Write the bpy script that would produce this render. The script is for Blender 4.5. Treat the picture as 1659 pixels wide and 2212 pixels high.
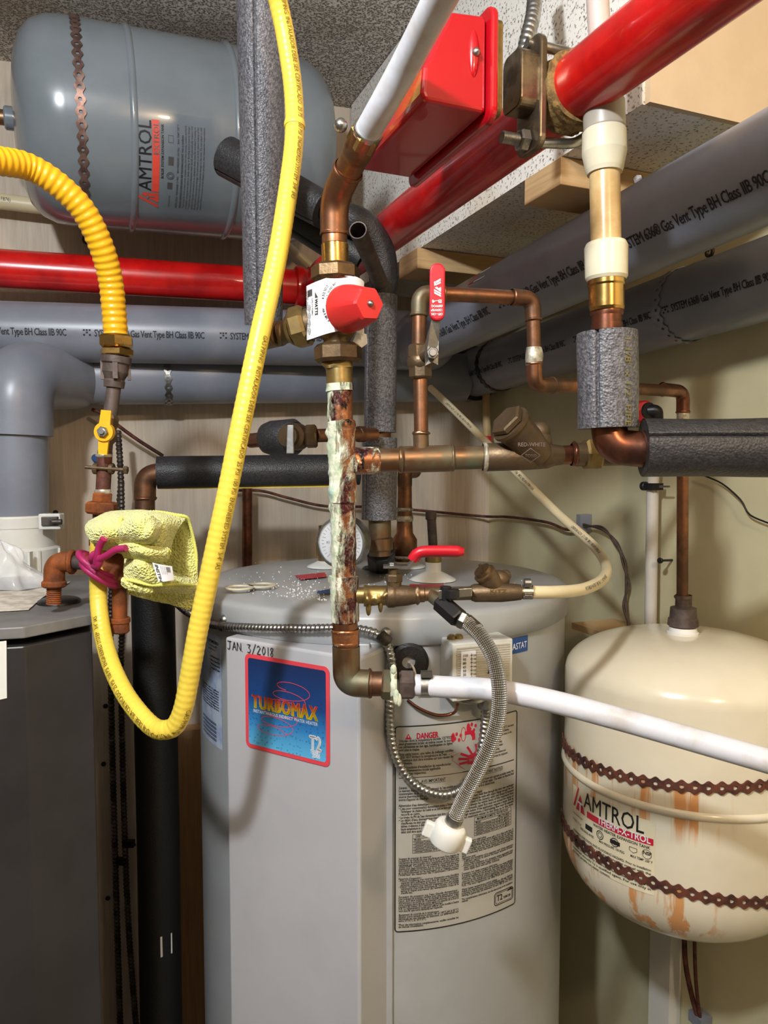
import bpy, bmesh, math, random
from mathutils import Vector, Matrix, noise
random.seed(7)
for o in list(bpy.data.objects): bpy.data.objects.remove(o)
SC = bpy.context.scene
COL = SC.collection
V = Vector
pi = math.pi
# ------------------------------------------------------------------ camera
F, CX, CY = 1600.0, 829.5, 1106.0
PITCH = math.radians(3.576)
CAMZ = 1.6
cd = bpy.data.cameras.new('camera'); cam = bpy.data.objects.new('camera', cd); COL.objects.link(cam)
cam.location = (0, 0, CAMZ); cam.rotation_euler = (pi/2 - PITCH, 0, 0)
cd.sensor_fit = 'VERTICAL'; cd.sensor_height = 36; cd.lens = F*36/2212; cd.clip_start = .02
SC.camera = cam
SC.view_settings.view_transform = 'Standard'; SC.view_settings.look = 'None'
SC.view_settings.exposure = 0.0; SC.view_settings.gamma = 1.0
SC.view_settings.use_curve_mapping = False
# ------------------------------------------------------------------ light
w = bpy.data.worlds.new('world'); SC.world = w; w.use_nodes = True
w.node_tree.nodes['Background'].inputs[0].default_value = (.9, .85, .8, 1)
w.node_tree.nodes['Background'].inputs[1].default_value = .3
def lamp(name, loc, power, col, r):
    l = bpy.data.lights.new(name, 'POINT'); l.energy = power; l.color = col; l.shadow_soft_size = r
    o = bpy.data.objects.new(name, l); COL.objects.link(o); o.location = loc; return o
lamp('white_bulb_light', (-.37, -.16, CAMZ+.67), 72, (.88, .94, 1.0), .04)
lamp('warm_bulb_light', (.55, -.5, CAMZ+.6), 30, (1.0, .72, .45), .05)
# ------------------------------------------------------------------ projection helpers
def ray(px, py):
    u, v = (px-CX)/F, (CY-py)/F
    return V((u, math.cos(PITCH)+v*math.sin(PITCH), -math.sin(PITCH)+v*math.cos(PITCH)))
def at(px, py, Y):
    d = ray(px, py); t = Y/d.y
    return V((d.x*t, Y, CAMZ+d.z*t))
CAMP = V((0, 0, CAMZ))
def hit(px, py, P, n):
    d = ray(px, py); t = (P-CAMP).dot(n)/d.dot(n)
    return CAMP+d*t
COR = V((.27, 1.9, 0)); DB = V((.961, .276, 0)).normalized(); DR = V((.375, -.927, 0)).normalized()
NB = V((.276, -.961, 0)).normalized(); NR = V((-.927, -.375, 0)).normalized()
def wb(px, py, off=0): return hit(px, py, COR+NB*off, NB)
def wr(px, py, off=0): return hit(px, py, COR+NR*off, NR)
def mm(px, Y): return px*Y/F
# ------------------------------------------------------------------ mesh builder
class MB:
    def __init__(s): s.v=[]; s.f=[]; s.uv=[]; s.m=[]; s.sm=[]; s.cur=0
    def mat(s, i): s.cur=i; return s
    def add(s, vs, fs, uvs=None, smooth=True):
        b=len(s.v); s.v += [tuple(p) for p in vs]
        for k, f in enumerate(fs):
            s.f.append([b+i for i in f]); s.m.append(s.cur); s.sm.append(smooth)
            s.uv.append(uvs[k] if uvs else [(0, 0)]*len(f))
        return s
    def sweep(s, path, r, seg=24, caps=True, smooth=True, up=None, inner=0):
        n=len(path); S=[0]
        for i in range(1, n): S.append(S[-1]+(path[i]-path[i-1]).length)
        T=[]
        for i in range(n):
            a=path[max(i-1, 0)]; b=path[min(i+1, n-1)]; T.append((b-a).normalized())
        N = (up or V((0, 0, 1)))
        if abs(N.dot(T[0]))>.95: N = V((0, -1, 0)) if abs(T[0].y)<.9 else V((1, 0, 0))
        N=(N-T[0]*N.dot(T[0])).normalized()
        vs=[]
        for i in range(n):
            if i:
                N=(N-T[i]*N.dot(T[i])).normalized()
            B=T[i].cross(N)
            for k in range(seg):
                a=2*pi*k/seg
                rr = r(S[i], a, S[-1]) if callable(r) else (r[i] if isinstance(r, (list, tuple)) else r)
                vs.append(path[i]+(N*math.cos(a)+B*math.sin(a))*rr)
        fs=[]; uv=[]
        for i in range(n-1):
            for k in range(seg):
                k2=(k+1)%seg
                fs.append([i*seg+k, (i+1)*seg+k, (i+1)*seg+k2, i*seg+k2][::-1])
                uv.append([(S[i], k/seg), (S[i+1], k/seg), (S[i+1], (k+1)/seg), (S[i], (k+1)/seg)][::-1])
        s.add(vs, fs, uv, smooth)
        if caps:
            s.add(vs[:seg], [list(range(seg))], None, False)
            s.add(vs[-seg:], [list(range(seg))[::-1]], None, False)
        return s
    def lathe(s, p0, p1, prof, seg=32, smooth=True, rot=0, cap=True):
        """prof: list of (t metres along p0->p1, r)"""
        ax=(p1-p0).normalized(); N=V((0, 0, 1)) if abs(ax.z)<.9 else V((0, -1, 0))
        N=(N-ax*N.dot(ax)).normalized(); B=ax.cross(N)
        vs=[]; fs=[]; uv=[]
        for t, r in prof:
            for k in range(seg):
                a=2*pi*k/seg+rot; vs.append(p0+ax*t+(N*math.cos(a)+B*math.sin(a))*max(r, 1e-5))
        for i in range(len(prof)-1):
            for k in range(seg):
                k2=(k+1)%seg
                fs.append([i*seg+k, i*seg+k2, (i+1)*seg+k2, (i+1)*seg+k])
                uv.append([(prof[i][0], k/seg), (prof[i][0], (k+1)/seg), (prof[i+1][0], (k+1)/seg), (prof[i+1][0], k/seg)])
        if smooth=='auto':
            # flat shading between sharp profile steps: duplicate rings
            for i in range(len(prof)-1):
                q=vs[i*seg:(i+2)*seg]
                s.add(q, [[k, (k+1)%seg, seg+(k+1)%seg, seg+k] for k in range(seg)], uv[i*seg:(i+1)*seg], True)
        else: s.add(vs, fs, uv, smooth)
        if cap:
            if prof[0][1]>1e-4: s.add(vs[:seg], [list(range(seg))[::-1]], None, False)
            if prof[-1][1]>1e-4: s.add(vs[-seg:], [list(range(seg))], None, False)
        return s
    def cyl(s, p0, p1, r, seg=32, bev=.12, rot=0, smooth='auto'):
        L=(p1-p0).length; b=min(r*bev, L*.3)
        return s.lathe(p0, p1, [(0, r-b), (b, r), (L-b, r), (L, r-b)], seg, smooth, rot)
    def hexnut(s, p0, p1, r, seg=6, rot=.3):
        L=(p1-p0).length; b=min(L*.18, r*.15)
        s.lathe(p0, p1, [(0, r*.86), (b, r), (L-b, r), (L, r*.86)], seg, False, rot)
        return s
    def sphere(s, c, r, seg=16, sc=(1, 1, 1)):
        vs=[]; fs=[]; rg=seg//2
        for i in range(rg+1):
            th=pi*i/rg
            for k in range(seg):
                a=2*pi*k/seg; vs.append(c+V((math.sin(th)*math.cos(a)*r*sc[0], math.sin(th)*math.sin(a)*r*sc[1], math.cos(th)*r*sc[2])))
        for i in range(rg):
            for k in range(seg): fs.append([i*seg+k, (i+1)*seg+k, (i+1)*seg+(k+1)%seg, i*seg+(k+1)%seg])
        return s.add(vs, fs)
    def quad(s, a, b, c, d): return s.add([a, b, c, d], [[0, 1, 2, 3]], [[(0, 0), (1, 0), (1, 1), (0, 1)]], False)
    def grid(s, fn, nu, nv, smooth=True):
        vs=[fn(i/nu, j/nv) for j in range(nv+1) for i in range(nu+1)]
        fs=[]; uv=[]
        for j in range(nv):
            for i in range(nu):
                fs.append([j*(nu+1)+i, j*(nu+1)+i+1, (j+1)*(nu+1)+i+1, (j+1)*(nu+1)+i])
                uv.append([(i/nu, j/nv), ((i+1)/nu, j/nv), ((i+1)/nu, (j+1)/nv), (i/nu, (j+1)/nv)])
        return s.add(vs, fs, uv, smooth)
    def prism(s, poly, ext):
        """poly: list of Vectors (planar), ext: Vector"""
        n=len(poly); q=[p+ext for p in poly]
        s.add(poly+q, [list(range(n))[::-1], [n+i for i in range(n)]]+[[i, (i+1)%n, n+(i+1)%n, n+i] for i in range(n)], None, False)
        return s
    def box(s, c, ax, ay, az):
        """centre and three half-extent vectors"""
        P=[c+ax*i+ay*j+az*k for k in (-1, 1) for j in (-1, 1) for i in (-1, 1)]
        s.add(P, [[0, 2, 3, 1], [4, 5, 7, 6], [0, 1, 5, 4], [2, 6, 7, 3], [0, 4, 6, 2], [1, 3, 7, 5]], None, False)
        return s
    def obj(s, name, mats, parent=None, bevel=0, bseg=2, kind=None, label=None):
        me=bpy.data.meshes.new(name)
        off=V((0, 0, 0))
        if parent is not None:
            rt=parent
            while rt.parent: rt=rt.parent
            off=V(rt.location)
        else:
            xs=[p[0] for p in s.v]; ys=[p[1] for p in s.v]; zs=[p[2] for p in s.v]
            off=V(((min(xs)+max(xs))/2, (min(ys)+max(ys))/2, min(zs)))
        me.from_pydata([(p[0]-off.x, p[1]-off.y, p[2]-off.z) for p in s.v], [], s.f)
        uvl=me.uv_layers.new(name='UVMap')
        i=0
        for k, p in enumerate(me.polygons):
            p.use_smooth=s.sm[k]; p.material_index=s.m[k]
            for j in range(p.loop_total): uvl.data[p.loop_start+j].uv=s.uv[k][j] if j<len(s.uv[k]) else (0, 0)
        for m in (mats if isinstance(mats, (list, tuple)) else [mats]): me.materials.append(m)
        o=bpy.data.objects.new(name, me); COL.objects.link(o)
        if parent is not None: o.parent=parent
        else: o.location=off
        if bevel:
            b=o.modifiers.new('bevel', 'BEVEL'); b.width=bevel; b.segments=bseg; b.limit_method='ANGLE'; b.angle_limit=.6
            b.harden_normals=False
        if kind: o['kind']=kind
        if label: o['label']=label
        return o
def thing(name, label, cat, loc, group=None):
    o=bpy.data.objects.new(name, None); COL.objects.link(o); o.location=loc; o.empty_display_size=.02
    o['label']=label; o['category']=cat
    if group: o['group']=group
    return o
def tag(o, label, cat, group=None):
    o['label']=label; o['category']=cat
    if group: o['group']=group
    return o
def spline(pts, step=.004):
    P=[pts[0]*2-pts[1]]+list(pts)+[pts[-1]*2-pts[-2]]
    out=[]
    for i in range(1, len(P)-2):
        p0, p1, p2, p3=P[i-1], P[i], P[i+1], P[i+2]
        n=max(2, int((p2-p1).length/step))
        for k in range(n):
            t=k/n
            out.append(.5*((2*p1)+(p2-p0)*t+(2*p0-5*p1+4*p2-p3)*t*t+(3*p1-p0-3*p2+p3)*t**3))
    out.append(V(pts[-1])); return out
def fillet(pts, R, n=10):
    out=[V(pts[0])]
    for i in range(1, len(pts)-1):
        a=(pts[i-1]-pts[i]); b=(pts[i+1]-pts[i]); r=min(R, a.length*.49, b.length*.49)
        A=pts[i]+a.normalized()*r; B=pts[i]+b.normalized()*r
        for k in range(n+1):
            t=k/n; out.append(A*(1-t)**2+pts[i]*2*t*(1-t)+B*t*t)
    out.append(V(pts[-1])); return out
def dens(path, step):
    out=[]
    for a, b in zip(path, path[1:]):
        n=max(1, int((b-a).length/step))
        for k in range(n): out.append(a.lerp(b, k/n))
    out.append(path[-1]); return out
# ------------------------------------------------------------------ text
_tc={}
def text2d(body, size=1, bold=0, shear=0, spacing=1, align='LEFT', res=2):
    key=(body, bold, shear, spacing, align, res)
    if key not in _tc:
        cu=bpy.data.curves.new('t', 'FONT'); cu.body=body; cu.size=1; cu.offset=bold; cu.shear=shear
        cu.space_character=spacing; cu.align_x=align; cu.resolution_u=res; cu.fill_mode='FRONT' if hasattr(cu, 'fill_mode') else cu.fill_mode
        ob=bpy.data.objects.new('t', cu)
        COL.objects.link(ob); bpy.context.view_layer.update()
        me=bpy.data.meshes.new_from_object(ob.evaluated_get(bpy.context.evaluated_depsgraph_get()))
        _tc[key]=([(v.co.x, v.co.y) for v in me.vertices], [list(p.vertices) for p in me.polygons])
        bpy.data.meshes.remove(me); bpy.data.objects.remove(ob); bpy.data.curves.remove(cu)
    vs, fs=_tc[key]
    return [(x*size, y*size) for x, y in vs], fs
def put(mb, body, x, y, size, fmap, w=None, bold=0, shear=0, sx=1, align='LEFT', spacing=1, res=2, rot=0):
    """adds filled lettering at (x,y) of the flat frame that fmap turns into space; w = fit to width"""
    dup=bold if size>=.009 and bold>.003 else 0
    if dup: bold=0
    vs, fs=text2d(body, size, bold, shear, spacing, align, res)
    if not vs: return
    if w:
        x0=min(p[0] for p in vs); x1=max(p[0] for p in vs); sx=w/(x1-x0)
    c, sn=math.cos(rot), math.sin(rot)
    vs=[(px*sx, py) for px, py in vs]
    for ox, oy in ([(0, 0)] if not dup else [(-1, 0), (1, 0), (0, 1), (0, -1)]):
        ex, ey=ox*dup*size, oy*dup*size
        mb.add([fmap(x+(px+ex)*c-(py+ey)*sn, y+(px+ex)*sn+(py+ey)*c) for px, py in vs], fs, None, False)
def poly2(mb, pts, fmap): mb.add([fmap(*p) for p in pts], [list(range(len(pts)))], None, False)
def rect2(mb, x0, y0, x1, y1, fmap, n=1):
    for i in range(n):
        a=x0+(x1-x0)*i/n; b=x0+(x1-x0)*(i+1)/n
        poly2(mb, [(a, y0), (b, y0), (b, y1), (a, y1)], fmap)
def line2(mb, pts, w, fmap):
    for (ax, ay), (bx, by) in zip(pts, pts[1:]):
        L=math.hypot(bx-ax, by-ay)
        if L<1e-7: continue
        nx, ny=-(by-ay)/L*w/2, (bx-ax)/L*w/2
        poly2(mb, [(ax-nx, ay-ny), (bx-nx, by-ny), (bx+nx, by+ny), (ax+nx, ay+ny)], fmap)
def rrect(x0, y0, x1, y1, r, n=6):
    P=[]
    for cx, cy, a0 in ((x1-r, y1-r, 0), (x0+r, y1-r, pi/2), (x0+r, y0+r, pi), (x1-r, y0+r, 1.5*pi)):
        for k in range(n+1): a=a0+pi/2*k/n; P.append((cx+r*math.cos(a), cy+r*math.sin(a)))
    return P
def frame_map(O, X, Y):
    X=X.normalized(); Y=Y.normalized()
    return lambda x, y: O+X*x+Y*y
def cylmap(C, up, N0, R, off=.0005):
    """x runs round the cylinder (axis up, starts at direction N0), y along up"""
    up=up.normalized(); N0=(N0-up*N0.dot(up)).normalized(); B=up.cross(N0)
    def f(x, y):
        a=x/R; return C+up*y+(N0*math.cos(a)+B*math.sin(a))*(R+off)
    return f
def pipemap(P0, X, N0, R, off=.0004):
    """x along the pipe, y round it"""
    X=X.normalized(); N0=(N0-X*N0.dot(X)).normalized(); B=N0.cross(X)
    def f(x, y):
        a=y/R; return P0+X*x+(N0*math.cos(a)+B*math.sin(a))*(R+off)
    return f
# ------------------------------------------------------------------ materials
def srgb(c):
    return tuple(((x/255)/12.92 if x/255<=.04045 else ((x/255+.055)/1.055)**2.4) for x in c)+(1,)
class NT:
    def __init__(s, name):
        s.m=bpy.data.materials.new(name); s.m.use_nodes=True; s.t=s.m.node_tree; s.b=s.t.nodes['Principled BSDF']
        s.tc=s.t.nodes.new('ShaderNodeTexCoord')
    def n(s, typ, **kw):
        nd=s.t.nodes.new(typ)
        for k, v in kw.items():
            if k.startswith('_'): nd.inputs[k[1:]].default_value=v
            else: setattr(nd, k, v)
        return nd
    def link(s, a, b): s.t.links.new(a, b)
    def coord(s, scale=(1, 1, 1), src='Object', rot=(0, 0, 0)):
        mp=s.n('ShaderNodeMapping'); mp.inputs['Scale'].default_value=scale; mp.inputs['Rotation'].default_value=rot
        s.link(s.tc.outputs[src], mp.inputs[0]); return mp.outputs[0]
    def noise(s, vec, scale, detail=4, rough=.6, dist=0):
        nd=s.n('ShaderNodeTexNoise'); nd.inputs['Scale'].default_value=scale; nd.inputs['Detail'].default_value=detail
        nd.inputs['Roughness'].default_value=rough; nd.inputs['Distortion'].default_value=dist
        s.link(vec, nd.inputs['Vector']); return nd.outputs['Fac']
    def voro(s, vec, scale, feat='F1'):
        nd=s.n('ShaderNodeTexVoronoi', feature=feat); nd.inputs['Scale'].default_value=scale
        s.link(vec, nd.inputs['Vector']); return nd.outputs['Distance']
    def ramp(s, fac, stops):
        r=s.n('ShaderNodeValToRGB'); e=r.color_ramp.elements
        while len(e)<len(stops): e.new(.5)
        for i, (p, c) in enumerate(stops):
            e[i].position=p; e[i].color=c if len(c)==4 else tuple(c)+(1,)
        s.link(fac, r.inputs[0]); return r.outputs[0]
    def mask(s, fac, lo, hi):
        r=s.n('ShaderNodeMapRange'); r.inputs['From Min'].default_value=lo; r.inputs['From Max'].default_value=hi
        s.link(fac, r.inputs['Value']); return r.outputs[0]
    def math(s, op, a, b=None):
        m=s.n('ShaderNodeMath', operation=op)
        for i, x in enumerate((a, b)):
            if x is None: continue
            if isinstance(x, (int, float)): m.inputs[i].default_value=x
            else: s.link(x, m.inputs[i])
        return m.outputs[0]
    def mix(s, fac, a, b):
        m=s.n('ShaderNodeMix', data_type='RGBA')
        for sock, x in ((m.inputs[0], fac), (m.inputs[6], a), (m.inputs[7], b)):
            if isinstance(x, (int, float)): sock.default_value=x
            elif isinstance(x, tuple): sock.default_value=x
            else: s.link(x, sock)
        return m.outputs[2]
    def bump(s, h, strength=.5, dist=.001):
        b=s.n('ShaderNodeBump'); b.inputs['Strength'].default_value=strength; b.inputs['Distance'].default_value=dist
        s.link(h, b.inputs['Height'])
        prev=s.b.inputs['Normal'].links
        if prev: s.link(prev[0].from_socket, b.inputs['Normal'])
        s.link(b.outputs[0], s.b.inputs['Normal'])
    def set(s, **kw):
        for k, v in kw.items():
            sock=s.b.inputs[{'col': 'Base Color', 'rough': 'Roughness', 'metal': 'Metallic', 'coat': 'Coat Weight', 'spec': 'Specular IOR Level', 'sss': 'Subsurface Weight', 'trans': 'Transmission Weight', 'alpha': 'Alpha', 'sheen': 'Sheen Weight', 'ior': 'IOR'}[k]]
            if isinstance(v, (int, float, tuple)): sock.default_value=v
            else: s.link(v, sock)
        return s
def plain(name, c, rough=.5, metal=0, coat=0, var=.12, vscale=18, bump=0, bscale=200, spec=.5):
    """one colour with slight procedural unevenness"""
    t=NT(name); o=t.coord()
    a=srgb(c); d=tuple(x*(1-var) for x in a[:3])+(1,)
    t.set(col=t.mix(t.mask(t.noise(o, vscale), .35, .65), a, d), rough=rough, metal=metal, coat=coat, spec=spec)
    if bump: t.bump(t.noise(o, bscale, 3), bump, .0006)
    return t.m
def two(name, c1, c2, scale=20, lo=.42, hi=.58, rough=.5, metal=0, r2=None, m2=None, bump=.2, bscale=None, stretch=(1, 1, 1), coat=0, detail=6):
    t=NT(name); o=t.coord(stretch)
    nz=t.noise(o, scale, detail, .62); k=t.mask(nz, lo, hi)
    t.set(col=t.mix(k, srgb(c1), srgb(c2)), coat=coat)
    def mixv(a, b):
        if b is None or a==b: return a
        return t.math('ADD', t.math('MULTIPLY', k, b-a), a)
    t.set(rough=mixv(rough, r2), metal=mixv(metal, m2))
    if bump: t.bump(t.noise(o, bscale or scale*3, 4), bump, .0008)
    return t.m
M={}
M['copper']=two('old_copper', (162, 112, 82), (104, 78, 60), 22, .36, .58, rough=.36, metal=1, r2=.5, m2=.85, bump=.12)
M['copper_dark']=two('dark_copper', (138, 86, 64), (80, 52, 42), 26, .38, .62, rough=.3, metal=.95, r2=.42, m2=.8, bump=.1)
M['copper_green']=two('tarnished_copper', (138, 106, 78), (98, 104, 84), 26, .42, .66, rough=.38, metal=.95, r2=.6, m2=.5, bump=.2)
M['bronze']=two('aged_bronze', (128, 104, 74), (78, 62, 46), 30, .4, .65, rough=.34, metal=.9, r2=.5, m2=.75, bump=.3, bscale=160)
M['bronze_dark']=two('dark_cast_bronze', (112, 92, 68), (84, 68, 50), 40, .4, .65, rough=.42, metal=.75, r2=.6, m2=.5, bump=.45, bscale=260)
M['brass']=two('brass', (196, 158, 92), (150, 116, 66), 30, .42, .66, rough=.22, metal=1, r2=.36, bump=.08)
M['brass_dull']=two('dull_brass', (158, 134, 84), (112, 94, 62), 34, .42, .66, rough=.36, metal=.85, r2=.5, bump=.2)
M['solder']=two('solder', (196, 190, 172), (150, 140, 120), 120, rough=.45, metal=.4, bump=.5)
M['steel']=two('zinc_steel', (190, 188, 182), (140, 138, 134), 40, rough=.28, metal=1, r2=.45, bump=.1)
M['steel_dark']=two('dark_steel', (104, 96, 90), (66, 58, 54), 40, rough=.42, metal=.8, r2=.6, bump=.3)
M['iron']=two('grey_malleable_iron', (98, 84, 78), (78, 66, 62), 60, rough=.55, metal=.35, bump=.35, bscale=300)
M['rust']=two('rusty_iron', (146, 76, 24), (88, 44, 18), 45, .36, .62, rough=.75, metal=.1, bump=.6, bscale=260)
M['rust_dark']=two('dark_rust', (110, 62, 46), (62, 36, 32), 60, .38, .62, rough=.62, metal=.25, bump=.6, bscale=300)
M['red']=two('red_sprinkler_paint', (204, 24, 20), (168, 12, 14), 14, .4, .62, rough=.26, coat=.3, bump=.05)
M['red_plastic']=plain('red_plastic', (214, 44, 44), .42, bump=.1)
M['red_box']=plain('red_box_enamel', (178, 8, 24), .22, coat=.5, var=.05)
M['red_grip']=plain('red_vinyl', (196, 22, 40), .36)
M['pvc']=two('grey_vent_pvc', (130, 134, 146), (122, 126, 137), 9, rough=.34, bump=.02)
M['pvc_beige']=plain('beige_plastic', (170, 160, 146), .4)
M['whitepex']=two('white_pex', (214, 214, 220), (196, 190, 186), 22, .5, .7, rough=.34, bump=.05)
M['creampex']=plain('cream_pex', (224, 208, 168), .4)
M['whitepvc']=plain('white_pvc', (226, 224, 216), .42, var=.05)
M['natural']=two('natural_poly', (206, 176, 124), (186, 150, 98), 18, rough=.3, bump=.05)
M['natural_light']=plain('milky_poly', (222, 212, 184), .28)
M['yellow']=plain('yellow_jacket', (238, 208, 78), .38, var=.08, vscale=30)
M['yellow_deep']=plain('yellow_jacket_old', (238, 176, 26), .35, var=.1, vscale=30)
M['black']=plain('black_plastic', (26, 25, 26), .42)
M['ink']=plain('black_print', (22, 22, 24), .6, var=0)
M['ink_grey']=plain('grey_print', (70, 68, 66), .6, var=0)
M['paper']=plain('white_label_paper', (236, 236, 238), .5, var=.03)
M['magenta']=plain('magenta_cord', (168, 34, 92), .5, bump=.3, bscale=400)
M['heater']=two('grey_heater_enamel', (174, 175, 175), (166, 167, 166), 6, rough=.3, bump=.015, bscale=300)
M['heater_front']=two('light_grey_panel_enamel', (190, 189, 192), (184, 183, 186), 5, rough=.3, bump=.015, bscale=300)
M['beige_tank']=two('beige_tank_enamel', (224, 214, 190), (218, 206, 180), 6, rough=.2, bump=.01, coat=.25)
M['grey_tank']=two('grey_tank_enamel', (116, 124, 130), (108, 116, 122), 5, rough=.22, bump=.01, coat=.25)
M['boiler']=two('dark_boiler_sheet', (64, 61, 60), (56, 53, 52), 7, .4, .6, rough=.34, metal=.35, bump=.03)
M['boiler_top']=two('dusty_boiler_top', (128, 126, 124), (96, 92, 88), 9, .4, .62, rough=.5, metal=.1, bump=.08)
M['red_label']=plain('red_label', (196, 30, 56), .4, var=.03)
M['orange_red']=plain('orange_red_label', (212, 70, 54), .45, var=.03)
M['blue_label']=plain('blue_label', (24, 72, 138), .4, var=.03)
M['pink_red']=plain('coral_border', (232, 74, 84), .35, var=.03)
M['silver_label']=two('silvery_label', (182, 178, 168), (172, 168, 158), 8, rough=.36, bump=.02)
M['bluewhite']=two('pale_blue_label', (196, 206, 222), (160, 176, 206), 30, rough=.3, bump=.05)
M['white_ring']=plain('white_plastic_flange', (236, 234, 226), .35)
M['crust']=two('verdigris_crust', (176, 190, 166), (214, 214, 190), 90, .4, .6, rough=.9, bump=1, bscale=400)
M['plaster']=plain('beige_plaster', (206, 180, 146), .75, var=.08, bump=.2, bscale=120)
# main riser: copper partly hidden by pale green and white corrosion and dark purple heat stains
RX=[at(735, 840, .8), at(748, 1470, .8)]
def riser_mat(name, lo, hi, seed=0, side=.16):
    """crust is thickest on the left flank of the pipe"""
    t=NT(name); o=t.coord((1, 1, .3)); o1=t.coord()
    a=t.noise(o, 46+seed, 7, .7, .4); b=t.noise(o1, 90, 6, .7); c=t.noise(o1, 24+seed, 4, .6); d=t.noise(t.coord((1, 1, .5)), 30+seed, 3, .6); fz=t.noise(o1, 260, 6, .8)
    sep=t.n('ShaderNodeSeparateXYZ'); t.link(t.tc.outputs['Object'], sep.inputs[0])
    k_=(RX[0].x-RX[1].x)/(RX[0].z-RX[1].z)
    xr=t.math('SUBTRACT', sep.outputs[0], t.math('MULTIPLY', sep.outputs[2], k_))
    left=t.mask(xr, .004, -.013)
    base=t.mix(t.mask(c, .48, .53), srgb((168, 104, 64)), srgb((84, 40, 44)))
    base=t.mix(t.mask(d, .60, .63), base, srgb((22, 20, 24)))
    base=t.mix(t.math('MULTIPLY', t.mask(fz, .5, .62), .55), base, srgb((176, 160, 142)))
    cr=t.mix(t.mask(b, .42, .6), srgb((178, 190, 160)), srgb((228, 224, 202)))
    cr=t.mix(t.math('MULTIPLY', t.mask(t.noise(o, 33, 3), .58, .66), .8), cr, srgb((104, 170, 168)))
    k=t.mask(t.math('ADD', a, t.math('MULTIPLY', left, side)), lo, hi)
    t.set(col=t.mix(k, base, cr), metal=t.math('SUBTRACT', .8, t.math('MULTIPLY', k, .8)), rough=t.math('ADD', .32, t.math('MULTIPLY', k, .6)))
    t.bump(t.math('ADD', t.math('MULTIPLY', k, 1.0), t.math('MULTIPLY', b, k)), .9, .002)
    return t.m
M['riser']=riser_mat('corroded_copper', .51, .60)
M['riser_heavy']=riser_mat('heavily_corroded_copper', .48, .58, 4, .18)
M['crusty']=riser_mat('crust_speckled_copper', .52, .60, 3, 0)
M['riser_light']=riser_mat('lightly_corroded_copper', .60, .66, 2)
# black foam insulation: tiny cells that glint
def foam(name, c, c2, bs=.9, rough=.42):
    t=NT(name); o=t.coord()
    a=t.voro(o, 420); b=t.noise(o, 260, 4, .7)
    t.set(col=t.mix(t.mask(b, .4, .62), srgb(c), srgb(c2)), rough=rough, spec=.6)
    t.bump(a, bs*.8, .0010); t.bump(b, bs*.7, .0008)
    return t.m
M['foam']=foam('grey_black_pipe_foam', (66, 65, 69), (112, 110, 114))
M['foam_dark']=foam('black_pipe_foam', (30, 29, 31), (50, 48, 49), .6, .5)
M['foam_black']=foam('deep_black_rubber_foam', (16, 16, 16), (24, 23, 23), .35, .5)
# braid of the steel hose
def braid():
    t=NT('stainless_braid'); sep=t.n('ShaderNodeSeparateXYZ'); t.link(t.tc.outputs['UV'], sep.inputs[0])
    u=t.math('MULTIPLY', sep.outputs[0], 2*pi/.0042); v=t.math('MULTIPLY', sep.outputs[1], 2*pi*12)
    s1=t.math('SINE', t.math('ADD', u, v)); s2=t.math('SINE', t.math('SUBTRACT', u, v))
    h=t.math('MULTIPLY', s1, s2)
    k=t.mask(h, -.7, .5)
    t.set(col=t.mix(k, srgb((120, 112, 104)), srgb((232, 228, 222))), metal=1, rough=.3)
    t.bump(h, .9, .0012); return t.m
M['braid']=braid()
M['conduit']=two('galvanised_conduit', (186, 186, 184), (150, 148, 146), 60, rough=.26, metal=1, r2=.38, bump=.05)
# plywood, grey washed with darker grain
def ply(name, c1, c2, c3, axis='Z'):
    t=NT(name); sc=(14, 14, .8) if axis=='Z' else (.8, .8, 14)
    o=t.coord(sc); o1=t.coord()
    g=t.noise(o, 9, 8, .7, .4); l=t.noise(o1, 3.5, 4, .6)
    col=t.mix(t.mask(g, .38, .7), srgb(c1), srgb(c2)); col=t.mix(t.math('MULTIPLY', t.mask(l, .45, .7), .5), col, srgb(c3))
    t.set(col=col, rough=.75); t.bump(g, .25, .001); return t.m
M['ply']=ply('whitewashed_plywood', (206, 192, 174), (186, 168, 146), (176, 164, 150))
M['wood']=ply('raw_spruce', (206, 172, 124), (178, 142, 98), (196, 160, 112), 'X')
M['wood_v']=ply('raw_spruce_stud', (196, 152, 104), (168, 124, 82), (186, 144, 98))
# textured ceiling: dark grimy plaster with pale raised flecks
def popcorn(name, dark, light, stain, lo, hi, sc, bs):
    t=NT(name); o=t.coord(); a=t.voro(o, sc); b=t.noise(o, sc*1.5, 5, .7); l=t.noise(t.coord((1, 1, 1)), 2.6, 3, .5)
    f=t.math('ADD', t.math('MULTIPLY', b, .9), t.math('MULTIPLY', a, .25))
    k=t.mask(f, lo, hi)
    col=t.mix(k, srgb(dark), srgb(light)); col=t.mix(t.math('MULTIPLY', t.mask(l, .52, .66), .55), col, srgb(stain))
    t.set(col=col, rough=.8); t.bump(k, bs, .004); return t.m
M['ceiling']=popcorn('grimy_popcorn_ceiling', (128, 118, 108), (236, 230, 220), (146, 124, 96), .46, .60, 190, 1)
M['soffit']=popcorn('white_textured_soffit', (170, 148, 122), (236, 232, 222), (206, 176, 132), .39, .50, 170, .8)
def wallpaint():
    t=NT('cream_wall_paint'); o=t.coord(); a=t.noise(o, 5, 4, .6); b=t.noise(o, 90, 3, .6); sp=t.voro(o, 17)
    col=t.mix(t.mask(a, .4, .65), srgb((210, 202, 164)), srgb((198, 189, 152)))
    t.set(col=col, rough=.42); t.bump(b, .06, .001); return t.m
M['wall']=wallpaint()
M['concrete']=two('concrete', (120, 114, 106), (96, 92, 86), 8, rough=.85)
M['room']=plain('far_room_paint', (120, 112, 102), .8)
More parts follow.
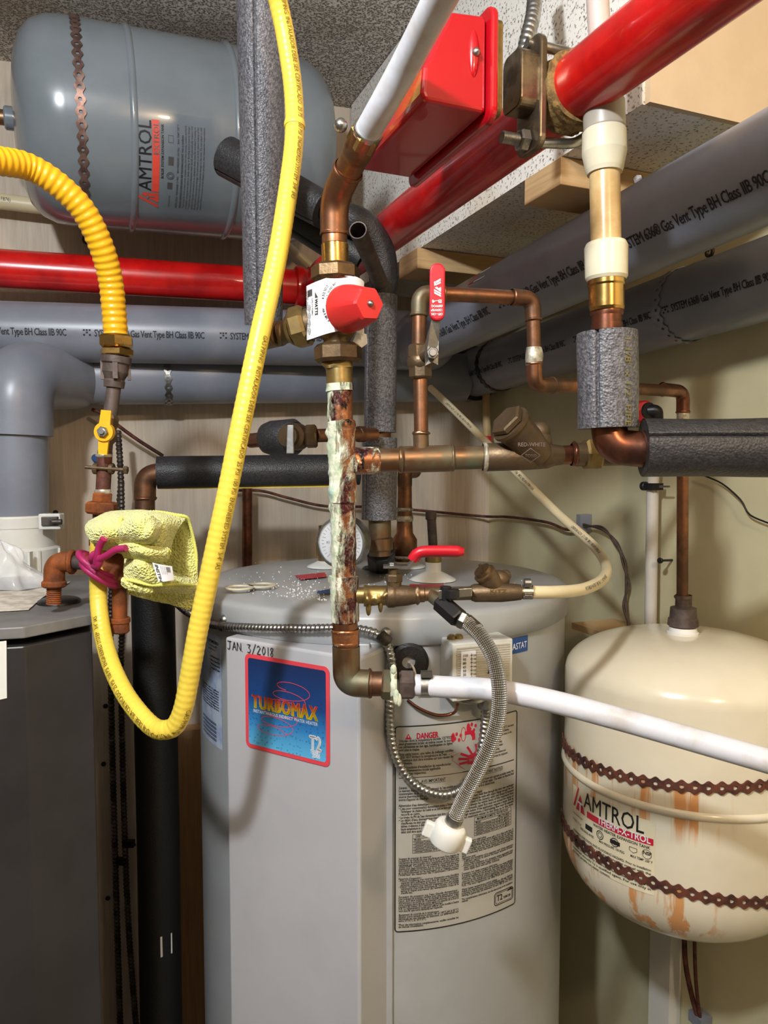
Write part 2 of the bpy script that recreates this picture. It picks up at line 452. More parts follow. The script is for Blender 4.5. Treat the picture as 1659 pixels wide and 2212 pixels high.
def towel():
    t=NT('yellow_microfibre'); o=t.coord(); b=t.noise(o, 420, 3, .7); a=t.noise(o, 15, 4, .6)
    t.set(col=t.mix(t.mask(a, .5, .72), srgb((246, 243, 138)), srgb((226, 228, 134))), rough=.95, sheen=.5)
    t.bump(t.voro(o, 380), 1, .003); t.bump(b, .6, .001); return t.m
M['towel']=towel()
M['towel_hem']=plain('towel_hem', (236, 234, 120), .9, bump=.8, bscale=500)
def bag():
    t=NT('clear_plastic_bag'); t.set(col=(.9, .9, .9, 1), rough=.2, alpha=.38); return t.m
M['bag']=bag()
def glass():
    t=NT('gauge_glass'); t.set(col=(.95, .95, .95, 1), rough=.08, alpha=.18); return t.m
M['glass']=glass()
# ================================================================== SETTING
CEIL=CAMZ+.84
UP=V((0, 0, 1))
def wallbox(name, P0, d, L, n, z0, z1, m, th=.05):
    b=MB(); c=P0+d*(L/2)-n*(th/2); c.z=(z0+z1)/2
    b.box(c, d*(L/2), n*(th/2), UP*((z1-z0)/2)); return b.obj(name, m, kind='structure')
wallbox('wall_back', COR-DB*2.4, DB, 2.4, NB, 0, CEIL, M['ply'])
wallbox('wall_right', COR+NB*0, DR, 4.1, NR, 0, CEIL, M['wall'])
b=MB(); b.box(V((-.1, 0, -.03)), V((2.3, 0, 0)), V((0, 2.4, 0)), V((0, 0, .03))); b.obj('floor', M['concrete'], kind='structure')
b=MB(); b.box(V((-.1, 0, CEIL+.03)), V((2.3, 0, 0)), V((0, 2.4, 0)), V((0, 0, .03))); b.obj('ceiling', M['ceiling'], kind='structure')
b=MB(); b.box(V((-2.05, -.3, CEIL/2)), V((.03, 0, 0)), V((0, 1.8, 0)), V((0, 0, CEIL/2))); b.obj('wall_left', M['room'], kind='structure')
b=MB(); b.box(V((-.1, -1.95, CEIL/2)), V((2.1, 0, 0)), V((0, .03, 0)), V((0, 0, CEIL/2))); b.obj('wall_rear', M['room'], kind='structure')
# soffit box along the right wall
SZ=CAMZ+.41; SW=.365
A0=COR+NR*SW-DR*.02; A0.z=0
fe=hit(1416, 232, V((0, 0, SZ)), UP)     # front lower corner of the soffit
Lf=(fe-A0).dot(DR)
b=MB()
poly=[A0+UP*SZ, A0+DR*Lf+UP*SZ, A0+DR*Lf-NR*(SW-.002)+DB*.0+UP*SZ, A0-NR*(SW-.002)+UP*SZ]
b.mat(0).prism(poly, UP*(CEIL-SZ-.002))
so=b.obj('trim_1', [M['soffit']], kind='structure')
# flat beige board closing the soffit end
b=MB(); e0=A0+DR*(Lf+.004); c=e0-NR*(SW/2)+UP*((SZ+CEIL)/2-.001)
b.box(c, NR*(SW/2-.004), DR*.004, UP*((CEIL-SZ)/2-.001)); b.obj('trim_2', M['plaster'], kind='structure')
# narrow seam strip on the soffit face, seen by the box corner
b=MB(); q=hit(1246, 60, A0+NR*.004, NR); q.z=0
b.box(q+UP*((SZ+.25+CEIL)/2-.002), DR*.012, NR*.003, UP*((CEIL-SZ-.25)/2-.004)); b.obj('trim_3', M['soffit'], kind='structure')
# pale horizontal batten behind the vent pipe
b=MB(); p0=wb(-40, 645, .012); p1=wb(560, 655, .012)
b.box((p0+p1)/2, (p1-p0)/2, NB*.01, UP*.012); b.obj('trim_4', M['ply'], kind='structure')
# plywood sheet edge strip at the corner and the lower white upright
b=MB(); q=wr(1452, 2000, .0); q.z=0; b.box(q+UP*.55+NR*.014, DR*.025, NR*.013, UP*.55); b.obj('trim_5', M['whitepvc'], kind='structure')
# ================================================================== VENT PIPES (printed grey plastic)
def vent_text(par, p0, p1, R, txt, face, size, gap, x0=.0, a0=0):
    """repeat the factory print along a pipe; face = direction the print looks to"""
    X=(p1-p0).normalized(); L=(p1-p0).length; fm=pipemap(p0, X, face, R, .0006); x=x0
    up=1
    while x<L-size*9:
        vs, fs=text2d(txt, size, .012, 0, .92, 'LEFT', 2)
        wd=max(v[0] for v in vs)*.62
        b=MB(); put(b, txt, x, -size*.35+a0, size, fm, bold=.012, sx=.62, spacing=.92)
        # the small maker's stamp between two prints
        for i in range(3):
            for j in range(3):
                if (i+j)%2==0 or j==2: rect2(b, x-size*1.1+i*size*.28, a0-size*.3+j*size*.24, x-size*1.1+i*size*.28+size*.2, a0-size*.3+j*size*.24+size*.17, fm)
        b.obj('printing', M['ink'], par); x+=wd+gap
VT='SYSTEM 636\u00ae Gas Vent Type BH Class IIB 90C'
R4=.0572
def facing(p0, p1, ang):
    """direction on the pipe surface that looks to the camera, turned by ang"""
    X=(p1-p0).normalized(); m=(p0+p1)/2; d=(CAMP-m); d=(d-X*d.dot(X)).normalized(); B=X.cross(d)
    return d*math.cos(ang)+B*math.sin(ang)
# upper left and upper right run (one glued pipe)
t=thing('vent_pipe', 'thick grey vent pipe with black print, running directly below the left red pipe', 'pipe', at(0, 760, 1.5))
u0=wb(-120, 713, .15); u1=wb(850, 735, .185)
r0=at(895, 738, 1.62); r1=at(1800, 295, .76)
b=MB(); b.sweep([u0, u1], R4, 48); b.obj('straight_pipe', M['pvc'], t)
b=MB(); b.sweep(fillet([u1-(u1-u0).normalized()*.05, u1+(u1-u0).normalized()*.09, r0], .09, 14), R4+.006, 48); b.obj('elbow', M['pvc'], t)
vent_text(t, u0, u1, R4, VT, facing(u0, u1, -.02), .0185, .05, .02)
t=thing('vent_pipe', 'thick grey vent pipe rising to the right edge, upper one beneath the soffit', 'pipe', at(1400, 640, 1.0))
b=MB(); b.sweep([r0-(r0-r1).normalized()*.0, r1], R4, 48); b.obj('straight_pipe', M['pvc'], t)
vent_text(t, r0, r1, R4, VT, facing(r0, r1, .12), .0195, .05, .16)
b=MB(); fm=pipemap(r0, r1-r0, facing(r0, r1, -1.12), R4, .0006); x=((at(1110, 600, 1.33))-r0).dot((r1-r0).normalized())
rect2(b, x, -.012, x+.035, .012, fm); b.obj('sticker', M['paper'], t)
b=MB(); rect2(b, x-.02, -.01, x-.002, .01, fm); b.obj('sticker', M['orange_red'], t, label='red part of sticker')
# lower runs
v0=at(33, 812, 1.36); v1=wb(160, 815, .085); v2=wb(1000, 816, .062)
t=thing('vent_pipe', 'shaded grey vent pipe behind and below the printed one, with elbow dropping to boiler', 'pipe', at(33, 1110, 1.36))
b=MB(); b.sweep([v1, v2], R4, 40); b.obj('straight_pipe', M['pvc'], t)
b=MB(); b.sweep(fillet([at(33, 940, 1.36), v0, wb(162, 816, .085)], .12, 16), R4+.007, 40); b.obj('elbow', M['pvc'], t)
b=MB(); b.sweep([at(33, 1125, 1.36), at(33, 930, 1.36)], R4-.001, 40); b.obj('drop_pipe', M['pvc'], t)
b=MB(); fm=pipemap(v1, v2-v1, facing(v1, v2, -.5), R4, .0006)
put(b, 'Install in accordance with the manufacturer\'s instructions & installation of venting', .04, 0, .015, fm, sx=.62, bold=.01); b.obj('printing', M['ink'], t)
w0=wr(1000, 815, .063); w1=wr(1659, 602, .066); w2=w1+(w1-w0).normalized()*.15
t=thing('vent_pipe', 'grey vent pipe on right wall, lower one with wavy strap and end collar', 'pipe', wr(1300, 880, .06))
b=MB(); b.sweep([w0, w2], R4, 48); b.obj('straight_pipe', M['pvc'], t)
dw=(w1-w0).normalized()
b=MB(); b.lathe(w0-dw*.05, w0+dw*.06, [(0, R4+.004), (.01, R4+.008), (.105, R4+.008), (.11, R4+.002)], 48, 'auto'); b.obj('collar', M['pvc'], t)
b=MB(); b.lathe(w0+dw*.058, w0+dw*.066, [(0, R4+.0095), (.008, R4+.0095)], 48, 'auto'); b.obj('clamp_ring', M['black'], t)
vent_text(t, w0, w2, R4, VT, facing(w0, w1, -.05), .0165, .045, .1)
# perforated strap: wavy edged band with holes, wrapped as a full or part ring
def strap_band(b, C, ax, N0, R, a0, a1, wd, pitch, off=.001, th=.0012, wave=.22, tilt=0):
    """ring of band with wavy edges and round holes around axis ax"""
    ax=ax.normalized(); N0=(N0-ax*N0.dot(ax)).normalized(); B=ax.cross(N0)
    Ls=(a1-a0)*(R+off); n=max(4, int(round(Ls/pitch))); K=10
    def P(s, y, h): 
        a=a0+s/(R+off); return C+ax*(y+tilt*math.sin(a))+(N0*math.cos(a)+B*math.sin(a))*(R+off+h)
    p=Ls/n; hr=p*.17
    for i in range(n):
        s0=i*p; sc=s0+p/2
        top=[(s0+p*k/K, wd*(.5-wave*.5*(1+math.cos(2*pi*k/K))*.5)) for k in range(K+1)]
        outer=top+[(s, -y) for s, y in top[::-1]]
        m=len(outer)
        inner=[]
        for (s, y) in outer:
            a=math.atan2(y, s-sc); inner.append((sc+hr*math.cos(a), hr*math.sin(a)))
        for h in (th,):
            vs=[P(s, y, h) for s, y in outer]+[P(s, y, h) for s, y in inner]+[P(s, y, 0) for s, y in outer]+[P(s, y, 0) for s, y in inner]
            fs=[]
            for k in range(m):
                k2=(k+1)%m
                fs.append([k, k2, m+k2, m+k]); 
                fs.append([2*m+k, 2*m+k2, k2, k][::-1] if False else [k, 2*m+k, 2*m+k2, k2])
                fs.append([m+k, m+k2, 3*m+k2, 3*m+k])
            b.add(vs, fs, None, False)
b=MB(); q=wr(1478, 640, .066); q=w0+dw*((q-w0).dot(dw))
strap_band(b, q, dw, -NR, R4, -2.6+pi-.0, 2.2+pi, .02, .016, .0012, wave=.5)
tag(b.obj('hanger_strap', M['pvc'], None), 'grey painted perforated strap looped under the lower right vent pipe near right edge', 'strap')
b=MB(); q=wr(1075, 780, .066); q=w0+dw*((q-w0).dot(dw))
strap_band(b, q, dw, -NR, R4, -2.6+pi, 2.2+pi, .016, .016, .0012, wave=.5)
tag(b.obj('hanger_strap', M['steel_dark'], None), 'dark perforated strap round the lower right vent pipe behind copper elbow', 'strap')
b=MB(); q=v1+(v2-v1)*(((wb(362, 830, .08)-v1).dot((v2-v1).normalized()))/(v2-v1).length)
strap_band(b, q, v2-v1, UP, R4, 0, 2*pi, .016, .018, .001, wave=.5)
tag(b.obj('hanger_strap', M['steel'], None), 'small perforated metal strap round the shaded left vent pipe', 'strap')
b=MB(); q=u1-(u1-u0).normalized()*0; 
# white adapter on the boiler
WA=at(42, 1255, 1.36); 
t=thing('vent_adapter', 'white plastic ribbed vent adapter with clamp standing on dark boiler', 'vent adapter', WA)
c0=V((at(33, 1200, 1.36).x, 1.36, 1.4035)); zt=at(33, 1112, 1.36).z; H=zt-c0.z
b=MB(); b.lathe(c0, c0+UP*H, [(0, .078), (H*.42, .077), (H*.46, .071), (H*.8, .070), (H*.86, .068), (H, .0665), (H, .058)], 48, 'auto')
for a in range(9):
    an=a*2*pi/9-.6; d=V((math.cos(an), math.sin(an), 0)); b.box(c0+d*.0775+UP*H*.22, d*.003, d.cross(UP)*.002, UP*H*.2)
b.obj('socket', M['whitepvc'], t)
b=MB(); b.lathe(c0+UP*(H*.80), c0+UP*H*.98, [(0, .0712), (H*.17, .0712)], 48, 'auto'); b.obj('clamp_band', M['whitepvc'], t)
q=at(103, 1127, 1.31)
b=MB(); b.prism([q+V((-.016, -.002, -.014)), q+V((.02, .004, -.014)), q+V((.02, .004, .014)), q+V((-.016, -.002, .014))], V((0, .02, 0))); b.obj('clamp_housing', M['whitepvc'], t, bevel=.002)
b=MB(); b.prism([q+V((-.009, -.006, -.007)), q+V((.018, .0, -.007)), q+V((.018, .0, .009)), q+V((-.009, -.006, .009))], V((0, .01, 0)))
b.cyl(q+V((.010, -.004, 0)), q+V((.026, -.002, 0)), .005, 12); b.obj('clamp_screw', M['steel_dark'], t, bevel=.001)
b=MB(); q=at(62, 1250, 1.275); b.lathe(q, q+V((.0, -.02, .003)), [(0, .015), (.016, .015), (.018, .013)], 24, 'auto')
b.box(q+V((0, .008, .028)), V((.002, 0, 0)), V((0, .006, 0)), V((0, 0, .018))); b.obj('test_plug', M['whitepvc'], t)
# ================================================================== RED SPRINKLER PIPES
RL=.0365
s0=wb(-130, 572, .16); s1=at(655, 622, 1.62)
t=thing('sprinkler_pipe', 'glossy red sprinkler pipe crossing left wall beneath the grey tank', 'pipe', at(300, 640, 1.5))
b=MB(); b.sweep([s0, s1], RL, 40); b.obj('straight_pipe', M['red'], t)
ds=(s1-s0).normalized()
b=MB()
b.lathe(s1-ds*.02, s1+ds*.03, [(0, RL+.002), (.003, RL+.007), (.018, RL+.008), (.02, RL+.003), (.028, RL+.003), (.03, RL+.008), (.045, RL+.007), (.05, RL+.001)], 40, 'auto')
b.obj('grooved_coupling', M['red'], t)
g0=at(830, 508, 1.25); g1=at(1360, 115, .70); g1.z=g0.z; dg=(g1-g0).normalized()
e1=g0-dg*.30
b=MB(); b.sweep(fillet([s1+ds*.02, s1+ds*.085, e1+V((0, 0, 0))], .07, 14), RL+.004, 40); b.obj('elbow', M['red'], t)
t=thing('sprinkler_pipe', 'glossy red sprinkler pipe climbing to the upper right corner in front of soffit', 'pipe', at(1200, 300, .8))
RG=.0318
b=MB(); b.sweep([e1, g1+dg*.35], RG, 48); b.obj('straight_pipe', M['red'], t)
b=MB(); b.lathe(e1-dg*.01, e1+dg*.04, [(0, RG+.004), (.006, RG+.01), (.04, RG+.01), (.046, RG+.002)], 40, 'auto'); b.obj('grooved_coupling', M['red'], t)
# ------------------------------------------------------------------ flow switch
O=at(1050, 244, .70); aB=-dg; nL=V((-.9377, -.3476, 0)).normalized()
t=thing('flow_switch', 'red metal flow switch box clamped on the right sprinkler pipe', 'switch box', O+aB*.08)
def fsp(n, z, a): return O+nL*n+UP*z+aB*a
b=MB(); prof=[(0, 0), (.061, .001), (.064, .008), (.062, .030), (.036, .083), (0, .086)]
b.prism([fsp(n, z, 0) for n, z in prof], aB*.168); b.obj('cover', M['red_box'], t, bevel=.004, bseg=3)
b=MB(); b.prism([fsp(-.001, z, a) for a, z in rrect(-.008, -.009, .178, .095, .012)], -nL*.007); b.obj('cover_flange', M['red_box'], t, bevel=.002)
b=MB(); b.prism([fsp(-.010, z, a) for a, z in rrect(-.002, .0, .165, .086, .006)], -nL*.006); b.obj('base_plate', M['brass_dull'], t, bevel=.001)
b=MB(); sc=fsp(.012, .05, -.001); b.lathe(sc, sc-aB*.006, [(0, .0042), (.003, .004), (.005, .0025), (.006, .0005)], 16); b.obj('screw', M['steel'], t)
b=MB(); q=fsp(.013, .05, .002)
b.sphere(q, .012, 16, (.5, .45, 1.9)); b.obj('screw_boss', M['red_box'], t)
# saddle and U bolt
sa=.052
pc=g0+dg*((fsp(-.05, .054, sa)-g0).dot(dg)); pc.z=g0.z
b=MB()
b.prism([pc+nL*.0345+UP*z+dg*a for a, z in rrect(-.022, -.062, .022, .050, .012)], nL*.008)
b.prism([pc+nL*.036+UP*z+dg*a for a, z in rrect(-.018, -.024, .018, .034, .01)], nL*.026)
b.obj('saddle', two('greasy_steel', (150, 134, 112), (112, 98, 80), 40, rough=.3, metal=.9, bump=.15), t, bevel=.002)
path=[pc+nL*.050-UP*.052]
for k in range(17): 
    a=-pi/2-pi*k/16
    path.append(pc+nL*0+nL*(math.cos(a)*.0415)+UP*(math.sin(a)*.052 if False else math.sin(a)*.046))
path.append(pc+nL*.045+UP*.046)
b=MB(); b.sweep(fillet(path, .006, 4), .0052, 14); b.obj('u_bolt', M['steel'], t)
for s in (-1,):
    q=pc+nL*.0425+UP*(-.050)
    b=MB(); b.hexnut(q, q+nL*.011, .0108); b.obj('nut', M['steel'], t)
    b=MB(); b.sweep(dens([q+nL*.008, q+nL*.03], .0004), lambda s_, a, L: .0055+.0006*math.sin((s_/.0016)*2*pi+a), 16); b.obj('bolt_thread', M['steel'], t)
b=MB()
def crf(s_, a, L): return RG+.003+.007*abs(noise.noise(V((math.cos(a)*3, math.sin(a)*3, s_*90))))
b.sweep(dens([pc+aB*.006, pc+dg*.028], .003), crf, 40); b.obj('sealant', two('dried_brown_sealant', (150, 118, 66), (108, 82, 44), 120, rough=.7, bump=1, bscale=500), t)
# ================================================================== GREY EXPANSION TANK
T0=at(190, 277, 1.404); T1=at(490, 315, 1.5); dt=(T1-T0).normalized(); RT=.172
def axis_at(px):   # point on the tank axis seen at column px
    k=(px-CX)/F; s=(k*T0.y-T0.x)/(dt.x-k*dt.y); return T0+dt*s
L0=axis_at(30); 
L0=T0-dt*.122; L1=T0+dt*.452
TL=(L1-L0).length
t=thing('expansion_tank', 'large grey expansion tank strapped sideways high on left wall', 'tank', L0.lerp(L1, .5)-UP*RT)
prof=[(0, .02), (.001, .07), (.006, .105), (.018, .138), (.036, .158), (.06, .1685), (.085, RT)]
prof+=[(TL-.085, RT), (TL-.06, .1685), (TL-.036, .158), (TL-.018, .138), (TL-.006, .105), (TL-.001, .07), (TL, .01)]
b=MB(); b.lathe(L0, L1, prof, 96); b.obj('shell', M['grey_tank'], t)
for px in (291, 488):
    q=axis_at(px); b=MB(); b.lathe(q-dt*.007, q+dt*.007, [(0, RT-.001), (.003, RT+.003), (.007, RT+.0042), (.011, RT+.003), (.014, RT-.001)], 96); b.obj('weld_seam', M['grey_tank'], t)
b=MB(); q=L0-dt*.05; b.cyl(q, L0+dt*.003, .013, 20); b.obj('nipple', M['copper_green'], t)
b=MB(); b.cyl(L0-dt*.016, L0+dt*.003, .02, 24); b.obj('port', M['grey_tank'], t)
# label: text runs up the tank; fm(x,y): x along upward circumference, y along -axis
qf=(CAMP-T0); qf=(qf-dt*qf.dot(dt)).normalized()
def tmap(px0, base):
    C=axis_at(px0); up_a=UP-dt*UP.dot(dt); up_a=(up_a-qf*up_a.dot(qf)).normalized()
    def f(x, y):   # x: arc length upwards from centre line; y: towards the left end of tank
        a=(x-.036)/RT; return C-dt*(y+.026)+(qf*math.cos(a)+up_a*math.sin(a))*(RT+.0006)
    return f
fm=tmap(352, 0)
b=MB(); put(b, 'AMTROL', -.055, .0, .031, fm, w=.115, bold=.004)
put(b, 'BOILER SYSTEM EXPANSION TANK', -.03, -.0205, .0062, fm, w=.087, bold=.012)
b.obj('lettering', M['ink'], t)
b=MB(); rect2(b, -.056, -.0135, .062, -.0015, fm, 8)
poly2(b, [(-.09, -.0135), (-.084, -.0135), (-.064, .0235), (-.069, .0235)], fm)
poly2(b, [(-.078, -.0135), (-.059, -.0135), (-.059, .012), (-.064, .016)], fm)
b.obj('red_logo', M['orange_red'], t)
fm2=lambda x, y: fm(x, y)+qf*.0006
b=MB(); put(b, 'EXTROL', .008, -.0122, .0125, fm2, w=.05, bold=.005); put(b, 'T', -.0715, -.0075, .02, fm2, sx=.8, bold=.01); b.obj('lettering', M['grey_tank'], t)
b=MB()
rect2(b, -.048, -.036, -.036, -.0275, fm)
line2(b, [(-.024+.006*math.cos(a*pi/8), -.032+.006*math.sin(a*pi/8)) for a in range(17)], .0012, fm)
line2(b, [(-.024+.0035*math.cos(a*pi/8), -.032+.0035*math.sin(a*pi/8)) for a in range(17)], .001, fm)
rect2(b, -.006, -.037, .008, -.028, fm); line2(b, [(.03, -.036), (.041, -.036), (.041, -.028), (.03, -.028), (.03, -.036)], .0006, fm)
TX=['WARNING: RUPTURE OR EXPLOSION AND FLOODING HAZARD. Prior to installation', 'This product, like most products under pressure, may over time corrode, weaken and burst', 'or explode, causing serious injury or death, leaking or flooding and property damage.', 'To minimize risk, a licensed professional must install and periodically inspect and', 'service. A drip pan connected to an adequate drain must be installed if leaking or', 'flooding could cause property damage. Do not locate in an area where leaking of the', 'tank or connections could cause property damage to the area. Do not adjust or add', 'pressure if there is a loss of air. Replace product. See manual for instructions']
put(b, 'www.amtrol.com', -.086, -.033, .0046, fm, sx=.8)
put(b, 'MODEL: EX-60   PRECHARGE: 12 PSIG     MAX PRESSURE: 100 PSIG     MAX TEMP: 240\u00b0 F', -.086, -.046, .0046, fm, w=.145, bold=.01)
for i, s_ in enumerate(TX): put(b, s_, -.086, -.053-.0052*i, .0046, fm, w=.145 if i else .13, bold=.03 if i==0 else .004)
b.obj('small_print', M['ink_grey'], t)
b=MB(); sq=axis_at(191); strap_band(b, sq, dt, qf, RT, -1.9, 1.85, .0175, .0186, .0012, .0015, wave=.5)
tag(b.obj('hanger_strap', two('coppery_strap', (150, 122, 112), (112, 88, 82), 60, rough=.4, metal=.8, bump=.2), None), 'copper coloured perforated strap wrapped round left part of grey tank', 'strap')
b=MB(); q=wb(186, 520, .004); b.cyl(q, q+NB*.012, .008, 16); b.cyl(q+V((.006, 0, .012)), q+V((.006, 0, .012))+NB*.006, .006, 12)
tag(b.obj('strap_anchor', M['steel_dark'], None), 'small dark strap end screwed to wall just below the grey tank', 'bracket')
# ================================================================== WATER HEATER
HC=V((-.0035, 1.26, 0)); HR=.3055; HT=CAMZ-.192
def cylhit(px, py, R=HR, off=0):
    d=ray(px, py); R=R+off; a=d.x**2+d.y**2; bb=-2*(d.x*HC.x+d.y*HC.y); c=HC.x**2+HC.y**2-R*R
    D=bb*bb-4*a*c
    tt=(-bb-math.sqrt(max(D, 0)))/(2*a); return CAMP+d*tt
def lidpt(px, py, dz=0): return hit(px, py, V((0, 0, HT+.0082+dz)), UP)
t=thing('water_heater', 'big pale grey round water heater with domed lid in the centre', 'water heater', HC)
b=MB(); b.lathe(HC+UP*.0, HC+UP*HT, [(0, HR), (HT-.06, HR), (HT-.03, HR-.001)], 128, 'auto'); b.obj('body', M['heater'], t)
b=MB(); b.lathe(HC+UP*(HT-.043), HC+UP*(HT+.02), [(0, HR+.002), (.0015, HR+.0045), (.034, HR+.0035), (.040, HR+.001), (.043, HR-.007), (.046, HR-.03), (.05, .15), (.051, .0)], 128); b.obj('lid', M['heater'], t)
# access cover, flat and proud of the shell
a0=at(486, 1400, 1.005); a1=at(776, 1400, .892)
pl0=V((a0.x, a0.y, 0)); pl1=V((a1.x, a1.y, 0)); pd=(pl1-pl0).normalized(); pn=V((pd.y, -pd.x, 0))
if pn.y>0: pn=-pn
def pp(px, py, off=.0008): return hit(px, py, pl0+pn*off, pn)
ztop=pp(486, 1376).z
b=MB(); W=(pl1-pl0).length; inn=-pn*.10+pd*.005
b.prism([V((pl0.x, pl0.y, .02)), V((pl1.x, pl1.y, .02)), V((pl1.x, pl1.y, .02))-pn*.085, V((pl0.x, pl0.y, .02))-pn*.05], UP*(ztop-.02))
b.obj('access_cover', M['heater_front'], t, bevel=.004, bseg=3)
# side flange strip on the shell between cover and label
c0=cylhit(782, 1700, off=.0); c1=cylhit(848, 1700)
def angof(p): return math.atan2(p.y-HC.y, p.x-HC.x)
A0_, A1_=angof(cylhit(776, 1700)), angof(cylhit(848, 1700))
zc=cylhit(815, 1386).z
def arcplate(b, a0, a1, z0, z1, off, th, n=10):
    P=[(HR+off+th, a0+(a1-a0)*k/n) for k in range(n+1)]+[(HR+off, a1-(a1-a0)*k/n) for k in range(n+1)]
    b.prism([V((HC.x+r*math.cos(a), HC.y+r*math.sin(a), z0)) for r, a in P], UP*(z1-z0))
b=MB(); arcplate(b, A0_, A1_, .02, zc, 0, .007); arcplate(b, A0_, A0_+(A1_-A0_)*.35, .02, zc+.001, .006, .012); b.obj('cover_flange', M['heater'], t, bevel=.002)
for px, py in ((787, 1722), (815, 1825)):
    q=cylhit(px, py, off=.0075 if px>800 else .018); n=(q-HC); n.z=0; n.normalize()
    b=MB(); b.lathe(q, q+n*.004, [(0, .0045), (.002, .004), (.0035, .002)], 16, 'auto'); b.box(q+n*.0036, n.cross(UP)*.003, n*.0004, UP*.0007); b.obj('screw', M['brass_dull'], t)
# ---- TURBOMAX sticker on the cover
bl=pp(532, 1612); br=pp(713, 1638); tl=pp(529, 1410); Wt=(br-bl).length; Ht=(tl-bl).length
def tm(off): 
    return lambda x, y: bl+pd*x+UP*y+pn*off
tw, thh=abs((br-bl).dot(pd)), (tl.z-bl.z)
b=MB(); P=rrect(0, 0, tw, thh, .008); poly2(b, P, tm(.0006)); b.obj('sticker', M['pink_red'], t, label='coral rimmed sticker backing')
def grad():
    g=NT('blue_water_print'); sep=g.n('ShaderNodeSeparateXYZ'); g.link(g.tc.outputs['UV'], sep.inputs[0])
    c=g.ramp(sep.outputs[1], [(0, srgb((96, 184, 228))), (.3, srgb((52, 128, 190))), (.55, srgb((30, 70, 128))), (1, srgb((32, 50, 92)))])
    o=g.coord((1, 1, 1), 'UV'); v=g.voro(o, 26); v2=g.mask(v, .12, .2); v3=g.mask(v, .28, .22)
    k=g.math('MULTIPLY', g.math('MULTIPLY', v2, v3), .75)
    g.set(col=g.mix(k, c, srgb((18, 44, 96))), rough=.3); return g.m
M['blueprint']=grad()
fr=.0055; x0, y0, x1, y1=fr, fr, tw-fr, thh-fr
b=MB(); P=rrect(x0, y0, x1, y1, .004); f=tm(.0009)
b.add([f(*p) for p in P], [list(range(len(P)))], [[((p[0]-x0)/(x1-x0), (p[1]-y0)/(y1-y0)) for p in P]], False); b.obj('sticker_picture', M['blueprint'], t)
f=tm(.0012)
def S(u, v): return (x0+u*(x1-x0), y0+v*(y1-y0))
b=MB()
def coil(cx, cy, rx, ry, a0, a1, dx, n=40):
    P=[]
    for k in range(n+1):
        a=a0+(a1-a0)*k/n; q=k/n; P.append(S(cx+rx*math.cos(a)+dx*q, cy+ry*math.sin(a)-.115*q*(a1-a0)/(-2*pi)*-1 if False else cy+ry*math.sin(a)))
    return P
# rising coil, drawn in perspective as a tilted helix
P=[]
for k in range(401):
    a=k/400; turns=5.6; th_=a*turns*2*pi+.4
    cx=.32+.30*a; cy=.17+.60*a
    P.append(S(cx+.22*math.cos(th_), cy+.072*math.sin(th_)))
line2(b, P, .0008, f); b.obj('coil_drawing', M['pink_red'], t)
def fire():
    g=NT('red_to_yellow_print'); sep=g.n('ShaderNodeSeparateXYZ'); g.link(g.tc.outputs['UV'], sep.inputs[0])
    g.set(col=g.ramp(sep.outputs[1], [(0, srgb((250, 226, 30))), (.35, srgb((248, 196, 40))), (.7, srgb((240, 110, 60))), (1, srgb((232, 60, 76)))]), rough=.35); return g.m
f=tm(.0016)
b=MB(); body='TURBOMAX'
vs, fs=text2d(body, 1, 0, 0, 1.16, 'LEFT', 3); mx=max(v[0] for v in vs); mn=min(v[0] for v in vs)
u0_, u1_=.06, .90; wd_=(u1_-u0_)*(x1-x0); hh=.155*(y1-y0); xx, yy=S(u0_, .435)
q=[((v[0]-mn)/(mx-mn), v[1]/.73) for v in vs]
pts=[(xx+u*wd_+.0, yy+v*hh*(1.0+.1*abs(u-.1))) for u, v in q]

for ex, ey in [(.0003*k_, .0003*((k_%3)-1)) for k_ in range(-4, 5)]:
    b.add([f(p[0]+ex, p[1]+ey) for p in pts], fs, [[(0, max(0, min(1, q[i][1]))) for i in fc] for fc in fs], False)
b.obj('turbomax_lettering', fire(), t)
f=tm(.0014)
b=MB(); poly2(b, [S(.89, .435), S(.89, .435), S(.89, .435)], f) if False else None
put(b, 'INSTANTANEOUS INDIRECT WATER HEATER', *S(.07, .382), .0062, f, w=.83*(x1-x0), bold=.006, spacing=1.1)
put(b, 'T2', *S(.80, .11), .026, f, w=.14*(x1-x0), bold=.04)
put(b, 'THERMO', *S(.81, .065), .007, f, w=.12*(x1-x0), bold=.03); put(b, '2000', *S(.83, .025), .007, f, w=.10*(x1-x0), bold=.03)
b.obj('white_lettering', M['paper'], t)
# handwritten date above the sticker
b=MB(); q=pp(492, 1402); f=lambda x, y: V((q.x, q.y, q.z))+pd*x+UP*y+pn*.0007
U=.0033
def stroke(pts): line2(b, pts, .0011, f)
X=0
def L_(glyph, x, h=.0115, w_=.0065):
    for g in glyph: stroke([(x+a*w_, c*h) for a, c in g])
GL={'J': [[(0, 1), (1.1, 1)], [(.7, 1), (.65, .2), (.4, 0), (0, .15)]], 'A': [[(0, 0), (.5, 1), (1, 0)], [(.2, .4), (.85, .4)]], 'N': [[(0, 0), (0, 1), (1, .05), (1, 1)]], '.': [[(0, 0), (.15, .05)]],
    '3': [[(0, .95), (.8, .95), (.35, .6), (.9, .35), (.6, 0), (0, .08)]], '/': [[(0, -.15), (.9, 1.15)]], '2': [[(0, .8), (.4, 1), (.85, .75), (0, 0), (1, .02)]], '0': [[(.4, 1), (.05, .5), (.4, 0), (.85, .4), (.75, .85), (.4, 1)]], '1': [[(.3, 1), (.3, 0)]],
    '8': [[(.8, .9), (.4, 1), (.1, .8), (.8, .25), (.5, -.05), (.1, .2), (.8, .8), (.8, .95)]]}
xs=0
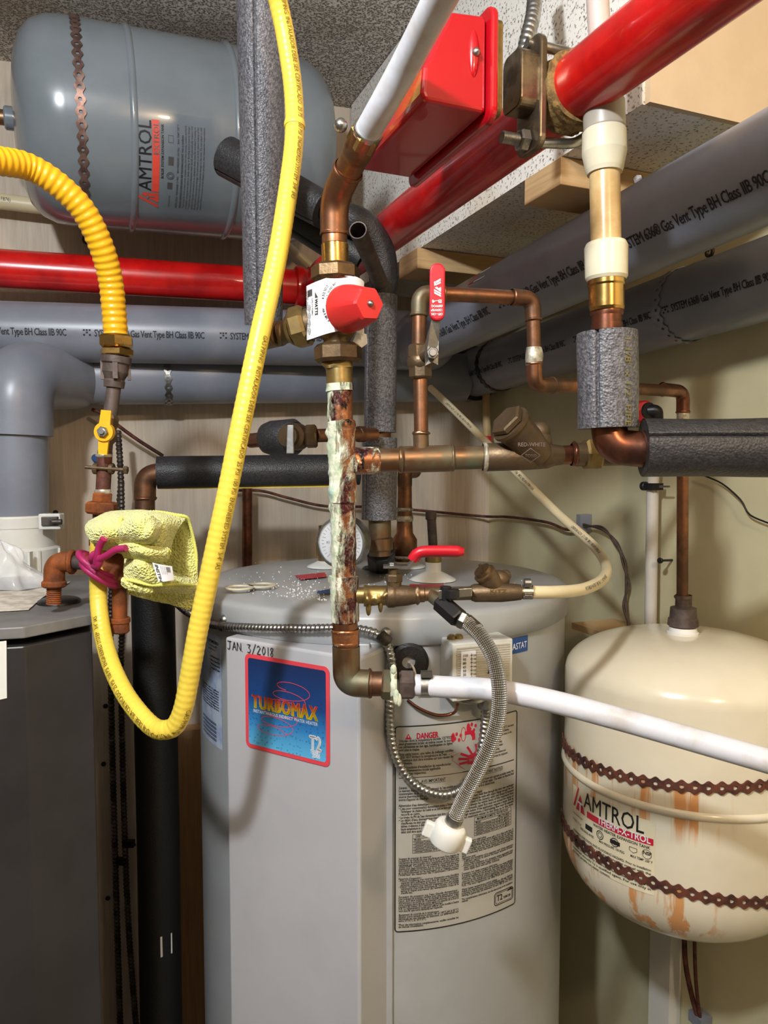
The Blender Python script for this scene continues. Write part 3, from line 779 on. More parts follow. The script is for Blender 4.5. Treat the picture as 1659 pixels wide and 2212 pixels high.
for ch in 'JAN. 3/2018':
    if ch==' ': xs+=.0055; continue
    L_(GL[ch], xs); xs+={'.': .004, '1': .0052, 'J': .0092}.get(ch, .0085)
b.obj('handwritten_date', M['ink'], t)
# ---- black printed notice on the shell
nl=cylhit(852, 1568); nr=cylhit(1117, 1538); nb=cylhit(852, 2014)
def angd(p): 
    d=p-HC; return math.atan2(d.x, -d.y)
la, ra=angd(nl), angd(nr); LW=(ra-la)*HR; LH=nl.z-nb.z
N0=V((math.sin(la), -math.cos(la), 0)); LB=V((HC.x, HC.y, nb.z))
def nm(off): return cylmap(LB, UP, N0, HR, off)
b=MB(); n=24; b.grid(lambda u, v: nm(.0004)(u*LW, v*LH), n, 1); b.obj('notice_label', M['silver_label'], t)
f=nm(.0009)
def NX(px): return (angd(cylhit(px, 1700))-la)*HR
def NY(v): return v*LH
b=MB()
bw=.0016; P=rrect(.001, .001, LW-.001, LH-.001, .004); P.append(P[0]); P2=[]
for (ax, ay), (bx, by) in zip(P, P[1:]):
    nseg=max(1, int(math.hypot(bx-ax, by-ay)/.01))
    P2+= [(ax+(bx-ax)*k/nseg, ay+(by-ay)*k/nseg) for k in range(nseg)]
P2.append(P[-1]); line2(b, P2, bw, f)
def hline(x0, x1, y, w_=.0007):
    line2(b, [(x0+(x1-x0)*k/10, y) for k in range(11)], w_, f)
mid=LW*.475; x0=LW*.03; xr=LW*.5; rr_=LW*.965
hline(x0, rr_, NY(.75)); 
put(b, 'AVIS IMPORTANT', LW*.19, NY(.722), .0062, f, w=LW*.18, bold=.01); hline(LW*.19, LW*.37, NY(.718), .0004)
put(b, 'IMPORTANT NOTICE', LW*.64, NY(.722), .0062, f, w=LW*.21, bold=.01); hline(LW*.64, LW*.85, NY(.718), .0004)
hline(xr, rr_, NY(.752), .0007)
D1=['Une eau dont la temp\u00e9rature exc\u00e8de 125\u00b0F/52\u00b0C', 'peut gravement br\u00fbler et m\u00eame causer la mort.', 'Les personnes en bas \u00e2ge, handicap\u00e9es ou \u00e2g\u00e9es', 'sont plus \u00e0 risque.', 'Pour cette raison, une valve de m\u00e9lange certifi\u00e9e', 'ASSE 1017 limitant la temp\u00e9rature de l\'eau', 'domestique doit \u00eatre install\u00e9e sur son r\u00e9seau de', 'distribution.', 'Les instructions d\'installation du manufacturier', 'et la r\u00e9glementation locale applicable', 'doivent \u00eatre respect\u00e9es.']
yy=.9225
for i, s_ in enumerate(D1):
    put(b, s_, x0, NY(yy), .0052, f, sx=.73, bold=.012); yy-=.0145+(.006 if i in (3, 7) else 0)
D2=['Hot water above 125\u00b0F/52\u00b0C can cause', 'severe burns or death. Children,', 'disabled and elderly are most at risk.', '', 'An ASSE 1017 mixing', 'valve limiting the water', 'distribution piping', 'Installation instructions and', 'local codes must be respected']
yy=.925
for i, s_ in enumerate(D2): put(b, s_, LW*.70, NY(yy), .0046, f, sx=.66, bold=.012); yy-=.0165
FR=['G\u00e9n\u00e9ral :', 'Le r\u00e9servoir chauffe-eau ne doit pas contenir de l\'eau potable pour la', 'consommation ou de l\'eau d\'un circuit ouvert. L\'eau du liquide de', 'source thermique doit circuler en boucle ferm\u00e9e avec la', 'source d\'appoint du chauffage.', '', 'Alimentation d\'eau domestique :', '\u2022 L\'eau pour consommation domestique passe \u00e0 l\'int\u00e9rieur de', '  l\'\u00e9changeur de chaleur de l\'unit\u00e9 et ne doit se faire que dans des', '  raccords en cuivre.', '\u2022 Le niveau de PH de l\'eau domestique doit \u00eatre compris entre', '\u2022 Le d\u00e9bit d\'eau domestique maximum \u00e0 travers de', '  chauffe-eau ne doit pas exc\u00e9der les valeurs du tableau. Le', '  tableau ci-dessous, \u00e0 d\u00e9faut r\u00e9duire ce d\u00e9bit sur des applications', '  haute temp\u00e9rature et \u00e0 d\u00e9bit continu d\'Optimizer/Turbomax avec', '  d\u00e9bit doit \u00eatre ajust\u00e9 \u00e0 la consommation initiale \u00e0 la sortie']
EN=['General:', 'The tank water heater must not contain potable water for', 'consumption or open circuit water. The water or thermal fluid', 'circulating must be in a closed loop.', '', 'Domestic water supply:', '\u2022 Domestic water must flow through the inner heat exchanger', '  only and should be made with copper fittings through the unit', '\u2022 The PH level of the domestic water shall always be between', '  must always be within limits of the maximum flow', '\u2022 The domestic water flow must not exceed the ratings of', '  table below. If the application requires a larger flow at', '  high temperature, a recirculating flow must be adjusted', '  to maintain water in the loop as in the tank.', '', '']
def block(lines, x, x1, y, dy, sz, just=True):
    for s_ in lines:
        if s_:
            wid=(x1-x)*(1 if len(s_)>46 and just else min(1, len(s_)/62))
            put(b, s_.strip(), x+(.003 if s_[0]==' ' else 0), NY(y), sz, f, w=wid-(.003 if s_[0]==' ' else 0), bold=.014)
        y-=dy
    return y
block(FR, x0, mid, .697, .0142, .0050); block(EN, xr, rr_, .705, .0142, .0050)
def table(x, y, title, rows, w_, sgn):
    h=.0136*(len(rows)+1)+.006
    put(b, title, x+.004, NY(y-.0155), .0050, f, w=w_-.010, bold=.014)
    for k in range(len(rows)+2): hline(x, x+w_, NY(y-.0204*(k>0)-.0142*max(0, k-1)), .0005)
    yb=y-.0204-.0142*(len(rows))
    for xx_ in (x, x+w_*.62, x+w_): line2(b, [(xx_, NY(yb)), (xx_, NY(y if xx_!=x+w_*.62 else y-.0204))], .0005, f)
    for i, r_ in enumerate(rows):
        put(b, r_[0], x+.002, NY(y-.0204-.0142*i-.0110), .0045, f, w=w_*.57*min(1, len(r_[0])/24), bold=.012)
        put(b, r_[1], x+w_*.64, NY(y-.0204-.0142*i-.0110), .0045, f, w=w_*.3, bold=.012)
rows=[('Mod\u00e8le', 'D\u00e9bit max. (gpm)'), ('Optimizer/Turbomax 23 & 24', '6.0 gpm'), ('Optimizer/Turbomax 33 & 34', '8.0 gpm'), ('Optimizer/Turbomax 45, 65', '12.0 gpm'), ('Optimizer/Turbomax 109 & 120', '15.0 gpm')]
table(LW*.13, .475, 'D\u00c9BIT MAXIMUM D\'EAU DOMESTIQUE', rows, LW*.34, 1)
rows[0]=('Model', 'Max. Flow (gpm)'); table(LW*.60, .515, 'MAXIMUM DOMESTIC WATER FLOW', rows, LW*.34, 1)
FR2=['Soupape de pression du r\u00e9servoir :', 'Le r\u00e9servoir du chauffe-eau sous chaudi\u00e8res est muni d\'une soupape de', 'rel\u00e2chement de pression ajust\u00e9e \u00e0 30 ou 50 psi selon le mod\u00e8le pour', 'remplacer par une soupape dont l\'ajustement est plus \u00e9lev\u00e9 que', '100psi/700kPa. Toutefois, sur une installation d\'assainissement d\'eau', 'chaude pour usage domestique, la pression du r\u00e9seau doit demeurer', '\u00eatre mieux inf\u00e9rieure \u00e0 la pression du r\u00e9seau d\'alimentation d\'eau', 'et ce particuli\u00e8rement sur les applications o\u00f9 un m\u00e9lange compos\u00e9', 'l\'int\u00e9rieur du r\u00e9servoir de l\'Optimizer/Turbomax.', '', 'R\u00e9servoir d\'expansion :', '- Pr\u00e9voir l\'installation d\'un r\u00e9servoir d\'expansion sous chaudi\u00e8re', '  capacit\u00e9 sera suffisante pour \u00eatre en mesure d\'absorber', '  expansion du volume d\'eau du r\u00e9servoir du chauffe-eau/Turbomax', '- Pr\u00e9voir l\'installation d\'un r\u00e9servoir d\'expansion pour eau potable', '  l\'alimentation d\'eau froide domestique du Turbomax, s\'il est install\u00e9', '  entre le clapet anti-retour de l\'alimentation d\'eau et le', '  chauffe-eau.', '', 'Soupape de pression sur l\'eau chaude domestique :', 'Une soupape de pression certifi\u00e9e pour l\'eau chaude domestique', 'l\'ajust. doit \u00eatre install\u00e9e sur le conduit d\'alimentation d\'eau', 'domestique \u00e0 la sortie de l\'Optimizer/Turbomax. La capacit\u00e9', 'cette soupape devra \u00eatre au moins \u00e9gale \u00e0 la capacit\u00e9 de la source', 'transfert de chaleur de l\'Optimizer/Turbomax.', 'N.B. La r\u00e9glementation locale peut diff\u00e9rer d\'une localit\u00e9 \u00e0 l\'autre', 'vous assurer que votre demande est respect\u00e9e.', '', 'Ajustement du contr\u00f4le de la temp\u00e9rature :', 'Ajuster votre temp\u00e9rature entre 140 et 180\u00b0F (60 & 82\u00b0C)', 'demande en eau chaude du b\u00e2timent. Le diff\u00e9rentiel est', 'entre 10\u00b0F/5\u00b0C et 18\u00b0F/10\u00b0C.', '', '*Pour des informations compl\u00e9mentaires, veuillez consulter les', 'du manuel d\'installation.']
block(FR2, x0, mid, .355, .0098, .0044)
EN2=['Tank Pressure relief valve:', 'The water heater tank already comes with a 30 or 50psi relief valve. If', 'required, pressure relief valve of higher set can be replaced', 'must be 100psi/700kPa. But on an installed sanitary system, the', 'must for example use, the tank pressure shall remain lower than', 'pressure of the domestic water supply pressure specially on', 'when a chemically toxic heat transfer solution is used inside the', 'tank.', 'Expansion tank:', '- Foresee the installation of an expansion tank whose expansion', '  sufficient capacity to absorb the larger amount of water', '  water heater tank.', '- Foresee the installation of a domestic water expansion tank', '  water supply on the water heater if there is back flow preventer', '  house supply check valve and the Turbomax.', '', 'Domestic hot water pressure relief valve:', 'A pressure relief valve certified for domestic hot water adjusted', 'should be installed on the domestic hot water pipe at the outlet', 'Turbomax. The minimum capacity of this valve should be at least', 'capacity of the energy source supplying the water heater.', 'to exceed the maximum heat transfer capacity of the Turbomax.', 'N.B.: The local regulations can differ from one country or', '', 'Water heater temperature control setting:', 'Adjust the temperature of the control between 140 and 180F (60', 'according to the hot water requirement of the building. The control', 'setting is generally set between 10 and 18F (5 and 10C).', '', '*For complementary information, see the instructions in the installation', 'manual.']
block(EN2, xr, rr_, .40, .0098, .0044)
# small logo frame
lx0, ly0, lx1, ly1=LW*.785, NY(.035), LW*.97, NY(.10)
P=rrect(lx0, ly0, lx1, ly1, .004); P.append(P[0]); line2(b, P, .0012, f)
P=rrect(lx0+.002, ly0+.002, lx1-.002, ly1-.002, .003); P.append(P[0]); line2(b, P, .0007, f)
put(b, 'T2', lx0+.004, ly0+.006, .012, f, w=.010, bold=.02); put(b, 'THERMO 2000', lx0+.016, ly0+.006, .005, f, w=lx1-lx0-.021, bold=.02)
poly2(b, [(lx0+.022, ly0+.0145), (lx0+.036, ly0+.0145), (lx0+.030, ly0+.018)], f)
b.obj('notice_printing', M['ink'], t)
b=MB()
put(b, 'DANGER', LW*.155, NY(.935), .011, f, w=LW*.155, bold=.03)
poly2(b, [(LW*.075, NY(.935)), (LW*.12, NY(.935)), (LW*.0975, NY(.962))], f)
# tap and hand drawing
cxT, cyT=LW*.55, NY(.935)
def ell(cx, cy, rx, ry, rot=0, n=18): return [(cx+rx*math.cos(a)*math.cos(rot)-ry*math.sin(a)*math.sin(rot), cy+rx*math.cos(a)*math.sin(rot)+ry*math.sin(a)*math.cos(rot)) for a in [2*pi*k/n for k in range(n)]]
for (ex, ey) in ((LW*.44, NY(.925)), (LW*.56, NY(.962))):
    poly2(b, ell(ex-.003, ey, .0028, .0065), f)
    for aa in (0, 1, 2, 3): poly2(b, ell(ex+.0045*math.cos(aa*pi/2+.4)+.004, ey+.0045*math.sin(aa*pi/2+.4), .0018, .0026), f)
E=ell(LW*.505, NY(.935), .0035, .0095); line2(b, E+[E[0]], .0008, f)
poly2(b, [(LW*.515, NY(.93)), (LW*.56, NY(.93)), (LW*.575, NY(.915)), (LW*.575, NY(.90)), (LW*.60, NY(.90)), (LW*.60, NY(.93)), (LW*.585, NY(.948)), (LW*.515, NY(.948))], f)
line2(b, [(LW*.39, NY(.845)), (LW*.66, NY(.90))], .0004, f); line2(b, [(LW*.66, NY(.885)), (LW*.43, NY(.838)), (LW*.42, NY(.815)), (LW*.52, NY(.76))], .0004, f)
hx, hy=LW*.60, NY(.80)
poly2(b, [(hx-.012, hy-.004), (hx+.008, hy-.008), (hx+.010, hy+.006), (hx+.002, hy+.014), (hx-.002, hy+.010), (hx-.010, hy+.008)], f)
for (ax, ay, bx, by) in ((-.010, -.001, -.024, -.002), (-.010, .003, -.025, .005), (-.009, .006, -.022, .012), (-.004, .008, -.012, .020), (.004, .006, .001, .022)):
    line2(b, [(hx+ax, hy+ay), (hx+bx, hy+by)], .0032, f)
b.obj('danger_print', M['red_label'], t)
b=MB(); f3=nm(.0012); rect2(b, LW*.0965-.0005, NY(.943), LW*.0965+.0012, NY(.953), f3); put(b, 'BURN', hx-.009, hy, .004, f3, w=.014); b.obj('danger_print', M['silver_label'], t, label='pale marks inside the red drawing')
# ---- pale blue rating label at the left of the shell
la2, ra2=angd(cylhit(437, 1500)), angd(cylhit(480, 1500)); z1=cylhit(460, 1372).z; z0=cylhit(460, 1606).z
W2=(ra2-la2)*HR; f2=cylmap(V((HC.x, HC.y, z0)), UP, V((math.sin(la2), -math.cos(la2), 0)), HR, .0006)
b=MB(); b.grid(lambda u, v: f2(u*W2, v*(z1-z0)), 10, 1)
for k in range(12): poly2(b, [(W2*k/12, z1-z0), (W2*(k+1)/12, z1-z0), (W2*(k+.5)/12, z1-z0+.004)], f2)
b.obj('rating_label', M['bluewhite'], t)
f2=cylmap(V((HC.x, HC.y, z0)), UP, V((math.sin(la2), -math.cos(la2), 0)), HR, .0010); H2=z1-z0
b=MB(); put(b, 'OPTIMIZER\u00ae', W2*.5, H2*.93, .006, f2, w=W2*.42, bold=.03); put(b, 'Turbomax\u00ae', W2*.5, H2*.895, .005, f2, w=W2*.36); put(b, 'indirect', W2*.5, H2*.865, .005, f2, w=W2*.3)
for k in range(7): line2(b, [(W2*.12, H2*(.83-.03*k)), (W2*.6, H2*(.83-.03*k))], .0005, f2)
for xk in (.12, .35, .6): line2(b, [(W2*xk, H2*.83), (W2*xk, H2*.65)], .0005, f2)
SM=['Maximum tank pressure 30 psi', 'Maximum coil pressure 150 psi', 'Minimum clearance 0 in', 'Tank capacity 48 US gallons', 'Domestic coil 2.2 gallons', 'Water content weight', 'Manufactured under licence', 'Certified to the standard for', 'indirect fired water heaters', 'See installation manual for', 'piping and wiring diagrams', 'before putting into service']
for i, s_ in enumerate(SM): put(b, s_, W2*(.15 if i>3 else .62), H2*(.60-.024*i) if i>3 else H2*(.80-.035*i), .0042, f2, w=W2*(.75 if i>3 else .33), bold=.02)
for k in range(14):
    if k%3!=2: rect2(b, W2*.12, H2*(.20-.012*k), W2*.8, H2*(.20-.012*k+.0075), f2, 3)
b.obj('rating_print', M['ink'], t)
# ---- thermostat box
fl=at(978, 1391, .925); frr=at(1108, 1400, .955); fb=at(978, 1517, .925); bk=at(939, 1382, .985)
t2=thing('thermostat', 'off-white thermostat box with louvred front mounted on the water heater', 'thermostat', V((fl.x, fl.y, fb.z)))
xd=V((frr.x-fl.x, frr.y-fl.y, 0)); zd=UP*(fl.z-fb.z); yd=V((bk.x-fl.x, bk.y-fl.y, 0)); B0=V((fl.x, fl.y, fb.z))
b=MB(); b.prism([B0, B0+xd, B0+xd+zd, B0+zd], V((yd.x*.35, .07, 0)) if False else yd*1.0); b.obj('case', plain('offwhite_case', (214, 212, 204), .4), t2, bevel=.002)
xn=xd.normalized(); nf=V((xn.y, -xn.x, 0)); nf=nf if nf.y<0 else -nf
fT=lambda x, y: B0+xn*x+UP*y+nf*.001
Wt_, Ht_=xd.length, zd.z
b=MB()
for k in range(22):
    y=Ht_*(.06+.9*k/22); b.box(B0+xn*(Wt_*.5)+UP*y+nf*.0008, xn*(Wt_*.44), nf*.0008, UP*.0008)
b.obj('louvre', plain('louvre_plastic', (196, 190, 176), .5), t2)
b=MB(); b.prism([B0+xn*x+UP*y+nf*.001 for x, y in ((Wt_*.12, Ht_*.34), (Wt_*.36, Ht_*.34), (Wt_*.36, Ht_*.86), (Wt_*.12, Ht_*.86))], nf*.002); b.obj('dial_plate', M['paper'], t2)
fT2=lambda x, y: B0+xn*x+UP*y+nf*.0034
b=MB()
for k in range(7):
    y=Ht_*(.40+.065*k); line2(b, [(Wt_*.27, y), (Wt_*.31, y)], .0008, fT2); put(b, str(20+15*k), Wt_*.15, y-.0015, .0045, fT2, bold=.02)
    put(b, str(80+20*k), Wt_*.315, y-.0015, .003, fT2, bold=.02)
line2(b, [(Wt_*.29, Ht_*.38), (Wt_*.29, Ht_*.82)], .0006, fT2); put(b, 'A', Wt_*.56, Ht_*.44, .012, fT2, bold=.03)
b.obj('dial_print', M['ink'], t2)
for xx_ in (.1, .22):
    b=MB(); q=B0+xn*Wt_*xx_+UP*Ht_+yd*.4; b.lathe(q, q+UP*.006, [(0, .006), (.004, .0055), (.006, .003)], 14, 'auto'); b.obj('terminal_screw', M['brass_dull'], t2)
b=MB(); q=B0+xn*Wt_*.42+yd*.4-UP*.001; b.cyl(q, q-UP*.008, .021, 28); b.obj('locknut', M['steel'], t2)
b=MB(); q0=at(890, 1508, .97); 
b.sweep(spline([cylhit(880, 1512, off=.004), cylhit(905, 1530, off=.008), cylhit(945, 1545, off=.008), cylhit(980, 1540, off=.01), at(988, 1522, .94)], .005), .0022, 8); b.obj('capillary_tube', M['copper_dark'], t2)
# blue sticker with white capitals
ba, bb_=angd(cylhit(1098, 1400)), angd(cylhit(1139, 1400)); bz=cylhit(1120, 1410).z; bz1=cylhit(1120, 1376).z
fB=cylmap(V((HC.x, HC.y, bz)), UP, V((math.sin(ba), -math.cos(ba), 0)), HR, .0006); WB=(bb_-ba)*HR
b=MB(); b.grid(lambda u, v: fB(u*WB-.03*(1-u), v*(bz1-bz)), 6, 1); b.obj('blue_sticker', M['blue_label'], t)
fB=cylmap(V((HC.x, HC.y, bz)), UP, V((math.sin(ba), -math.cos(ba), 0)), HR, .0012)
b=MB(); put(b, 'AQUASTAT', WB*.93, .006, .0125, fB, w=.052, bold=.01, align='RIGHT'); b.obj('blue_sticker_lettering', M['paper'], t)
# black round grommet opening
q=cylhit(883, 1430, off=.001); n=(q-HC); n.z=0; n.normalize()
b=MB(); b.lathe(q-n*.002, q+n*.01, [(0, .0265), (.006, .026), (.009, .022), (.009, .010), (-.001, .0085), (-.001, .0001)], 32, 'auto'); b.obj('foam_grommet', M['foam_black'], t)
b=MB(); b.sweep(spline([q+n*.001, q+n*.012+V((.004, 0, -.004)), q+n*.008+V((.008, 0, -.018)), q+n*.006+V((.01, 0, -.04))], .003), .0016, 8); b.obj('sensor_wire', M['whitepvc'], t)
# labels lying on the lid
for nm_, pts, m_ in (('lid_label', ((636, 1243), (702, 1236), (706, 1246), (650, 1252)), 'red_label'), ('lid_label', ((886, 1262), (958, 1262), (962, 1272), (880, 1272)), 'red_label'), ('lid_label', ((686, 1276), (715, 1272), (718, 1280), (684, 1282)), 'blue_label')):
    b=MB(); b.add([lidpt(x, y, .0012) for x, y in pts], [[3, 2, 1, 0]], None, False); b.obj(nm_, M[m_], t)
# ================================================================== PIPEWORK HELPERS
def ring(b, q, d, r, w_=.004, h=.0012):
    """lumpy bead of solder round a pipe"""
    d=d.normalized(); sd=random.random()*50
    def rf(s_, a, L):
        return r+h*math.sin(min(1, max(0, s_/L))*pi)*(.6+1.1*noise.noise(V((math.cos(a)*1.5, math.sin(a)*1.5, sd)))) 
    b.sweep([q+d*(w_*(k/4-.5)) for k in range(5)], rf, 28, False)
def crust(b, pts, r, amp, freq, seed, seg=40, step=.0018, thr=0):
    P=dens(pts, step)
    def rf(s_, a, L):
        v=noise.noise(V((math.cos(a)*freq*.012+seed, math.sin(a)*freq*.012, s_*freq)))+.5*noise.noise(V((math.cos(a)*freq*.03, math.sin(a)*freq*.03+seed, s_*freq*2.3)))
        return r+(amp*max(0, v-thr)*(.35+1.3*max(0, math.sin(a))))
    b.sweep(P, rf, seg)
def hose_print(par, m_, path, r, txt, size, face, x0, rep):
    """lettering that follows a bent hose"""
    S=[0]
    for i in range(1, len(path)): S.append(S[-1]+(path[i]-path[i-1]).length)
    def fm(x, y):
        x=max(0, min(S[-1]-1e-4, x)); lo=0; hi=len(S)-1
        while hi-lo>1:
            m=(lo+hi)//2
            if S[m]<=x: lo=m
            else: hi=m
        k=(x-S[lo])/(S[hi]-S[lo]); C=path[lo].lerp(path[hi], k); X=(path[hi]-path[lo]).normalized()
        d=(CAMP-C); d=(d-X*d.dot(X)).normalized(); B=d.cross(X); a=face+y/r
        return C+(d*math.cos(a)+B*math.sin(a))*(r+.0007)
    x=x0
    while x<S[-1]-rep*.6:
        b=MB(); put(b, txt, x, 0, size, fm, sx=.75); b.obj('printing', m_, par); x+=rep
# ================================================================== MAIN RISER (corroded copper) with elbow
YM=.80
rm=mm(55, YM)/2
t=thing('copper_riser', 'thick vertical copper riser crusted green and white, from mixing valve to bottom elbow', 'pipe', at(748, 1470, YM))
mp=[at(733, 785, YM), at(741, 1100, YM), at(748, 1478, YM)]
b=MB(); crust(b, [at(734, 840, YM), at(737, 985, YM)], rm*.97, .0012, 60, 3); b.obj('pipe', M['riser_light'], t, label='upper stretch with purple stains')
b=MB(); b.cyl(at(737, 908, YM), at(739, 935, YM), rm*1.10, 36); crust(b, [at(737.5, 915, YM), at(741, 1085, YM)], rm*1.06, .004, 55, 9); b.obj('tee', M['riser_heavy'], t, label='tee fitting thick with green crust')
b=MB(); crust(b, [at(741, 1080, YM), at(743.5, 1258, YM)], rm*.97, .0028, 48, 5, thr=.05); b.obj('pipe', M['riser'], t, label='middle stretch with black and green patches')
b=MB(); b.cyl(at(743.5, 1246, YM), at(746, 1345, YM), rm*1.12, 36); crust(b, [at(743.5, 1244, YM), at(744.7, 1296, YM)], rm*1.13, .003, 70, 21); b.obj('tee', M['riser_heavy'], t, label='lower tee fitting')
b=MB(); b.sweep([at(745, 1340, YM), at(746, 1372, YM)], rm*1.0, 32); b.obj('pipe', M['copper'], t)
b=MB(); b.cyl(at(746, 1362, YM), at(747, 1392, YM), rm*1.1, 36); ring(b, at(746, 1362, YM), UP, rm*1.1); ring(b, at(747, 1388, YM), UP, rm*1.09)
b.obj('coupling', M['riser_light'], t)
b=MB(); b.sweep([at(747, 1388, YM), at(747.5, 1402, YM)], rm, 32)
ye=1477
b.sweep(fillet([at(747.5, 1396, YM), at(749, ye-3, YM), at(800, ye, YM-.004)], mm(52, YM), 16), rm*1.10, 36)
b.obj('elbow', M['copper_green'], t)
b=MB(); b.sweep([at(796, ye, YM), at(826, ye, YM)], rm*.98, 32); ring(b, at(799, ye, YM), V((1, 0, 0)), rm*1.07, .005, .002); b.obj('pipe', M['copper'], t)
b=MB(); b.hexnut(at(824, 1478, YM), at(846, 1479, YM), mm(34, YM), 8, .2); b.obj('union_nut', M['copper_green'], t)
b=MB(); crust(b, [at(843, 1479, YM), at(857, 1479, YM)], mm(31, YM), .006, 90, 40, thr=-.1)
b.sphere(at(856, 1506, YM-.02), .004, 10, (.9, .6, 2.2)); b.sphere(at(862, 1512, YM-.02), .003, 10, (1, .6, 2.5)); b.sphere(at(850, 1446, YM-.02), .0035, 10, (1, .6, 1.6))
b.obj('corrosion_crust', M['crust'], t)
b=MB(); b.hexnut(at(862, 1479, YM), at(896, 1479.5, YM), mm(33, YM), 6, .1); b.obj('end_nut', M['iron'], t)
# ------------------------------------------------------------------ top adaptor and lower union of the riser
b=MB(); b.cyl(at(732, 786, YM), at(734, 832, YM), mm(57, YM)/2, 36); crust(b, [at(732, 780, YM), at(733, 797, YM)], mm(58, YM)/2, .005, 80, 33, thr=-.1); b.obj('adaptor', M['brass_dull'], t)
b=MB(); crust(b, [at(733.6, 829, YM), at(734.6, 845, YM)], rm*1.04, .003, 80, 51, thr=-.1); b.obj('corrosion_crust', M['riser_heavy'], t)
# ================================================================== MIXING VALVE
t=thing('mixing_valve', 'bronze mixing valve with white wrap label and red hexagonal cap', 'valve', at(725, 780, YM))
ax0=at(731, 786, YM); 
b=MB(); b.hexnut(at(731, 784, YM), at(730, 744, YM), mm(51, YM), 8, .15); b.obj('union_nut', M['bronze'], t)
b=MB(); b.hexnut(at(725, 609, YM), at(724.5, 574, YM), mm(52, YM), 8, .15); 
b.lathe(at(725, 607, YM), at(725, 622, YM), [(0, mm(46, YM)), (.004, mm(40, YM)), (.008, mm(30, YM))], 36); b.obj('union_nut', M['bronze'], t)
vb=at(728, 748, YM); vt=at(724, 612, YM); 
b=MB(); b.lathe(vb, vt, [(0, mm(31, YM)), (mm(12, YM), mm(28, YM)), (mm(18, YM), mm(34, YM)), (mm(34, YM), mm(42, YM)), (mm(90, YM), mm(42, YM)), (mm(118, YM), mm(30, YM)), (mm(136, YM), mm(26, YM))], 36)
b.obj('body', M['bronze'], t)
# wrap label: a bent sheet standing a little off the body
lc=at(727, 680, YM+.012); RLb=mm(66, YM)
def lab(x, y, off=0):      # x arc length, y height
    a=x/RLb; return lc+V((math.sin(a)*(RLb+off), -math.cos(a)*(RLb+off), y))
l0, l1=-1.25*RLb, 1.15*RLb
zt_=mm(60, YM); 
b=MB(); b.grid(lambda u, v: lab(l0+(l1-l0)*u, -zt_*(.86+.12*math.cos((u-.1)*5))+v*zt_*1.90), 40, 2); 
b.grid(lambda u, v: lab(l0+(l1-l0)*u, -zt_*(.86+.12*math.cos((u-.1)*5))+v*zt_*1.90, -.0006), 40, 2)
q=at(770, 745, YM+.02); b.add([at(772, 715, YM+.0), at(792, 722, YM+.01), at(794, 742, YM+.014), at(780, 752, YM+.008), at(762, 738, YM)], [[0, 1, 2, 3, 4]], None, False)
b.obj('label', M['paper'], t)
b=MB(); lf=lambda x, y: lab(x, y, .0006)
def vtext(b, s_, x, ytop, sz, w_, bold=.01, fm=lf):   # reads downwards
    put(b, s_, 0, 0, sz, lambda a, c: fm(x+c, ytop-a), w=w_, bold=bold)
vtext(b, 'WATTS', -RLb*.67, mm(22, YM), .0052, mm(34, YM), .03)
for k in range(5): line2(b, [(-RLb*.66+.0008*k, mm(36, YM)-.0012*k), (-RLb*.66+.0008*k, mm(24, YM))], .0005, lf)
vtext(b, 'LFL1170M2', -RLb*.82, mm(24, YM), .0026, mm(34, YM))
vtext(b, 'ASSE 1017  CSA B125', -RLb*1.10, mm(44, YM), .0022, mm(86, YM))
vtext(b, 'MAX TEMP 200F  150 PSI', -RLb*1.19, mm(44, YM), .0020, mm(86, YM))
for k, yy in enumerate((6, -10, -26, -42)):
    line2(b, [(-RLb*.96+.0026*math.cos(a*pi/6)*.8, mm(yy, YM)+.0034*math.sin(a*pi/6)) for a in range(13)], .0004, lf)
    vtext(b, ('CSA', 'UPC', 'NSF', 'UL')[k], -RLb*.98, mm(yy+4, YM), .0026, mm(8, YM))
for k in range(4): rect2(b, -RLb*1.05+.0022*k, mm(30, YM), -RLb*1.05+.0022*k+.0015, mm(44, YM), lf)
# curved instructions round the cap
def arct(s_, r, a_start, a_end, sz, cxx, cyy):
    n=len(s_)
    for i, ch in enumerate(s_):
        if ch==' ': continue
        a=a_start+(a_end-a_start)*i/(n-1)
        x=cxx+r*math.cos(a); y=cyy+r*math.sin(a)
        put(b, ch, x, y, sz, lf, bold=.012, rot=a+pi/2, sx=.8)
kx, ky=RLb*.50, mm(12, YM)
arct('UNSCREW, LIFT', mm(52, YM), 2.2, 3.05, .0031, kx, ky); arct('CAP TO ADJUST', mm(52, YM), 3.22, 4.1, .0031, kx, ky)
arct('COLDER', mm(61, YM), 2.5, 2.95, .0038, kx, ky); arct('WARMER', mm(61, YM), 3.33, 3.8, .0038, kx, ky)
b.obj('label_print', M['ink'], t)
# red cap
k0=at(748, 668, YM-.026); k1=at(799, 656, YM-.062); kd=(k1-k0).normalized()
def pos(p): return p
b=MB(); n=6; R0=mm(50, YM-.02); R1=mm(36, .74)
N_=UP-kd*UP.dot(kd); N_.normalize(); B_=kd.cross(N_)
rings=[(0, R0, 0), (.003, R0*1.0, 0), (.012, R0*.97, .25), ((k1-k0).length-.003, R1*1.02, 1), ((k1-k0).length, R1*.9, 1), ((k1-k0).length+.0005, 0.0001, 1)]
seg=48; vs=[]
for tt_, r, hx in rings:
    for k in range(seg):
        a=2*pi*k/seg+.25; rh=math.cos(pi/6)/math.cos(((a+.45) % (pi/3))-pi/6)*1.06
        rr_2=r*(1-hx+hx*rh); vs.append(k0+kd*tt_+(N_*math.cos(a)+B_*math.sin(a))*rr_2)
fs=[[i*seg+k, (i+1)*seg+k, (i+1)*seg+(k+1)%seg, i*seg+(k+1)%seg] for i in range(len(rings)-1) for k in range(seg)]
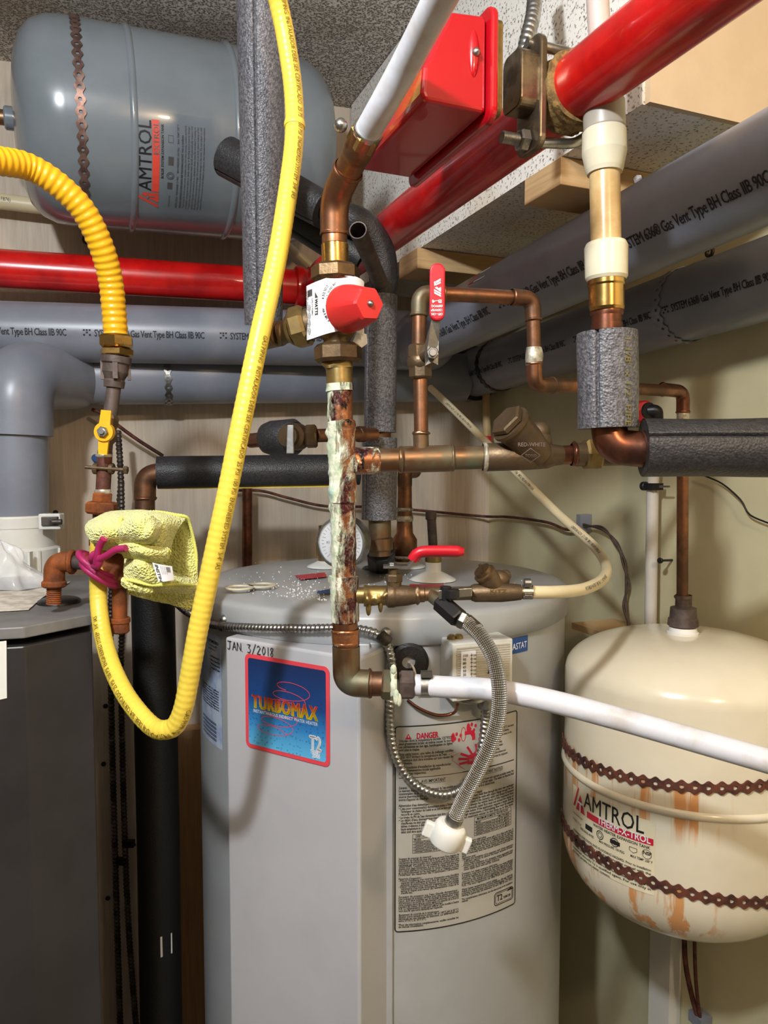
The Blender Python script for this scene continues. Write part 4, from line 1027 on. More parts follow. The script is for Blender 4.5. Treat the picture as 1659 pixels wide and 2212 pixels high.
b.add(vs, fs, None, True); b.add(vs[:seg], [list(range(seg))], None, False)
cap=b.obj('cap', M['red_plastic'], t)
m_=cap.modifiers.new('split', 'EDGE_SPLIT'); m_.split_angle=.35
b=MB(); b.lathe(k1-kd*.001, k1+kd*.006, [(0, .0034), (.002, .0034), (.004, .0026), (.005, .0008)], 16); b.obj('screw', M['steel'], cap)
# left hot port
b=MB(); q0=at(700, 690, YM+.012); q1=at(668, 700, YM+.02); q2=at(634, 712, YM+.022); q3=at(590, 728, YM+.03)
b.cyl(q0, at(662, 702, YM+.016), mm(34, YM), 28); b.obj('side_port', M['bronze_dark'], t)
b=MB(); b.hexnut(at(666, 701, YM+.016), at(632, 711, YM+.02), mm(46, YM), 8, .3); b.lathe(at(634, 711, YM+.02), at(622, 714, YM+.022), [(0, mm(38, YM)), (.003, mm(34, YM)), (.006, mm(29, YM))], 30); b.obj('union_nut', M['brass_dull'], t)
t=thing('copper_stub', 'short copper pipe entering the mixing valve from the left', 'pipe', q3-UP*.02)
b=MB(); b.cyl(at(627, 714, YM+.022), at(604, 720, YM+.026), mm(25, YM), 28); b.cyl(at(605, 720, YM+.026), at(574, 728, YM+.06), mm(28, YM), 28); ring(b, at(606, 720, YM+.026), V((-1, 0, 0)), mm(28, YM)); b.obj('pipe', M['copper_green'], t)
# ================================================================== UPPER COPPER SWEEP AND WHITE PEX
t=thing('copper_bend', 'copper pipe bending up from mixing valve to white plastic pipe', 'pipe', at(724, 575, YM))
b=MB(); b.cyl(at(724.5, 576, YM), at(723, 526, YM), mm(58, YM)/2, 36); b.obj('adaptor', M['brass'], t)
b=MB(); b.sweep([at(723, 530, YM), at(722.5, 500, YM)], mm(54, YM)/2, 32); b.obj('pipe', M['copper'], t)
b=MB(); b.sweep(fillet([at(722.5, 506, YM), at(722, 430, YM-.005), at(752, 368, YM-.03)], mm(70, YM), 16), mm(60, YM)/2, 36); ring(b, at(722.5, 505, YM), UP, mm(60, YM)/2, .003, .001); b.obj('elbow', M['copper'], t)
e0=at(752, 368, YM-.03); e1=at(792, 288, YM-.072); de=(e1-e0).normalized()
b=MB(); b.sweep([e0-de*.006, e0+de*.03], mm(55, YM)/2, 32); ring(b, e0, de, mm(60, YM)/2, .004, .0016); b.obj('pipe', M['copper'], t)
Le=(e1-e0).length
b=MB(); b.lathe(e0+de*Le*.38, e1, [(0, mm(60, .74)/2), (Le*.1, mm(63, .74)/2), (Le*.25, mm(64, .74)/2), (Le*.62, mm(64, .74)/2)], 32, 'auto'); b.obj('coupling', M['copper'], t)
b=MB(); b.hexnut(e1-de*Le*.28, e1+de*.004, mm(36, .73), 6, .4); b.obj('hex_fitting', M['brass_dull'], t)
b=MB(); b.lathe(e1-de*.001, e1+de*.007, [(0, mm(32, .73)), (.006, mm(32, .73))], 32, 'auto'); b.sphere(e1+V((-.024, -.01, .003)), .0065, 12); b.obj('crimp_ring', M['steel'], t)
p0=e1+de*.002; p1=at(873, 145, .655); p2=at(965, -30, .56)
t=thing('water_pipe', 'white plastic pipe slanting up in front of the red flow switch', 'pipe', p0-UP*.01)
b=MB(); ph=spline([p0, at(830, 222, .69), p1, at(922, 52, .605), p2, at(1010, -110, .52)], .01); b.sweep(ph, mm(57, .71)/2, 36); b.obj('pipe', M['whitepex'], t)
# ================================================================== LOWER WHITE PEX
t=thing('water_pipe', 'white plastic pipe running from bottom elbow to the right edge in front of tanks', 'pipe', at(1200, 1560, .74))
lp=[at(890, 1479, YM), at(960, 1484, .79), at(1060, 1490, .775), at(1180, 1512, .755), at(1330, 1551, .735), at(1480, 1593, .71), at(1680, 1650, .68), at(1760, 1672, .67)]
b=MB(); b.sweep(spline(lp, .008), mm(47, YM)/2, 36); b.obj('pipe', M['whitepex'], t)
b=MB(); q=at(921, 1481, YM-.004); b.lathe(q-V((.0065, 0, 0)), q+V((.0065, 0, 0)), [(0, mm(47, YM)/2+.0012), (.013, mm(47, YM)/2+.0012)], 32, 'auto')
b.box(at(921, 1456, YM-.012), V((.006, 0, 0)), V((0, .004, 0)), UP*.003); b.obj('clamp_ring', M['steel'], t)
# ================================================================== TEE BRANCH MANIFOLD
YB=.805
def mp_(px, py=None): 
    k=(px-760)/560; return at(px, (996-k*16) if py is None else py, YB+.03*k)
t=thing('copper_manifold', 'horizontal tarnished copper pipe from crusted riser tee toward the strainer', 'pipe', mp_(900)-UP*.02)
b=MB(); b.sweep([mp_(740), mp_(1060)], mm(51, YB)/2, 32)
for px in (848,):
    pass
ring(b, mp_(866), V((1, 0, 0)), mm(55, YB)/2, .005, .0022); ring(b, mp_(817), V((1, 0, 0)), mm(54, YB)/2, .003, .001)
b.obj('pipe', M['copper_green'], t)
b=MB(); b.cyl(mp_(760), mp_(820), mm(59, YB)/2, 32); crust(b, [mp_(762), mp_(780)], mm(58, YB)/2, .003, 80, 61); b.obj('socket', M['crusty'], t)
b=MB(); b.cyl(mp_(868), mp_(976), mm(58, YB)/2, 32); b.cyl(mp_(910)+UP*.006, at(909, 938, YB+.008), mm(34, YB)/2, 28); ring(b, at(909, 936, YB+.008), UP, mm(34, YB)/2, .004, .002); ring(b, mp_(977), V((1, 0, 0)), mm(56, YB)/2, .004, .002); b.obj('tee', M['copper_green'], t)
# strainer
t=thing('strainer', 'cast bronze Y strainer with slanted round plug beside foam elbow', 'strainer', mp_(1130)-UP*.03)
s0_=mp_(1046); s1_=mp_(1214); Ls=(s1_-s0_).length
b=MB(); b.lathe(s0_, s1_, [(0, mm(27, YB)), (Ls*.02, mm(31, YB)), (Ls*.5, mm(31, YB)), (Ls*.8, mm(29, YB)), (Ls*.9, mm(24, YB)), (Ls, mm(21, YB))], 36)
y0=at(1168, 985, YB+.02); y1=at(1104, 918, YB+.0); yd_=(y1-y0).normalized(); yl=(y1-y0).length
b.lathe(y0, y1, [(0, mm(30, YB)), (yl*.5, mm(38, YB)), (yl*.8, mm(39, YB)), (yl, mm(43, YB))], 36)
b.sphere(at(1166, 934, YB+.022), mm(24, YB), 20, (1, .8, 1)); b.sphere(at(1160, 955, YB+.022), mm(34, YB), 20, (1, .7, 1))
b.obj('body', M['bronze_dark'], t)
b=MB(); b.lathe(y1-yd_*.001, y1+yd_*.004, [(0, mm(45, YB)), (.004, mm(45, YB))], 36, 'auto'); b.hexnut(y1+yd_*.003, y1+yd_*.011, mm(40, YB), 6, .6); b.obj('plug', M['bronze_dark'], t)
b=MB(); ring(b, s0_+V((.001, 0, 0)), V((1, 0, 0)), mm(30, YB), .005, .0026); b.obj('solder_bead', M['solder'], t)
fs_=lambda x, y: at(1112, 968, YB)+V((x, -mm(31, YB)*.83+.0*x, y))
b=MB(); put(b, 'RED-WHITE', 0, 0, mm(12, YB), lambda x, y: at(1113, 965, YB)+V((x, -mm(29.5, YB)+.2*y, y)), w=mm(58, YB), bold=.006)
ff=lambda x, y: at(1140, 984, YB)+V((x, -mm(33, YB)+abs(y)*.12, y)); dmd=[(-mm(20, YB), 0), (0, mm(15, YB)), (mm(20, YB), 0), (0, -mm(15, YB)), (-mm(20, YB), 0)]
line2(b, dmd, .0007, ff); put(b, 'TOYO', -mm(12, YB), -mm(4, YB), mm(9, YB), ff, w=mm(24, YB), bold=.01)
b.obj('cast_lettering', M['iron'], t)
t=thing('pipe_union', 'brass hexagonal union right of the strainer, partly behind the foam elbow', 'union', mp_(1270)-UP*.03)
b=MB(); b.sweep([mp_(1208), mp_(1246)], mm(21, YB), 28); ring(b, mp_(1240), V((1, 0, 0)), mm(25, YB), .006, .003); b.obj('pipe', M['copper_dark'], t)
b=MB(); b.cyl(mp_(1240), mp_(1270), mm(26, YB), 28); b.cyl(mp_(1290), mp_(1345), mm(27, YB), 28); b.obj('tailpiece', M['bronze_dark'], t)
b=MB(); b.hexnut(mp_(1262), mp_(1296), mm(37, YB), 6, .5); b.obj('nut', M['brass_dull'], t)
# ================================================================== SMALL COPPER LOOP WITH RED HANDLED VALVE
rs=mm(31, .81)/2
t=thing('copper_loop', 'slim copper pipe looping from manifold over to the beige tank', 'pipe', at(910, 940, .81))
yv=.815
top=fillet([at(905, 746, yv), at(906, 634, yv), at(1002, 637, yv+.01), at(1150, 645, yv+.03), at(1153, 720, yv+.032), at(1155, 832, yv+.035), at(1250, 833, yv+.07), at(1476, 846, 1.035), at(1475, 960, 1.035), at(1474, 1312, 1.035)], mm(34, yv), 12)
b=MB(); b.sweep([at(910, 950, YB+.008), at(908, 806, yv)], rs, 28); b.sweep(top, rs, 28)
b.obj('pipe', M['copper'], t)
def sock(name, a, c, m_='copper_green', k=1.16):
    b=MB(); b.cyl(a, c, rs*k, 28, .1); ring(b, a, c-a, rs*k, .003, .0012); ring(b, c, c-a, rs*k, .003, .0012); return b.obj(name, M[m_], t)
def elbow(a, c, e, m_='copper_green', R=34):
    b=MB(); b.sweep(fillet([a, c, e], mm(R, yv), 12), rs*1.15, 28); ring(b, a, c-a, rs*1.15, .003, .0014); ring(b, e, e-c, rs*1.15, .003, .0014); return b.obj('elbow', M[m_], t)
elbow(at(905.5, 680, yv), at(906, 634, yv), at(958, 635.5, yv+.005))
elbow(at(1108, 642, yv+.022), at(1150, 645, yv+.03), at(1152, 690, yv+.031), 'copper')
elbow(at(1154, 785, yv+.033), at(1155, 832, yv+.035), at(1193, 832.5, yv+.05), 'copper')
elbow(at(1432, 841, 1.015), at(1476, 846, 1.035), at(1475.5, 890, 1.035), 'copper_dark')
b=MB(); b.cyl(at(1475, 888, 1.035), at(1475, 925, 1.035), rs*1.04, 24); b.obj('solder_patch', M['solder'], t)
b=MB(); ring(b, at(1153, 770, yv+.033), UP, rs*1.1, .02, .0025); b.obj('solder_patch', M['solder'], t)
t=thing('ball_valve', 'small bronze valve with long upright red handle on the slim copper pipe', 'valve', at(910, 815, yv))
b=MB(); b.hexnut(at(908.5, 818, yv), at(908, 788, yv), mm(26, yv), 8); b.hexnut(at(906, 745, yv), at(907, 775, yv), mm(27, yv), 8)
b.sphere(at(908, 782, yv), mm(29, yv), 20, (1, 1, .9)); b.sweep([at(910, 774, yv), at(930, 764, yv-.025)], mm(14, yv), 20); b.obj('body', M['bronze_dark'], t)
b=MB()
hn=[at(918, 790, yv-.030), at(918, 742, yv-.030), at(932, 690, yv-.036), at(951, 690, yv-.036), at(948, 742, yv-.030), at(946, 788, yv-.030), at(934, 782, yv-.030)]
hn=[V(p) for p in hn]; b.prism(hn, V((0, .0025, 0))); b.obj('lever', M['steel'], t)
b=MB(); q=at(934, 764, yv-.032); b.hexnut(q, q+V((0, -.006, 0)), .0068); b.cyl(q+V((0, -.005, 0)), q+V((0, -.009, 0)), .004, 12); b.obj('nut', M['steel'], t)
c0=at(943, 694, yv-.036); c1=at(943, 571, yv-.034)
hz=c1.z-c0.z
b=MB(); b.prism([c0+V((x, .003, z)) for x, z in rrect(-.0075, 0, .0085, hz, .0078, 8)], V((0, -.007, 0))); g=b.obj('grip', M['red_grip'], t, bevel=.002)
fg=lambda x, y: c0+V((x, -.0046, y)); b=MB()
for P_ in (((472, 590), (590, 655), (590, 685), (476, 625)), ((470, 545), (590, 610), (590, 643), (472, 578)), ((482, 520), (520, 500), (548, 530), (590, 505), (590, 595), (560, 578)), ((470, 415), (500, 400), (500, 470), (475, 490)), ((500, 455), (585, 408), (585, 440), (500, 482)), ((508, 397), (585, 352), (585, 395), (508, 440))):
    poly2(b, [((x-530)*6.0e-5+.0005, hz*(1110-y)/1040) for x, y in P_], fg)
put(b, 'B-4', 0, 0, .0048, lambda x, y: fg(.0052-x, hz*.36+.0-y), w=.010, bold=.02)
put(b, '600WOG', 0, 0, .0035, lambda x, y: fg(.006-x, hz*.27-y), w=.0115, bold=.02)
put(b, '150WSP', 0, 0, .0035, lambda x, y: fg(.006-x, hz*.20-y), w=.0115, bold=.02)
put(b, 'OFF\u2014ON', 0, 0, .0035, lambda x, y: fg(.006-x, hz*.13-y), w=.0115, bold=.02)
b.obj('grip_lettering', M['paper'], g)
# ================================================================== LOWER SIDE BRANCH: tap, tee, drain valve, check valve
YD=.80
t=thing('stop_valve', 'small bronze stop valve with level red handle on the riser', 'valve', at(855, 1300, YD))
b=MB(); b.cyl(at(768, 1286, YD), at(800, 1286, YD), mm(18, YD), 24); crust(b, [at(786, 1286, YD), at(838, 1286, YD)], mm(21, YD), .006, 75, 70, thr=-.1)
b.sphere(at(796, 1312, YD-.005), .004, 10, (.8, .6, 2.4)); b.sphere(at(822, 1308, YD-.005), .004, 10, (.7, .6, 2)); b.obj('nipple', M['brass_dull'], t, label='crusted nipple')
b=MB(); b.lathe(at(832, 1287, YD), at(900, 1286, YD), [(0, mm(20, YD)), (.003, mm(26, YD)), (.009, mm(26, YD)), (.012, mm(24, YD)), (.024, mm(22, YD)), (.034, mm(18, YD))], 28, 'auto')
b.cyl(at(852, 1280, YD), at(851, 1243, YD), mm(16, YD), 24); b.hexnut(at(851, 1258, YD), at(851, 1240, YD), mm(19, YD), 6); b.cyl(at(850, 1243, YD), at(849, 1228, YD), mm(10, YD), 16); b.obj('body', M['bronze_dark'], t)
b=MB()
pl=[at(828, 1226, YD), at(880, 1226, YD), at(905, 1196, YD-.002), at(925, 1194, YD-.002)]
for a, c in zip(pl, pl[1:]): b.prism([a+V((0, -.008, .0)), c+V((0, -.008, 0)), c+V((0, .008, 0)), a+V((0, .008, 0))], UP*.0028)
b.hexnut(at(848, 1224, YD), at(848, 1215, YD), mm(9, YD)); b.obj('lever', M['steel'], t)
b=MB(); P_=[at(893, 1208, YD), at(908, 1193, YD-.002), at(960, 1191, YD-.002), at(1002, 1192, YD-.002)]
b.sweep(spline(P_, .003), lambda s_, a, L: .0042+.005*abs(math.sin(a))*(1 if s_<L-.006 else max(.1, (L-s_)/.006)), 20, up=UP)
b.obj('grip', M['red_grip'], t)
t=thing('copper_branch', 'short copper tee between small stop valve and black drain valve', 'pipe', at(915, 1310, YD))
b=MB(); b.cyl(at(893, 1285, YD), at(918, 1284, YD), mm(17, YD), 24); b.sweep([at(915, 1284, YD), at(1025, 1281, YD)], mm(15, YD), 24); ring(b, at(902, 1285, YD), V((1, 0, 0)), mm(18, YD), .005, .002); b.sweep([at(930, 1284, YD), at(962, 1310, YD-.02)], mm(15, YD), 24); b.obj('tee', M['copper_green'], t)
t=thing('drain_valve', 'black quarter turn drain valve with steel butterfly handle above braided hose', 'valve', at(970, 1330, YD-.03))
d0=at(950, 1300, YD-.02); d1=at(993, 1338, YD-.045); dd_=(d1-d0).normalized()
b=MB(); b.hexnut(d0, d1, mm(21, YD), 6, .2); b.cyl(d0.lerp(d1, .3), d0.lerp(d1, .3)+UP*.022, .006, 16); b.obj('body', M['black'], t)
b=MB(); hp=[at(948, 1296, YD-.03), at(985, 1289, YD-.034), at(1018, 1283, YD-.028)]
b.prism([at(948, 1275, YD-.032), at(1020, 1270, YD-.024), at(1020, 1288, YD-.024), at(948, 1296, YD-.032)], V((.0, .004, 0)))
b.prism([at(948, 1276, YD-.032), at(1020, 1270, YD-.024), at(1016, 1266, YD+.004), at(955, 1270, YD-.004)], V((0, 0, -.002)))
b.obj('butterfly_handle', M['steel'], t, bevel=.0008)
b=MB(); b.cyl(at(977, 1293, YD-.036), at(977, 1273, YD-.036), .0075, 20); b.obj('handle_hub', M['black'], t)
# check valve
t=thing('check_valve', 'cast bronze Y check valve with slotted plug joined to cream hose', 'valve', at(1080, 1300, YD))
b=MB(); k0_=at(1018, 1281, YD); k1_=at(1125, 1279, YD); kl=(k1_-k0_).length
b.lathe(k0_, k1_, [(0, mm(17, YD)), (.004, mm(20, YD)), (kl*.6, mm(21, YD)), (kl*.85, mm(19, YD)), (kl, mm(17, YD))], 30)
z0_=at(1075, 1275, YD+.005); z1_=at(1048, 1240, YD-.002); zd_=(z1_-z0_).normalized(); zl=(z1_-z0_).length
b.lathe(z0_, z1_, [(0, mm(22, YD)), (zl*.6, mm(24, YD)), (zl, mm(23, YD))], 30); b.sphere(at(1092, 1243, YD+.01), mm(13, YD), 16); b.sphere(at(1078, 1252, YD+.005), mm(24, YD), 20, (1, .8, .9)); b.obj('body', M['bronze_dark'], t)
b=MB(); b.lathe(z1_-zd_*.001, z1_+zd_*.008, [(0, mm(25, YD)), (.003, mm(25, YD)), (.004, mm(20, YD)), (.008, mm(19, YD))], 30, 'auto')
b.box(z1_+zd_*.0085, V((.009, 0, .0)).cross(zd_).normalized()*.009, zd_*.001, zd_.cross(V((1, 0, 0)).cross(zd_)).normalized()*.0016); b.obj('plug', M['bronze'], t)
b=MB(); put(b, 'KITZ', 0, 0, mm(11, YD), lambda x, y: at(1055, 1277, YD)+V((x, -mm(21.5, YD), y)), w=mm(36, YD), bold=.02); b.obj('cast_lettering', M['brass_dull'], t)
b=MB(); b.cyl(at(1122, 1279, YD), at(1150, 1279, YD), mm(13, YD), 24); b.obj('hose_barb', M['brass_dull'], t)
# cream hose
t=thing('hose', 'cream plastic hose looping right then slanting back up across the wall', 'hose', at(1250, 1290, .85))
cp=[at(1128, 1279, YD), at(1200, 1279, .82), at(1262, 1272, .87), at(1303, 1250, .95), at(1308, 1218, 1.03), at(1278, 1175, 1.1), at(1200, 1105, 1.2), at(1110, 1015, 1.3), at(1020, 925, 1.42), at(962, 868, 1.5), at(930, 838, 1.55)]
cps=spline(cp, .006); b=MB(); b.sweep(cps, mm(28, .82)/2, 28); b.obj('tube', M['creampex'], t)
hose_print(t, M['ink_grey'], cps, mm(28, .82)/2, 'POTABLE WATER TUBE  PEX 1/2"  ASTM F876/F877', .006, -.3, .1, .22)
b=MB(); q=at(1139, 1279, YD); b.lathe(q-V((.0055, 0, 0)), q+V((.0055, 0, 0)), [(0, mm(31, .82)/2), (.011, mm(31, .82)/2)], 28, 'auto')
for k in range(10):
    a=-.6+k*.26; b.box(q+V((0, -math.cos(a), math.sin(a)))*mm(31.5, .82)/2, V((.004, 0, 0)), V((0, math.sin(a), math.cos(a)))*.0006, V((0, -math.cos(a), math.sin(a)))*.0006)
b.cyl(at(1132, 1259, YD-.008), at(1147, 1259, YD-.008), .0048, 14); b.obj('worm_clamp', M['steel'], t)
# braided hose
t=thing('supply_hose', 'braided steel hose hanging down with white plastic wing nut', 'hose', at(960, 1820, .72))
hb=[at(1018, 1352, .748), at(1042, 1378, .738), at(1066, 1422, .73), at(1078, 1480, .722), at(1077, 1540, .72), at(1062, 1600, .72), at(1034, 1662, .722), at(1004, 1720, .725), at(980, 1772, .728)]
b=MB(); hbp=spline([at(1006, 1342, .755)]+hb, .003); b.sweep(hbp, mm(34, .72)/2, 36); b.obj('braided_hose', M['braid'], t)
b=MB(); n0=d1-dd_*.001; n1=at(1012, 1346, .752); b.hexnut(n0, n0.lerp(n1, .75), mm(20, .76), 6, .4); b.obj('nut', M['steel'], t)
b=MB(); b.cyl(at(1006, 1341, .756), at(1032, 1364, .743), mm(18, .75), 28); b.obj('ferrule', M['steel'], t)
b=MB(); q=at(985, 1762, .728); q2=at(974, 1787, .729); b.cyl(q, q2, mm(19, .73), 28); b.obj('ferrule', M['steel'], t)
qd=(q2-q).normalized(); w0_=q2-qd*.004; 
b=MB(); b.lathe(w0_, w0_+qd*.024, [(0, mm(26, .72)), (.001, mm(33, .72)), (.005, mm(37, .72)), (.012, mm(38, .72)), (.023, mm(36, .72)), (.024, mm(30, .72))], 32)
for sx_ in (-1, 1):
    wd_=V((1, -.1, .0)); wd_=(wd_-qd*wd_.dot(qd)).normalized()*sx_; c=w0_+qd*.015+wd_*mm(42, .72)
    b.box(c, wd_*.006, qd*.008, wd_.cross(qd).normalized()*.0035)
b.obj('wing_nut', M['whitepvc'], t, bevel=.0015)
# ================================================================== GALVANISED FLEXIBLE CONDUITS
def conduit(b, pts, r, pitch=.0062, amp=.12, seg=20, step=.0009):
    P=dens(spline(pts, .004), step)
    b.sweep(P, lambda s_, a, L: r*(1-amp+2*amp*(.5+.5*math.sin(2*pi*s_/pitch+a))**.7), seg)
t=thing('flexible_conduit', 'metal flexible conduit hugging heater lid then looping down over the notice', 'conduit', at(900, 1720, .93))
pts=[at(330, 1265, 1.22), at(370, 1293, 1.16), at(405, 1322, 1.1)]
pts+=[cylhit(x, y, off=.0105) for x, y in ((432, 1338), (458, 1349), (500, 1354), (560, 1357), (620, 1358), (680, 1358), (740, 1357), (790, 1362), (820, 1373))]
pts+=[cylhit(837, 1395, off=.012), cylhit(846, 1425, off=.014), cylhit(847, 1470, off=.014), cylhit(842, 1540, off=.013), cylhit(846, 1600, off=.013), cylhit(862, 1650, off=.014), cylhit(890, 1688, off=.016), cylhit(925, 1710, off=.02), cylhit(965, 1716, off=.022), cylhit(1000, 1700, off=.022), cylhit(1028, 1660, off=.02), cylhit(1043, 1600, off=.018), cylhit(1048, 1550, off=.016), V(at(1049, 1522, .962))]
b=MB(); conduit(b, pts, .0057); b.obj('spiral_tube', M['conduit'], t)
b=MB()
q=cylhit(829, 1378, off=.012); dq=(cylhit(840, 1395, off=.012)-cylhit(812, 1367, off=.012)).normalized()
b.cyl(q-dq*.007, q+dq*.009, .0078, 16); b.obj('strap', M['steel_dark'], t)
b=MB(); q=cylhit(834, 1366, off=.008); b.lathe(q, q+V((0, -.006, 0)), [(0, .0068), (.002, .0066), (.005, .004), (.006, .001)], 16); b.obj('screw', M['steel'], t)
b=MB(); q=cylhit(478, 1352, off=.0105); b.cyl(q-V((.002, -.0, 0)), q+V((.0045, -.001, 0)), .0072, 16); b.obj('strap', M['steel_dark'], t)
b=MB(); q=cylhit(485, 1338, off=.003); b.lathe(q, q+V((-.001, -.007, 0)), [(0, .0072), (.002, .007), (.005, .004), (.006, .001)], 16); b.obj('screw', M['steel'], t)
b=MB(); q=at(1049, 1530, .962); b.cyl(q, q+UP*.014, .011, 20); b.obj('connector', M['steel'], t)
t=thing('flexible_conduit', 'metal flexible conduit rising to the ceiling behind the red flow switch', 'conduit', at(1130, 140, .86))
b=MB(); conduit(b, [at(1122, 190, .855), at(1129, 130, .86), at(1140, 80, .87), at(1152, 30, .885), at(1156, -30, .91), at(1158, -90, .93)], .0083, .0085, .1); b.obj('spiral_tube', M['conduit'], t)
# ================================================================== FOAM INSULATION SLEEVES
def foam_sleeve(b, p0, p1, r0, r1, rin, seg=48, lump=.0012, slit=None, rag=.003):
    P=dens([p0, p1], .005); d=(p1-p0).normalized(); sd=random.random()*99
    def rf(s_, a, L):
        r=r0+(r1-r0)*s_/L+lump*noise.noise(V((math.cos(a)*1.3+sd, math.sin(a)*1.3, s_*12)))
        if slit is not None:
            da=abs((a-slit+pi) % (2*pi)-pi); r-=.0055*math.exp(-(da/.045)**2)
        return r
    b.sweep(P, rf, max(seg, 180 if slit is not None else seg), False)
    for q, r, sg in ((p0, r0, -1), (p1, r1, 1)):
        b.lathe(q, q+d*.0001*sg, [(0, r), (.00005, rin)], seg, True, cap=False)
        b.lathe(q, q-d*sg*.03, [(0, rin), (.03, rin*.98)], seg, True, cap=False)
t=thing('pipe_insulation', 'tall grey foam sleeve hanging in front of the grey tank, beside yellow hose', 'insulation', at(567, 705, .86))
f0=at(563, -60, .95); f1=at(569, 703, 1.02)
b=MB(); foam_sleeve(b, f0, f1, mm(106, .92)/2, mm(80, 1.02)/2, .012, slit=.12, lump=.0008); b.obj('foam_sleeve', M['foam'], t)
t=thing('pipe_insulation', 'grey foam sleeve lying diagonally behind the tall one, cut end upward left', 'insulation', at(500, 370, 1.12))
b=MB(); foam_sleeve(b, at(492, 340, 1.16), at(700, 455, 1.10), .030, .026, .014, slit=2.6); b.obj('foam_sleeve', M['foam_dark'], t)
b=MB(); foam_sleeve(b, at(640, 470, 1.17), at(780, 560, 1.18), .028, .028, .014, slit=2.6); b.obj('foam_sleeve', M['foam_black'], t)
t=thing('cut_pipe', 'open ended grey metal pipe stub pointing up behind the copper bend', 'pipe', at(800, 590, 1.05))
b=MB(); q0=at(773, 497, .98); q1=at(822, 612, 1.15); dq=(q1-q0).normalized(); b.sweep([q0, q1], mm(38, .99)/2, 32, False)
b.lathe(q0, q0+dq*.0002, [(0, mm(38, .99)/2), (.0001, mm(33, .99)/2)], 32, cap=False); b.lathe(q0, q1, [(0, mm(33, .99)/2), (.08, mm(32, .99)/2)], 32, cap=False); b.obj('pipe', M['iron'], t)
b=MB(); b.cyl(q0+dq*.06, q0+dq*.065, mm(32, .99)/2, 20); b.obj('inner_plug', M['black'], t)
t=thing('pipe_insulation', 'black foam sleeve bent round behind the cut pipe, right of the copper bend', 'insulation', at(825, 640, 1.15))
b=MB(); b.sweep(spline([at(745, 470, 1.14), at(790, 492, 1.14), at(818, 540, 1.15), at(828, 600, 1.16), at(824, 640, 1.17)], .006), lambda s_, a, L: .0225+.0015*noise.noise(V((math.cos(a)*2, math.sin(a)*2, s_*30))), 48); b.obj('foam_sleeve', M['foam_dark'], t)
t=thing('pipe_insulation', 'upright grey foam sleeve behind the mixing valve, upper of two on one pipe', 'insulation', at(823, 932, 1.16))
b=MB(); foam_sleeve(b, at(824, 640, 1.17), at(821, 934, 1.17), .0250, .0250, .017, slit=.9); b.obj('foam_sleeve', M['foam'], t)
b=MB(); b.sweep([at(821, 925, 1.17), at(820, 955, 1.17)], .0175, 28); b.obj('pipe', M['copper'], t)
t=thing('pipe_insulation', 'short upright grey foam sleeve above heater lid, below the longer one', 'insulation', at(819, 1120, 1.17))
b=MB(); foam_sleeve(b, at(820, 946, 1.17), at(819, 1122, 1.17), .0275, .0272, .017, slit=.9); b.obj('foam_sleeve', M['foam'], t)
b=MB(); b.sweep([at(820, 1110, 1.17), at(821, 1200, 1.17)], .0178, 28); b.cyl(at(820, 1160, 1.17), at(821, 1190, 1.17), .021, 28); b.obj('pipe', M['copper_green'], t)
b=MB(); b.hexnut(at(822, 1186, 1.17), lidpt(822, 1226)+UP*0, .024, 8); q=lidpt(822, 1228); b.lathe(q, q+UP*.004, [(0, .034), (.003, .03)], 32); b.obj('rubber_boot', M['black'], t)
t=thing('pipe_insulation', 'horizontal black foam sleeve behind the yellow hose with copper elbow at left', 'insulation', at(530, 1055, 1.33))
b=MB(); foam_sleeve(b, at(340, 1021, 1.33), at(775, 1014, 1.40), .0292, .0292, .018, slit=4.2); b.obj('foam_sleeve', M['foam_dark'], t)
b=MB(); q=at(352, 1054, 1.33); q2=at(730, 1049, 1.39)
b.box((q+q2)/2, (q2-q)/2, V((0, .004, 0)), UP*.0022); b.obj('yellow_tape', M['yellow'], t)
b=MB(); rr3=mm(42, 1.33)/2; b.sweep(fillet([at(362, 1021, 1.33), at(314, 1028, 1.33), at(313, 1080, 1.33)], mm(46, 1.33), 14), rr3*1.1, 32); ring(b, at(313, 1076, 1.33), UP, rr3*1.1, .006, .002); b.obj('elbow', M['copper'], t)
b=MB(); b.sweep([at(313, 1074, 1.33), at(313, 1270, 1.33)], rr3, 28); b.obj('pipe', M['copper'], t)
t=thing('insulated_valve', 'foam wrapped valve with bare round cap and lever, left of the riser', 'valve', at(610, 975, 1.05))
b=MB(); b.lathe(at(563, 948, 1.10), at(668, 942, 1.06), [(0, .006), (.003, .014), (.010, .022), (.022, .0255), (.060, .0262), (.066, .022)], 36); b.obj('foam_wrap', M['foam_dark'], t)
b=MB(); b.cyl(at(540, 952, 1.12), at(572, 949, 1.1), .011, 20); b.obj('pipe', M['copper'], t)
b=MB(); b.cyl(at(682, 941, 1.05), at(812, 938, 1.12), .0095, 20); b.cyl(at(772, 938, 1.10), at(788, 938, 1.11), .0118, 20); b.obj('pipe', M['copper'], t)
b=MB(); q=at(645, 944, 1.06); b.lathe(q, q+V((-.012, -.034, 0)), [(0, .019), (.022, .019), (.028, .015), (.036, .0145)], 28, 'auto'); b.hexnut(at(660, 943, 1.05), at(685, 942, 1.05), .017, 6); b.obj('body', M['bronze'], t)
b=MB(); b.prism([at(620, 918, 1.02), at(634, 918, 1.02), at(634, 980, 1.02), at(618, 980, 1.02)], V((.001, .003, 0))); b.obj('lever', M['steel'], t, bevel=.0008)
